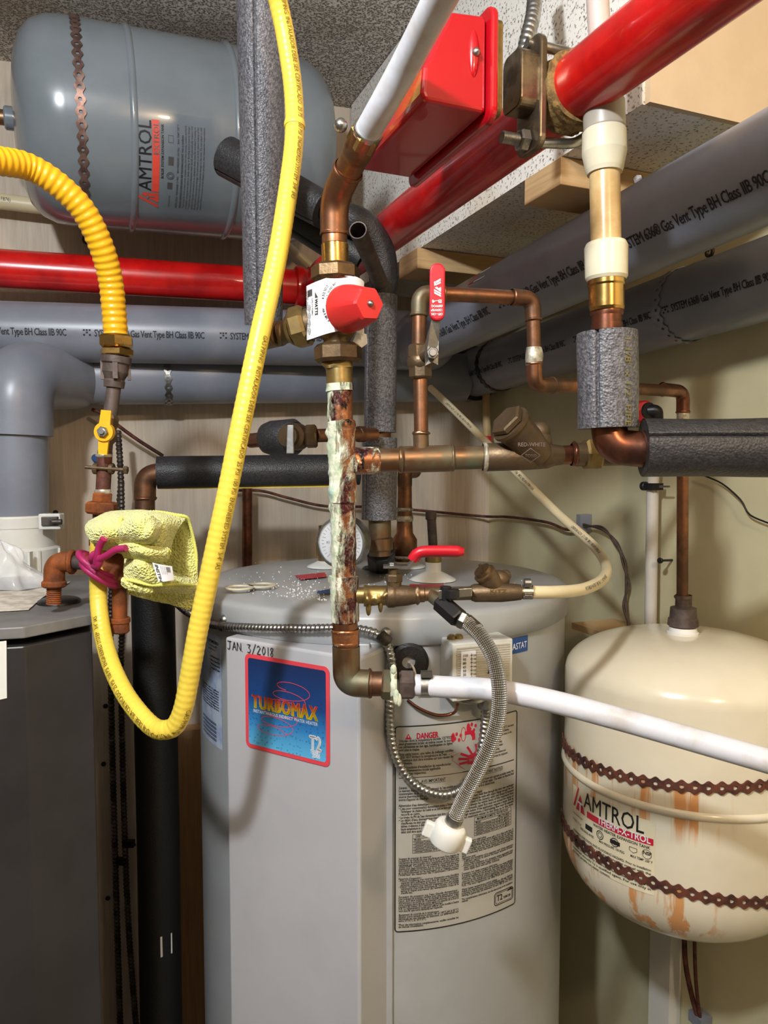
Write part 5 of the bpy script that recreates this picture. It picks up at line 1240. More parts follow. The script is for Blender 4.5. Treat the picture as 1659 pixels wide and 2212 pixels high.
# right hand assembly
YR=.76
t=thing('pipe_insulation', 'short upright grey foam sleeve on the right with copper bend below', 'insulation', at(1312, 925, YR))
b=MB(); foam_sleeve(b, at(1311, 719, YR), at(1313, 925, YR), mm(125, YR)/2, mm(128, YR)/2, mm(36, YR), slit=.62, lump=.0016); b.obj('foam_sleeve', M['foam'], t)
fm=pipemap(at(1311, 719, YR), at(1313, 925, YR)-at(1311, 719, YR), (CAMP-at(1311, 800, YR)).normalized()+V((.55, 0, 0)), mm(126, YR)/2, .0012)
b=MB(); put(b, '1-1/8" x 1/2" PIPE', .008, 0, .010, fm, w=.085); b.obj('printing', plain('faint_yellow_print', (120, 108, 52), .7), t)
t=thing('pipe_insulation', 'thick horizontal dark foam sleeve running off the right edge', 'insulation', at(1500, 1030, YR))
h0=at(1389, 968, YR-.01); h1=at(1760, 966, YR-.03)
b=MB(); foam_sleeve(b, h0, h1, mm(122, YR)/2, mm(122, YR)/2, mm(38, YR), slit=1.15, lump=.0016); b.obj('foam_sleeve', M['foam_dark'], t)
t=thing('copper_elbow', 'broad copper bend joining the two foam sleeves on the right', 'pipe', at(1340, 1000, YR))
b=MB(); b.sweep(fillet([at(1311, 700, YR), at(1313, 900, YR), at(1318, 960, YR-.004), at(1372, 972, YR-.01), at(1430, 969, YR-.012)], mm(72, YR), 18), mm(66, YR)/2, 40)
b.sweep(fillet([at(1312, 905, YR), at(1322, 965, YR-.004), at(1392, 971, YR-.01)], mm(60, YR), 18), mm(76, YR)/2, 40)
ring(b, at(1386, 970, YR-.01), V((1, 0, 0)), mm(76, YR)/2, .004, .0016); b.obj('bend', M['copper_dark'], t)
t=thing('transition_pipe', 'translucent amber plastic pipe with milky collars and brass thread, upper right', 'pipe', at(1311, 720, YR))
b=MB(); b.sweep([at(1311, 715, YR), at(1311, 668, YR)], mm(63, YR)/2, 36); ring(b, at(1311, 674, YR), UP, mm(64, YR)/2, .008, .0014); b.obj('copper_end', M['copper_dark'], t)
b=MB(); b.lathe(at(1311, 672, YR), at(1310, 600, YR), [(0, mm(35, YR)), (.003, mm(37, YR)), (.024, mm(37, YR)), (.026, mm(39, YR)), (.034, mm(39, YR))], 40, 'auto'); b.obj('brass_adaptor', M['brass'], t)
b=MB(); b.lathe(at(1310, 606, YR), at(1309, 527, YR), [(0, mm(40, YR)), (.003, mm(44, YR)), (.033, mm(45, YR)), (mm(78, YR), mm(41, YR))], 40, 'auto'); b.obj('collar', M['natural_light'], t)
b=MB(); b.lathe(at(1306, 375, YR), at(1305, 285, YR), [(0, mm(36, YR)), (.004, mm(39, YR)), (.02, mm(46, YR)), (.040, mm(45, YR)), (.043, mm(40, YR))], 40, 'auto'); b.obj('collar', M['natural_light'], t)
b=MB(); b.sweep([at(1309, 530, YR), at(1306, 372, YR)], mm(63, YR)/2, 36); b.obj('pipe', M['natural'], t)
b=MB(); b.lathe(at(1306, 286, YR), at(1303, 190, YR), [(0, mm(40, YR)), (.003, mm(43, YR)), (.028, mm(43, YR)), (.032, mm(38, YR)), (.045, mm(36, YR))], 40, 'auto'); b.obj('reducer', M['pvc_beige'], t)
b=MB(); b.sweep([at(1303, 200, YR), at(1292, 20, YR), at(1286, -90, YR)], mm(46, YR)/2, 32); b.obj('upper_pipe', plain('pale_pink_pipe', (206, 186, 176), .35), t)
# ================================================================== YELLOW GAS HOSES
def ribbed(b, pts, r, pitch, amp, seg=32, step=None, rf0=None):
    P=dens(spline(pts, .004), step or pitch/8)
    b.sweep(P, lambda s_, a, L: (r if rf0 is None else rf0(s_/L))*(1+amp*math.sin(2*pi*s_/pitch)), seg); return P
t=thing('gas_hose', 'orange-yellow ribbed gas hose arching in from the left edge down to brass nut', 'hose', at(252, 725, .98))
yh=[at(-60, 338, .80), at(0, 348, .83), at(60, 360, .86), at(120, 395, .88), at(178, 452, .90), at(216, 525, .92), at(238, 600, .94), at(246, 670, .95), at(251, 735, .955)]
b=MB(); P=dens(spline(yh, .004), .0009)
b.sweep(P, lambda s_, a, L: .0148+.00055*(math.sin(2*pi*s_/.0085)), 36); b.obj('ribbed_hose', M['yellow_deep'], t)
YG=.955
t=thing('gas_drop', 'gas drop pipe with brass nut, reducer, yellow handled valve and rusty union', 'pipe', at(218, 1110, YG))
b=MB(); b.hexnut(at(252, 752, YG), at(251, 724, YG), mm(37, YG), 6, .25); b.hexnut(at(252, 770, YG), at(252, 753, YG), mm(36, YG), 6, .5); b.obj('hose_nut', M['brass'], t)
b=MB(); b.lathe(at(252, 769, YG), at(246, 838, YG), [(0, mm(22, YG)), (.001, mm(31, YG)), (.009, mm(31, YG)), (.011, mm(27, YG)), (.021, mm(27, YG)), (.030, mm(20, YG)), (.032, mm(22, YG)), (.040, mm(21, YG))], 32, 'auto')
for k in range(4):
    a=k*pi/2+.3; b.box(at(250, 800, YG)+V((math.cos(a), math.sin(a), 0))*mm(27, YG), V((math.cos(a), math.sin(a), 0))*.002, V((-math.sin(a), math.cos(a), 0))*.003, UP*.012)
b.obj('reducer', M['iron'], t)
def seg_(name, m_, a, c, w_, bev=.05):
    b=MB(); b.cyl(a, c, w_, 24, bev); return b.obj(name, M[m_], t)
seg_('nipple', 'iron', at(246, 836, YG), at(237, 905, YG), mm(15, YG))
b=MB(); b.lathe(at(238, 896, YG), at(226, 982, YG), [(0, mm(16, YG)), (.004, mm(20, YG)), (.014, mm(20, YG)), (.018, mm(17, YG)), (.024, mm(21, YG)), (.032, mm(21, YG)), (.037, mm(15, YG)), (.050, mm(16, YG))], 8, False); b.obj('valve_body', M['bronze_dark'], t)
b=MB(); hq=at(225, 933, YG-.028)
P8=[(-.006, .027), (.0065, .027), (.0065, .008), (.0055, -.028), (-.0055, -.028), (-.0075, .006)]
tilt=Matrix.Rotation(.10, 3, 'Y')
b.prism([hq+tilt@V((x, 0, z)) for x, z in P8], V((0, .0035, 0)))
b.lathe(hq+V((0, -.003, 0)), hq+V((0, .006, 0)), [(0, .0095), (0.0001, .0118), (.009, .0118)], 32, 'auto'); b.obj('valve_handle', M['yellow_deep'], t)
b=MB(); b.hexnut(hq+V((0, -.003, 0)), hq+V((0, -.008, 0)), .0068); b.cyl(hq+V((0, -.007, 0)), hq+V((0, -.011, 0)), .0035, 14); b.sweep([hq+V((0, .004, 0)), hq+V((0, .028, 0))], .006, 12); b.obj('handle_nut', M['steel'], t)
seg_('nipple', 'rust_dark', at(227, 976, YG), at(222, 1072, YG), mm(15.5, YG))
b=MB(); ring(b, at(226, 984, YG), UP, mm(16, YG), .004, .0015); ring(b, at(223, 1062, YG), UP, mm(16, YG), .006, .0015); b.obj('sealant_thread', M['solder'], t)
b=MB(); b.cyl(at(184, 1009, YG-.01), at(272, 1015, YG-.01), mm(4, YG), 12); b.hexnut(at(268, 1015, YG-.01), at(276, 1015.5, YG-.01), mm(9, YG))
for px in (207, 241): b.cyl(at(px-5, 1012, YG-.005), at(px+5, 1013, YG-.005), mm(12, YG), 18)
b.box(at(224, 1012, YG+.008), V((.012, 0, 0)), V((0, .002, 0)), UP*.007); b.obj('pipe_clamp', M['bronze_dark'], t)
b=MB(); b.hexnut(at(220, 1086, YG), at(222, 1064, YG), mm(22, YG), 6); b.hexnut(at(219, 1110, YG), at(220, 1084, YG), mm(34, YG), 6, .1); b.cyl(at(219, 1175, YG), at(219, 1108, YG), mm(18, YG), 24); b.obj('union', M['rust'], t)
b=MB(); b.cyl(at(212, 1180, YG-.03), at(212, 1150, YG-.03), mm(19, YG-.03), 6); b.obj('hose_fitting', M['bronze_dark'], t)
b=MB(); b.cyl(wb(206, 989, .0), wb(208, 990, .03), .0085, 14)
tag(b.obj('wire_nut', M['blue_label'], None), 'tiny blue cap on the plywood just left of the gas pipe clamp', 'connector')
# rusty tee, cap, elbow to boiler
YT=.93
t=thing('rusty_gas_tee', 'heavily rusted iron tee with drip leg and elbow reaching the boiler', 'pipe fitting', at(258, 1368, YT))
b=MB(); b.lathe(at(257, 1175, YT), at(257, 1268, YT), [(0, mm(24, YT)), (.006, mm(25, YT)), (.008, mm(22, YT)), (.040, mm(22, YT)), (.044, mm(25, YT)), (.053, mm(25, YT)), (.054, mm(20, YT))], 32, 'auto')
b.lathe(at(205, 1219, YT), at(255, 1222, YT), [(0, mm(17, YT)), (.001, mm(26, YT)), (.008, mm(26, YT)), (.010, mm(20, YT)), (.03, mm(21, YT))], 32, 'auto'); b.obj('tee', M['rust'], t)
b=MB(); b.cyl(at(257, 1262, YT), at(259, 1342, YT), mm(15.5, YT), 28, .02); b.obj('drip_leg', M['rust'], t)
b=MB(); b.lathe(at(259, 1334, YT), at(260, 1368, YT), [(0, mm(20, YT)), (.001, mm(22, YT)), (.006, mm(22, YT)), (.007, mm(19.5, YT)), (.018, mm(19.5, YT)), (.0195, mm(17, YT))], 32, 'auto'); b.obj('drip_cap', M['rust'], t)
b=MB(); b.cyl(at(156, 1214, YT+.01), at(210, 1219, YT), mm(15, YT), 28, .02); b.obj('nipple', M['iron'], t)
b=MB(); b.sweep(fillet([at(160, 1214, YT+.01), at(118, 1214, YT+.01), at(117, 1262, YT+.01)], mm(40, YT), 14), mm(22, YT), 32)
b.cyl(at(150, 1214, YT+.01), at(161, 1214, YT+.01), mm(27, YT), 32); b.cyl(at(117, 1254, YT+.01), at(117, 1268, YT+.01), mm(26, YT), 32); b.obj('elbow', M['rust'], t)
b=MB(); b.sweep(dens([at(117, 1264, YT+.01), at(116, 1304, YT+.01)], .0005), lambda s_, a, L: mm(15, YT)+.0006*math.sin(2*pi*s_/.0026+a), 24); b.obj('threaded_nipple', M['rust'], t)
# boiler
BT=at(125, 1303, YT+.01).z
b1=V((at(52, 1374, .86).x, .86, 0)); b2=V((at(198, 1345, .934).x, .934, 0)); b3=b2-DR*.38; b5=b1-DB*.5; b4=b3-DB*.55
zb=at(52, 1374, .86).z
t=thing('boiler', 'dark grey sheet metal boiler at lower left with scuffed chamfered corner', 'boiler', V(((b1.x+b4.x)/2, (b1.y+b3.y)/2, 0)))
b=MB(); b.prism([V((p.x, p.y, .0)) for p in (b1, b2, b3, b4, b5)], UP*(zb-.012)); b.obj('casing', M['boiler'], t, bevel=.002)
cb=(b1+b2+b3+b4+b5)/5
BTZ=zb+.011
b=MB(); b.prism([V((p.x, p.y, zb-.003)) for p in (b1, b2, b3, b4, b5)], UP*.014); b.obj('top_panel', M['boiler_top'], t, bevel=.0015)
def btop(px, py, dz=0): return hit(px, py, V((0, 0, BTZ+dz)), UP)
b=MB(); p=[V((at(-30, 1388, .84).x, 0, 0))]
nf=V((DB.y, -DB.x, 0)); 
pt=lambda px, py: hit(px, py, b1+nf*.0012, nf)
b.add([pt(-20, 1388), pt(14, 1384), pt(15, 1508), pt(-20, 1516)], [[0, 1, 2, 3]], None, False); b.obj('paper_label', M['whitepvc'], t)
q=btop(128, 1302); b=MB(); b.lathe(q, q+UP*.006, [(0, .028), (.004, .0275), (.006, .024), (.0062, .001)], 40); b.obj('rubber_grommet', M['black'], t)
# paper + bag on the boiler
b=MB(); b.add([btop(-40, 1278, .002), btop(58, 1276, .002), btop(152, 1256, .003), btop(92, 1290, .002), btop(62, 1316, .002), btop(-40, 1322, .002)], [[0, 5, 4, 3, 2, 1]], None, False)
o=b.obj('paper_sheet', two('stained_paper', (222, 214, 200), (190, 176, 158), 40, rough=.8, bump=.2), None); so_=o.modifiers.new('s', 'SOLIDIFY'); so_.thickness=.0008
tag(o, 'stained paper sheet lying on the boiler top by the black grommet', 'paper')
def blob(b, fn, nu=40, nv=40): b.grid(fn, nu, nv)
b=MB(); bc=btop(0, 1270)
def bagf(u, v):
    a=u*2*pi; h=v; r=(1-h**1.3)*.085+.002; n_=noise.noise(V((math.cos(a)*2, math.sin(a)*2, h*3)))*.022
    return bc+V((math.cos(a)*(r+n_)*.8, math.sin(a)*(r+n_)*.45, .002+h*.072+.006*noise.noise(V((a*2, h*6, 1)))*h))
b.grid(bagf, 48, 18); tag(b.obj('plastic_bag', M['bag'], None), 'crumpled clear plastic bag on the boiler top at left edge', 'bag')
# U shaped hose
t=thing('gas_hose', 'long bright yellow gas hose hanging in a deep U across the scene', 'hose', at(350, 1600, .78))
yu=[(213, 1165, .925, 34), (212, 1230, .925, 35), (213, 1300, .92, 36), (222, 1370, .90, 38), (240, 1435, .87, 40), (268, 1495, .84, 42), (300, 1540, .815, 44), (330, 1570, .80, 46), (352, 1577, .79, 46), (378, 1568, .785, 46), (396, 1530, .78, 47), (410, 1460, .775, 48), (430, 1350, .77, 48), (462, 1200, .765, 47), (492, 1060, .765, 46), (524, 900, .77, 44), (562, 720, .78, 42), (598, 560, .80, 41), (624, 400, .82, 38), (636, 290, .84, 36), (633, 190, .85, 37), (617, 80, .85, 38), (600, 0, .84, 39), (580, -80, .82, 40)]
pts=[at(x, y, Y) for x, y, Y, w_ in yu]; P=dens(spline(pts, .004), .0011)
b=MB(); b.sweep(P, lambda s_, a, L: .0105*(1+.014*math.sin(2*pi*s_/.0072)), 36); b.obj('ribbed_hose', M['yellow'], t)
hose_print(t, plain('brown_print', (120, 96, 30), .6), spline(pts, .008)[::-1], .0107, 'GAS PIPING  INSTALADOR DEBE SER CERTIFICADO  25 PSI  100 PSI  ENGINEERED SYSTEM  3/4" IAS', .0075, .35, .02, .40)
b=MB(); ix=min(range(len(P)), key=lambda i: (P[i]-at(636, 268, .842)).length); b.sweep(P[ix-3:ix+3], [.0112, .0117, .0118, .0118, .0117, .0112], 30); b.obj('jacket_lip', M['yellow'], t)
# ================================================================== TOWEL (folded microfibre cloth over the tee)
YC=.90
t=thing('cleaning_cloth', 'crumpled yellow microfibre cloth draped over the gas pipe union', 'cloth', at(300, 1300, YC))
def sheet(name, rows, lump, seed, th=.004, m_='towel', nu=60, nv=44):
    """rows: control net of (px,py,Y); smooth surface through it, with folds, solidified"""
    R=len(rows); Cn=len(rows[0])
    ctr=[[at(*p) for p in r] for r in rows]
    def cr(p0, p1, p2, p3, t_): return .5*((2*p1)+(p2-p0)*t_+(2*p0-5*p1+4*p2-p3)*t_*t_+(3*p1-p0-3*p2+p3)*t_**3)
    def ev(L, x):
        x=x*(len(L)-1); i=min(int(x), len(L)-2); f=x-i
        g=lambda k: L[max(0, min(len(L)-1, k))]
        return cr(g(i-1), g(i), g(i+1), g(i+2), f)
    def fn(u, v):
        c=[ev(r, u) for r in ctr]; p=ev(c, v)
        n_=.55*noise.noise(V((u*4+seed, v*3.5, seed)))+.5*math.sin(9*u+5*v+seed+2.5*noise.noise(V((u*3, v*3, seed))))*math.sin(pi*v)+.10*noise.noise(V((u*20, v*17+seed, seed)))
        return p+V((n_*lump*.3, -n_*lump, n_*lump*.35))
    b=MB(); b.grid(fn, nu, nv); o=b.obj(name, M[m_], t); s_=o.modifiers.new('thick', 'SOLIDIFY'); s_.thickness=th; s_.offset=0; return o
# back sheet (right hand flap), top roll, knot, lower fold
sheet('cloth_fold', [[(290, 1112, .95), (340, 1108, .955), (380, 1112, .955), (404, 1118, .96)], [(290, 1150, .94), (345, 1150, .95), (390, 1155, .95), (417, 1170, .965)], [(280, 1200, .94), (350, 1195, .95), (400, 1205, .955), (424, 1240, .965)], [(275, 1250, .935), (340, 1260, .95), (390, 1275, .955), (427, 1290, .965)], [(270, 1280, .94), (320, 1295, .95), (370, 1305, .96), (410, 1318, .965)]], .005, 3)
sheet('cloth_fold', [[(192, 1128, .93), (235, 1108, .94), (290, 1104, .94), (350, 1110, .94), (402, 1122, .95)], [(186, 1140, .895), (232, 1128, .885), (290, 1122, .88), (345, 1125, .89), (385, 1140, .93)], [(192, 1160, .88), (235, 1152, .865), (290, 1150, .865), (340, 1152, .88), (372, 1165, .92)], [(210, 1180, .895), (245, 1178, .88), (295, 1182, .88), (340, 1185, .89), (366, 1195, .925)], [(222, 1186, .92), (258, 1192, .91), (300, 1200, .905), (345, 1205, .91), (362, 1210, .93)]], .009, 11)
sheet('cloth_fold', [[(262, 1130, .875), (290, 1112, .86), (320, 1112, .855), (344, 1128, .88)], [(258, 1150, .86), (290, 1135, .838), (325, 1133, .838), (346, 1145, .87)], [(266, 1170, .87), (295, 1160, .84), (325, 1160, .838), (340, 1160, .87)], [(275, 1184, .885), (300, 1176, .865), (320, 1175, .865), (332, 1172, .88)]], .006, 17)
sheet('cloth_fold', [[(272, 1200, .91), (300, 1200, .89), (335, 1208, .89), (375, 1235, .91), (425, 1255, .94)], [(270, 1225, .885), (300, 1222, .862), (335, 1232, .868), (375, 1252, .89), (427, 1268, .935)], [(272, 1250, .885), (302, 1250, .865), (335, 1258, .87), (375, 1268, .895), (430, 1274, .94)], [(285, 1262, .91), (310, 1268, .89), (340, 1276, .895), (380, 1280, .91), (425, 1282, .95)]], .008, 23)
def hem(pts_, r=.0021):
    b=MB(); b.sweep(dens(spline([at(*p) for p in pts_], .003), .0012), lambda s_, a, L: r*(1+.22*math.sin(2*pi*s_/.0034+a)), 10); b.obj('hem', M['towel_hem'], t)
hem([(262, 1118, .878), (258, 1140, .868), (260, 1160, .868), (268, 1178, .878), (282, 1184, .89)])
hem([(262, 1184, .885), (290, 1178, .87), (316, 1190, .868), (340, 1194, .872), (358, 1186, .875), (367, 1192, .878), (362, 1204, .882)])
hem([(300, 1107, .935), (340, 1106, .94), (380, 1112, .945), (403, 1117, .95), (410, 1132, .955), (418, 1165, .96), (424, 1200, .962), (424, 1240, .962), (427, 1275, .965)])
hem([(276, 1252, .875), (300, 1258, .868), (330, 1264, .872), (380, 1262, .885), (425, 1266, .93), (430, 1278, .935)])
sheet('cloth_fold', [[(258, 1178, .875), (295, 1172, .858), (330, 1182, .86), (362, 1184, .872)], [(262, 1190, .87), (296, 1188, .85), (330, 1198, .853), (362, 1200, .868)], [(270, 1204, .885), (298, 1206, .868), (330, 1212, .868), (360, 1212, .882)]], .005, 31, nu=40, nv=16)
for k_, (x_, y_, r_) in enumerate(((276, 1256, .0075), (288, 1262, .008), (303, 1266, .0085), (318, 1270, .0075))):
    b=MB(); c_=at(x_, y_, .88)
    def bf(u, v, c_=c_, r_=r_, k_=k_):
        a=u*2*pi; th_=v*pi; d=V((math.sin(th_)*math.cos(a), math.sin(th_)*math.sin(a), math.cos(th_)))
        return c_+d*r_*(1+.35*noise.noise(d*1.8+V((k_, 0, 0))))
    b.grid(bf, 24, 14); b.obj('cloth_fold', M['towel'], t)
b=MB(); lf=[at(331, 1214, .862), at(374, 1222, .868), at(378, 1252, .872), at(345, 1256, .862)]
nu_=8; b.grid(lambda u, v: lf[0].lerp(lf[1], u).lerp(lf[3].lerp(lf[2], u), v)+V((0, -.004-.003*math.sin(u*pi), 0)), 8, 4); ct=b.obj('care_label', M['paper'], t)
def cf(x, y): u=x; v=y; return lf[0].lerp(lf[1], u).lerp(lf[3].lerp(lf[2], u), v)+V((0, -.0048-.003*math.sin(u*pi), 0))
b=MB(); put(b, 'INSTIN', 0, 0, .26, lambda x, y: cf(.12+y, .05+x), w=.9, bold=.03)
for k in range(4): put(b, 'polyester microfibre', 0, 0, .12, lambda x, y, k=k: cf(.42+.09*k+y*.6, .08+x), w=.5)
for k in range(7): poly2(b, [(.72+.0, .1+.05*k), (.9, .1+.05*k), (.9, .125+.05*k), (.72, .125+.05*k)], lambda x, y: cf(x, y))
b.obj('care_print', M['ink_grey'], ct)
# magenta cord
t=thing('tie_cord', 'magenta rubber cord knotted round the rusty pipe and yellow hose', 'cord', at(215, 1250, .9))
b=MB()
for k, (dx, dy) in enumerate(((4, 4), (10, 10), (0, -2), (8, 18))):
    C=at(208+dx, 1222+dy, .92)
    ax_=[C+V((math.cos(a)*.0165*(1+.06*k), math.sin(a)*.026, -math.cos(a)*.015-math.sin(a)*.004)) for a in [2*pi*i/20 for i in range(21)]]
    b.sweep(spline(ax_, .003), .0042, 14)
b.sweep(spline([at(203, 1218, .885), at(198, 1205, .872), at(206, 1196, .87), at(216, 1206, .868), at(212, 1222, .872), at(203, 1222, .88)], .002), .0042, 14)
b.obj('knot', M['magenta'], t)
b=MB(); b.sweep(spline([at(208, 1217, .872), at(210, 1200, .868), at(215, 1180, .865), at(225, 1163, .86)], .002), .0042, 14); b.obj('cord_end', M['magenta'], t)
b=MB(); b.sweep(spline([at(214, 1208, .868), at(230, 1200, .862), at(250, 1188, .856), at(272, 1184, .852)], .002), .0042, 14); b.obj('cord_end', M['magenta'], t)
# ================================================================== BEHIND: black insulated pipe, stud, chain conduits
t=thing('pipe_insulation', 'thick black upright foam sleeve standing between boiler and water heater', 'insulation', V((at(336, 1300, 1.25).x, 1.25, 0)))
b=MB(); b.sweep(dens([at(330, 1268, 1.24), at(342, 1800, 1.24), at(350, 2300, 1.24)], .02), mm(92, 1.24)/2, 40); b.obj('foam_sleeve', M['foam_black'], t)
b=MB(); fm=pipemap(at(345, 2040, 1.24), UP, V((.55, -1, 0)), mm(92, 1.24)/2, .001); rect2(b, -.0, -.014, .036, .006, fm, 1); b.obj('label', M['whitepvc'], t)
b=MB(); q0=wb(398, 1585, .04); q1=wb(425, 2260, .04); q0.z=wb(398, 1578, .04).z
b.box(V((wb(406, 1585, .022).x, wb(406, 1585, .022).y, q0.z/2)), DB*.045, NB*.02, UP*(q0.z/2)); tag(b.obj('wall_stud', M['wood_v'], None), 'upright raw timber stud between black foam sleeve and water heater', 'timber')
def beads(pts, r, pitch):
    b=MB(); b.sweep(dens(spline(pts, .01), pitch/8), lambda s_, a, L: r*(.74+.30*abs(math.sin(pi*s_/pitch))), 14); return b
t=thing('bead_cable', 'dark beaded metal cable hanging beside the boiler, left of the pair', 'cable', V((wb(262, 1700, .1).x, wb(262, 1700, .1).y, 0)))
beads([wb(262, 1040, .12), wb(258, 1090, .12), wb(240, 1300, .11), wb(240, 1500, .1), wb(250, 1900, .1), wb(262, 2290, .1)], .0068, .0085).obj('cable', M['steel_dark'], t)
t=thing('bead_cable', 'dark beaded metal cable hanging beside the boiler, right of the pair', 'cable', V((wb(282, 1700, .1).x, wb(282, 1700, .1).y, 0)))
beads([wb(255, 930, .12), wb(262, 1060, .13), wb(265, 1300, .12), wb(262, 1500, .1), wb(275, 1950, .1), wb(300, 2290, .1)], .0066, .0085).obj('cable', M['steel_dark'], t)
for (px, py) in ((228, 1525), (224, 1650), (233, 1940), (120, 1107)):
    b=MB(); q=wb(px, py, .0); b.cyl(q-NB*.004, q+NB*.002, .0055, 14); tag(b.obj('wall_screw', M['black'], None), {1525: 'black screw head on plywood beside hanging cables, highest of the low three', 1650: 'black screw head on plywood beside boiler edge, middle of three', 1940: 'black screw head on plywood beside boiler edge, lowest of three', 1107: 'black screw in plywood right of the white vent adapter'}[py], 'screw')
for px, py, s_ in ((258, 1860, 'left'), (278, 1822, 'right')):
    b=MB(); q=wb(px, py, .102); b.box(q, V((.012, 0, 0)), V((0, .006, 0)), UP*.007); b.cyl(q+V((.010, -.004, 0)), q+V((.016, -.006, 0)), .003, 8); tag(b.obj('cable_clip', M['black'], None), 'small dark clip with screw on the %s beaded cable' % s_, 'clip')
# thin copper tube down the plywood
t=thing('copper_tube', 'narrow upright copper tube on plywood behind the yellow hose', 'pipe', wb(534, 1200, .05))
b=MB(); b.sweep([wb(534, 1055, .06), wb(534, 1225, .06)], mm(23, 1.6)/2, 20); b.obj('pipe', M['copper_dark'], t)
# thin wires
t=thing('wire', 'brown thermostat wire drooping across plywood and right wall to grey clip', 'wire', at(880, 1105, 1.6))
P=[wb(480, 1060, .03), wb(560, 1060, .03), wb(620, 1075, .03), wb(700, 1093, .03), wb(800, 1095, .03), wb(900, 1102, .03), wb(1040, 1115, .03), wr(1100, 1117, .02), wr(1180, 1128, .02), wr(1225, 1144, .02), wr(1262, 1135, .02)]
b=MB(); b.sweep(spline(P, .01), .0032, 10); b.obj('wire', M['rust_dark'], t)
t=thing('wire', 'twisted grey wire bending down the right wall to the beige tank', 'wire', wr(1350, 1360, .03))
b=MB()
for k in range(3):
    o_=V((.003*math.cos(k*2.1), 0, .003*math.sin(k*2.1))); b.sweep(spline([wr(1262, 1135, .02)+o_, wr(1300, 1142, .02)-o_, wr(1330, 1172, .02)+o_, wr(1348, 1215, .02)-o_, wr(1354, 1262, .02)+o_, wr(1350, 1310, .02)-o_, wr(1362, 1368, .02)+o_, wr(1372, 1420, .02)], .008), .0022, 8)
b.obj('wire', M['iron'], t)
b=MB(); q=wr(1261, 1130, .016); b.box(q, DR*.006, NR*.014, UP*.018); tag(b.obj('wire_clip', M['pvc'], None), 'grey plastic clip holding the drooping brown wire on right wall', 'clip')
t=thing('wire', 'thin dark wire curving on right wall at the right edge under foam sleeve', 'wire', wr(1600, 1120, .01))
b=MB(); b.sweep(spline([wr(1515, 1025, .012), wr(1560, 1045, .012), wr(1600, 1080, .012), wr(1620, 1112, .012), wr(1670, 1134, .012)], .006), .0014, 8); b.obj('wire', M['black'], t)
t=thing('wire', 'brown wire running up behind the gas valve to the plywood', 'wire', wb(300, 960, .05))
b=MB(); b.sweep(spline([wb(200, 885, .07), wb(222, 895, .08), wb(290, 945, .06), wb(352, 985, .05)], .006), .004, 10); b.obj('wire', M['rust_dark'], t)
t=thing('wire', 'pair of brown wires hanging under the beige tank to a grey clip', 'wire', wr(1500, 2195, .02))
b=MB(); b.sweep(spline([wr(1478, 1960, .03), wr(1480, 2070, .03), wr(1492, 2140, .03), wr(1508, 2200, .02)], .01), .0042, 10); b.sweep(spline([wr(1500, 1960, .03), wr(1501, 2070, .03), wr(1505, 2140, .03), wr(1512, 2200, .02)], .01), .003, 10); b.obj('wire', M['rust_dark'], t)
b=MB(); q=wr(1512, 2200, .014); b.box(q, DR*.014, NR*.012, UP*.009); tag(b.obj('wire_clip', M['pvc'], None), 'grey plastic clip at the bottom end of the hanging brown wires', 'clip')
# white tube on the right wall with black clip
t=thing('drain_tube', 'milky plastic tube running straight down the right wall behind copper pipe', 'tube', wr(1408, 1400, .03))
b=MB(); b.sweep([wr(1418, 905, .03), wr(1410, 1050, .03), wr(1404, 1420, .03)], .0105, 20); b.obj('tube', plain('milky_tube', (214, 208, 196), .35), t)
b=MB(); q=wr(1409, 1051, .034); b.box(q, DR*.014+NR*0, NR*.012, UP*.006); b.cyl(wr(1388, 1050, .045), wr(1396, 1050, .045), .008, 12); b.obj('clip', M['black'], t)
b=MB(); b.cyl(wr(1425, 1051, .04), wr(1446, 1051, .04), .0018, 8); b.obj('nail', M['steel'], t)
t=thing('tube_elbow', 'small black plastic elbow plugged into a red cap above foam sleeve', 'fitting', wr(1410, 905, .05))
b=MB(); b.lathe(wr(1384, 890, .03), wr(1405, 888, .06), [(0, .017), (.004, .020), (.022, .020), (.026, .017)], 24, 'auto'); b.obj('red_cap', M['red_plastic'], t)
b=MB(); b.sweep(fillet([wr(1400, 887, .06), wr(1420, 885, .05), wr(1421, 912, .04)], .014, 8), .0095, 18); b.lathe(wr(1399, 887, .062), wr(1404, 887, .062), [(0, .014), (.004, .014)], 20, 'auto'); b.obj('elbow', M['black'], t)
b=MB(); q=wr(1435, 1211, .03); b.cyl(wr(1425, 1211, .04), wr(1452, 1210, .0), .0022, 8); b.cyl(wr(1424, 1211, .045), wr(1428, 1211, .04), .005, 10); tag(b.obj('wall_screw', M['black'], None), 'black screw sticking out of right wall between white tube and copper pipe', 'screw')
t=thing('sprinkler_drain', 'faint amber tube with red tip hanging behind the manifold strainer', 'tube', wb(1050, 955, .04))
b=MB(); b.sweep([wb(1050, 850, .05), wb(1052, 945, .05)], .010, 16); b.obj('tube', M['natural'], t)
b=MB(); b.cyl(wb(1052, 942, .05), wb(1052, 957, .05), .0125, 16); b.obj('tip', M['red_plastic'], t)
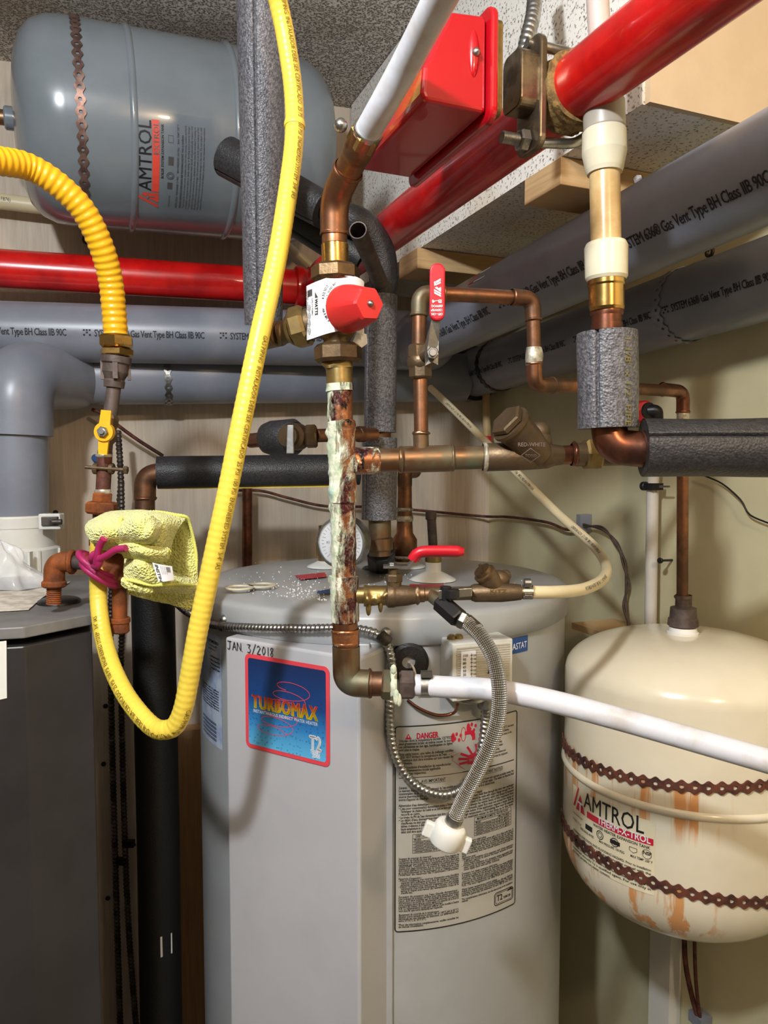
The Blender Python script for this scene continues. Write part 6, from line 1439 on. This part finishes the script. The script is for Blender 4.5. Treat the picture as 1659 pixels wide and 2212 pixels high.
# cream pipe behind the grey tank
t=thing('water_pipe', 'cream plastic pipe with black print at left edge behind the grey tank', 'pipe', wb(30, 440, .05))
P0=wb(-120, 420, .05); P1=wb(300, 472, .05)
b=MB(); b.sweep([P0, P1], .0155, 24); b.obj('pipe', M['creampex'], t)
b=MB(); fm=pipemap(P0, P1-P0, facing(P0, P1, -.15), .0155, .0005); put(b, 'Potable Water (ASTM F876)', .03, 0, .010, fm, sx=.8); b.obj('printing', M['ink'], t)
t=thing('water_pipe', 'thin cream pipe sloping on the wall behind the red elbow', 'pipe', wb(650, 570, .03))
b=MB(); b.sweep([wb(610, 520, .03), wb(700, 600, .03)], .0095, 18); b.obj('pipe', M['creampex'], t)
# ================================================================== WOOD BLOCKS UNDER SOFFIT
def block(name_lab, poly, ext, lab_):
    b=MB(); b.prism(poly, ext); tag(b.obj('wood_block', M['wood'], None, bevel=.001), lab_, 'timber')
zW=SZ-.001
f1_=hit(1131, 398, V((0, 0, zW)), UP)
e1_=hit(1205, 340, V((0, 0, zW)), UP)
wl=(-NR)
q0=at(1131, 390, 1.03); q1=at(1231, 360, .98)
def wblock(pxl, pyl, Yl, wid, ht, Ln, lab_):
    p=at(pxl, pyl, Yl); p.z=zW; 
    b=MB(); a=p; b.prism([a, a+DR*wid, a+DR*wid-UP*ht, a-UP*ht], -NR*Ln)
    tag(b.obj('wood_block', M['wood'], None, bevel=.001), lab_, 'timber')
wblock(1133, 400, 1.09, .088, .036, .22, 'short raw timber block under the soffit behind amber pipe')
wblock(862, 575, 1.50, .088, .038, .30, 'raw timber block under the soffit behind the red valve handle')
# ================================================================== ITEMS ON THE HEATER LID
t=thing('pressure_gauge', 'round dial gauge on heater lid half hidden by the riser', 'gauge', lidpt(705, 1226))
gc=at(738, 1172, 1.10); gn=V((-.32, -.95, .0)).normalized(); gr=mm(57, 1.1)
b=MB(); b.lathe(gc-gn*.022, gc+gn*.006, [(0, gr*.9), (.002, gr), (.024, gr), (.0275, gr*.98), (.028, gr*.9), (.0255, gr*.88)], 48, 'auto', cap=False); b.lathe(gc-gn*.022, gc, [(0, gr*.9), (.0005, .0001)], 48); b.obj('case', M['steel'], t)
b=MB(); b.lathe(gc+gn*.0015, gc+gn*.002, [(0, gr*.9), (.0004, .0001)], 48); b.obj('dial', M['paper'], t)
gx=V((gn.y, -gn.x, 0))*-1; gf=lambda x, y: gc+gn*.0028+gx*x+UP*y
b=MB()
for k in range(28):
    a=-pi/4+k*(1.5*pi)/27; r0=gr*.8; r1=gr*(.7 if k%3 else .64); line2(b, [(r0*math.cos(a), r0*math.sin(a)), (r1*math.cos(a), r1*math.sin(a))], .0006, gf)
for k in range(7):
    a=pi*1.25-k*(1.5*pi)/6; put(b, str(k*40+40), gr*.5*math.cos(a)-.004, gr*.5*math.sin(a)-.002, .0055, gf)
line2(b, [(0, 0), (-gr*.3, gr*.55)], .001, gf); put(b, '\u00b0F', -.004, -gr*.35, .006, gf); b.obj('dial_marks', M['ink'], t)
b=MB(); b.lathe(gc+gn*.0045, gc+gn*.006, [(0, gr*.9), (.0012, .0001)], 48); b.obj('glass', M['glass'], t)
b=MB(); q=lidpt(703, 1224); tp=V((q.x, q.y, at(700, 1135, q.y).z))
b.lathe(q, tp, [(0, .013), (.02, .013), (.021, .017), (.045, .017), (.046, .012), ((tp-q).length, .012)], 24, 'auto'); b.obj('well', M['brass_dull'], t)
b=MB(); b.sweep([tp-UP*.02, gc-gn*.015], .009, 16); b.obj('stem', M['brass_dull'], t)
def flange(p, r, par, h=.012):
    b=MB(); b.lathe(p, p+UP*h, [(0, r), (.002, r*.97), (h*.5, r*.7), (h*.9, r*.4), (h, r*.33)], 40); return b.obj('flange', M['white_ring'], par)
flange(q, .034, t)
t=thing('relief_stub', 'upright capped tube on white flange at the centre right of heater lid', 'pipe', lidpt(936, 1252))
q=lidpt(936, 1252); Yq=q.y; flange(q, mm(50, Yq), t, .014)
b=MB(); b.cyl(q+UP*.008, q+UP*.030, mm(17, Yq), 28); b.obj('white_collar', M['white_ring'], t)
zt1=at(936, 1196, Yq).z; zt2=at(931, 1104, Yq).z
b=MB(); b.cyl(q+UP*.028, V((q.x, q.y, zt1)), mm(18, Yq), 28); b.obj('fitting', M['brass_dull'], t)
b=MB(); b.sweep([V((q.x, q.y, zt1)), V((at(931, 1110, Yq).x, q.y, zt2))], mm(10, Yq), 20); b.cyl(V((at(931, 1110, Yq).x, q.y, zt2-.014)), V((at(931, 1110, Yq).x, q.y, zt2)), mm(12, Yq), 20); b.obj('tube', M['iron'], t)
t=thing('copper_reducer', 'stout copper pipe with wide reducer rising from rear of heater lid', 'pipe', lidpt(874, 1222))
q=lidpt(874, 1224); Yq=q.y
def zp(py): return V((q.x, q.y, at(874, py, Yq).z))
flange(q, mm(46, Yq), t, .014)
b=MB(); b.lathe(q+UP*.01, zp(1040), [(0, mm(24, Yq)), (.012, mm(24, Yq)), (.016, mm(27, Yq)), (.040, mm(27, Yq)), (.052, mm(18, Yq)), (.09, mm(16, Yq)), ((zp(1040)-q-UP*.01).length, mm(15, Yq))], 32); b.obj('reducer', M['copper'], t)
b=MB(); ring(b, zp(1100), UP, mm(17, Yq), .006, .003); ring(b, zp(1120), UP, mm(18, Yq), .01, .002); ring(b, zp(1202), UP, mm(27, Yq), .005, .002); b.obj('solder_bead', M['solder'], t)
b=MB(); b.sweep(fillet([zp(1050), zp(1018), zp(1018)+V((.02, .06, 0))], .02, 8), mm(16, Yq), 24); b.obj('elbow', M['copper'], t)
# washers on the lid
for x, y, s_ in ((517, 1271, 'left of the pair'), (566, 1266, 'right of the pair')):
    q=lidpt(x, y, .0005); b=MB(); b.lathe(q, q+UP*.003, [(0, .021), (.0015, .0225), (.003, .021), (.003, .015), (.0015, .0135), (0, .015)], 40, True, cap=False); tag(b.obj('washer', M['natural_light'], None), 'pale flat ring lying on heater lid, %s' % s_, 'washer')
# loose white granules on lid: nobody could count them
b=MB(); rg=random.Random(5)
for k in range(520):
    if k%3: px=rg.gauss(640, 70); py=rg.gauss(1285, 22)
    else: px=rg.uniform(470, 1150); py=rg.uniform(1232, 1325)
    p=lidpt(px, py, .0006)
    if (p-V((HC.x, HC.y, p.z))).length>HR-.03: continue
    b.sphere(p, rg.uniform(.0006, .0013), 6)
o=b.obj('granules', M['paper'], None, kind='stuff'); tag(o, 'scattered tiny white granules on the heater lid', 'granules')
# ================================================================== BEIGE EXPANSION TANK
YA=1.04; ct_=at(1476, 1700, YA); RA=mm(262, YA)*.985; CA=V((ct_.x, YA, 0))
ztp=at(1476, 1366, YA).z; zbt=at(1476, 1985, YA-.03).z; zsh=at(1476, 1560, YA-.1).z
t=thing('expansion_tank', 'beige upright expansion tank with rusty straps at the right edge', 'tank', V((CA.x, CA.y, zbt)))
H=ztp-zbt
def dome(r, R_, n=14): return [(math.sin(a)*1, math.cos(a)) for a in [pi/2*k/n for k in range(n+1)]]
prof=[]; hd=.060; hb_=.105
for k in range(15): a=pi/2*k/14; prof.append((hb_*(1-math.cos(a)), max(1e-4, RA*math.sin(a)**.75)))
for k in range(16): a=pi/2*(1-k/15); prof.append((H-hd*(1-math.cos(a)) if k else H-hd, RA*math.sin(a)**.80 if k<15 else 1e-4))
prof[15]=(H-hd, RA)
def tankhit(px, py, off=0):
    d=ray(px, py); R=RA+off; a=d.x**2+d.y**2; bb=-2*(d.x*CA.x+d.y*CA.y); c=CA.x**2+CA.y**2-R*R; D=bb*bb-4*a*c
    return CAMP+d*((-bb-math.sqrt(max(D, 0)))/(2*a))
def rusty():
    g=NT('beige_enamel_rust_runs'); o=g.coord(); 
    st=g.noise(g.coord((55, 55, 4)), 1.0, 4, .6); sp=g.noise(o, 30, 5, .6)
    sep=g.n('ShaderNodeSeparateXYZ'); g.link(g.tc.outputs['Object'], sep.inputs[0]); x, y, z=sep.outputs
    # left shoulder side, below the straps only
    zz=z; zu=tankhit(1426, 1692).z-zbt; zl_=tankhit(1426, 1910).z-zbt
    def band(top, bot): return g.math('MULTIPLY', g.mask(zz, top+.004, top-.004), g.mask(zz, bot-.03, bot))
    b1_=band(zu, zu-.045); b2_=band(zl_, zl_-.06)
    left=g.mask(x, -.0, -.05)
    k=g.math('MULTIPLY', g.math('MULTIPLY', g.mask(st, .50, .60), g.math('ADD', b1_, b2_)), left)
    k=g.math('MINIMUM', k, .8)
    col=g.mix(g.mask(g.noise(o, 6, 4), .4, .65), srgb((226, 216, 192)), srgb((218, 206, 180)))
    col=g.mix(k, col, srgb((206, 128, 36)))
    g.set(col=col, rough=.2, coat=.25); return g.m
b=MB(); b.lathe(V((CA.x, CA.y, zbt)), V((CA.x, CA.y, ztp)), prof, 96); b.obj('shell', rusty(), t)
zs=tankhit(1426, 1750).z; b=MB(); b.lathe(V((CA.x, CA.y, zs-.007)), V((CA.x, CA.y, zs+.007)), [(0, RA-.002), (.003, RA+.002), (.007, RA+.004), (.011, RA+.002), (.014, RA-.002)], 96); b.obj('weld_seam', M['beige_tank'], t)
tpz=V((CA.x, CA.y, ztp)); tq=V((at(1475, 1360, 1.035).x, 1.035, ztp-.002))
b=MB(); b.lathe(tq-UP*.004, tq+UP*.014, [(0, mm(31, YA)), (.008, mm(33, YA)), (.009, mm(30, YA)), (.015, mm(28, YA))], 30, 'auto'); b.obj('port', M['white_ring'], t)
t3=thing('tank_fitting', 'black iron coupling on top of the beige tank', 'fitting', tq+UP*.01)
z_=lambda py: V((tq.x, tq.y, at(1475, py, 1.035).z))
b=MB(); b.lathe(z_(1352), z_(1288), [(0, mm(30, YA)), (.001, mm(32, YA)), (.010, mm(31, YA)), (.012, mm(28, YA)), (.026, mm(27, YA)), (.028, mm(17, YA)), (.043, mm(17, YA))], 30, 'auto'); ring(b, z_(1290), UP, mm(17, YA), .006, .003); b.obj('coupling', M['iron'], t3)
# label
la_=math.atan2((tankhit(1237, 1800)-CA).x, -(tankhit(1237, 1800)-CA).y); lr_=math.atan2((tankhit(1416, 1800)-CA).x, -(tankhit(1416, 1800)-CA).y)
WL=(lr_-la_)*RA; zl0=tankhit(1416, 1936).z; zl1=tankhit(1416, 1776).z; HL=zl1-zl0
def am(off): return cylmap(V((CA.x, CA.y, zl0)), UP, V((math.sin(la_), -math.cos(la_), 0)), RA, off)
b=MB(); f=am(.0004); b.grid(lambda u, v: f(u*WL, v*HL), 14, 1); b.obj('label', plain('clear_label_film', (228, 216, 184), .3), t)
f=am(.0010)
def LX(u): return u*WL
def LY(v): return v*HL
b=MB(); put(b, 'AMTROL', LX(.22), LY(.80), .0315, f, w=WL*.68, bold=.004)
put(b, 'WATER HEATER EXPANSION TANK', LX(.36), LY(.615), .0055, f, w=WL*.60, bold=.015)
rect2(b, LX(.25), LY(.50), LX(.35), LY(.575), f, 2)
for u in (.45, .62):
    c_=(LX(u), LY(.535)); line2(b, [(c_[0]+.0055*math.cos(a*pi/8), c_[1]+.0055*math.sin(a*pi/8)) for a in range(17)], .0011, f); line2(b, [(c_[0]+.003*math.cos(a*pi/8), c_[1]+.003*math.sin(a*pi/8)) for a in range(17)], .0008, f)
rect2(b, LX(.57), LY(.505), LX(.675), LY(.56), f, 2)
line2(b, [(LX(.77), LY(.565)), (LX(.84), LY(.565)), (LX(.84), LY(.52)), (LX(.805), LY(.495)), (LX(.77), LY(.52)), (LX(.77), LY(.565))], .0006, f)
put(b, 'NSF', LX(.895), LY(.53), .006, f, w=WL*.075, bold=.03); line2(b, [(LX(.93)+.0058*math.cos(a*pi/8), LY(.537)+.0058*math.sin(a*pi/8)) for a in range(17)], .0006, f)
put(b, 'www.amtrol.com', LX(.02), LY(.58), .0045, f, sx=.8); put(b, 'MODEL: ST-12', LX(.02), LY(.48), .0045, f, sx=.8)
put(b, 'PRECHARGE: 40 PSIG', LX(.17), LY(.43), .0048, f, w=WL*.2, bold=.01); put(b, 'MAX PRESSURE: 150 PSIG', LX(.44), LY(.43), .0048, f, w=WL*.28, bold=.01); put(b, 'MAX TEMP: 200\u00b0 F', LX(.78), LY(.43), .0048, f, w=WL*.2, bold=.01)
TX2=['WARNING: EXPLOSION AND FLOODING HAZARD. Prior to installation', 'and operation, carefully read the instruction manual with the', 'product. Failure to follow these instructions can cause serious', 'personal injury, death or damage. This product should be', 'installed or replaced by a licensed professional and should be', 'inspected annually by a qualified agent. For use only in', 'domestic potable hot water systems.']
for i, s_ in enumerate(TX2): put(b, s_, LX(.03), LY(.32-.052*i), .0046, f, w=WL*(.94 if i<6 else .55), bold=.012)
b.obj('lettering', M['ink'], t)
b=MB(); rect2(b, LX(.27), LY(.675), LX(.985), LY(.765), f, 8)
poly2(b, [(LX(.02), LY(.70)), (LX(.055), LY(.70)), (LX(.13), LY(1.0)), (LX(.115), LY(1.03))], f)
poly2(b, [(LX(.075), LY(.675)), (LX(.24), LY(.675)), (LX(.155), LY(.93))], f); b.obj('red_logo', M['red_label'], t)
b=MB(); f=am(.0015); put(b, 'THERM-X-TROL', LX(.42), LY(.695), .0125, f, w=WL*.54, bold=.02); put(b, 'T', LX(.115), LY(.69), .018, f, w=WL*.09, bold=.03); b.obj('white_lettering', M['paper'], t)
f=cylmap(V((CA.x, CA.y, ztp-.045)), UP, V((-.3, -1, 0)), RA*.8, .0)
# rusty chain straps, tilted (higher on the left)
def tstrap(pts_, lab_):
    Q=[tankhit(*q_) for q_ in pts_]; p0, pm_, p1=Q
    # plane through p0,p1 containing the horizontal direction perpendicular to their chord
    n_=(pm_-p0).cross(p1-p0); n_.normalize()
    if n_.z<0: n_=-n_
    t_=thing('tank_strap', lab_, 'strap', V((p0.x, p0.y, min(p0.z, p1.z))))
    b=MB(); wd=.0165; pitch=.0150; K=10; Ls=RA*2*pi; n=int(Ls/pitch); n-=0
    def zpl(a): 
        x=CA.x+math.sin(a)*RA; y=CA.y-math.cos(a)*RA
        return p0.z-((x-p0.x)*n_.x+(y-p0.y)*n_.y)/n_.z
    tot=2*pi; pa=tot/n
    def P(a, y, h): return V((CA.x+math.sin(a)*(RA+.001+h), CA.y-math.cos(a)*(RA+.001+h), zpl(a)+y))
    for i in range(n):
        a0=-pi+i*pa; 
        if a0>1.9 or a0<-1.9: continue
        top=[(a0+pa*k/K, wd*(.5-.13*(1+math.cos(2*pi*k/K)))) for k in range(K+1)]
        outer=top+[(s, -y) for s, y in top[::-1]]; m=len(outer); hr=pitch*.2; inner=[]
        for (a, y) in outer:
            s=(a-a0-pa/2)*RA; g=math.atan2(y, s); inner.append((a0+pa/2+hr*math.cos(g)/RA, hr*math.sin(g)))
        h=.0022
        vs=[P(a, y, h) for a, y in outer]+[P(a, y, h) for a, y in inner]+[P(a, y, 0) for a, y in outer]+[P(a, y, 0) for a, y in inner]
        fs=[]
        for k in range(m):
            k2=(k+1)%m; fs+=[[k, k2, m+k2, m+k], [k, 2*m+k, 2*m+k2, k2], [m+k, m+k2, 3*m+k2, 3*m+k]]
        b.add(vs, fs, None, False)
    b.obj('band', M['rust_dark'], t_); return t_
tstrap(((1224, 1612), (1426, 1692), (1610, 1699)), 'upper rusty perforated strap round the beige tank')
tstrap(((1224, 1785), (1426, 1910), (1630, 1948)), 'lower rusty perforated strap round the beige tank, crossing its label')
b=MB(); q=wr(1290, 1352, .0); b.box(wr(1310, 1356, .05), DR*.04, NR*.05, UP*.006); tag(b.obj('shelf_bracket', M['wood'], None), 'small wooden ledge on right wall between water heater and beige tank', 'timber')

b=MB(); q=wr(1535, 545, .02); b.lathe(q, q+NR*.004, [(0, .0085), (.004, .0085), (.004, .004), (0, .004)], 20, True, cap=False); tag(b.obj('wall_eyelet', M['steel_dark'], None), 'dark metal eyelet on right wall between the two grey vent pipes', 'bracket')
b=MB(); q=at(1380, 392, 1.0); b.hexnut(q, q+V((-.004, -.008, 0)), .007); tag(b.obj('hex_bolt', M['steel_dark'], None), 'steel hex bolt beside the timber block behind amber pipe', 'bolt')
# ================================================================== GROUPS OF REPEATS
GR={'vent_pipe': 'grey vent pipes', 'pipe_insulation': 'foam pipe sleeves', 'hanger_strap': 'perforated hanger straps', 'tank_strap': 'rusty straps round the beige tank', 'bead_cable': 'beaded cables by the boiler', 'wall_screw': 'black screws in the walls', 'cable_clip': 'clips on the beaded cables', 'wire_clip': 'grey wire clips on the right wall', 'washer': 'rings on the heater lid', 'wood_block': 'timber blocks under the soffit', 'sprinkler_pipe': 'red sprinkler pipes', 'gas_hose': 'yellow gas hoses', 'wire': 'loose wires on the walls', 'flexible_conduit': 'metal flexible conduits'}
for o in list(bpy.data.objects):
    k=o.name.split('.')[0]
    if o.parent is None and k in GR: o['group']=GR[k]
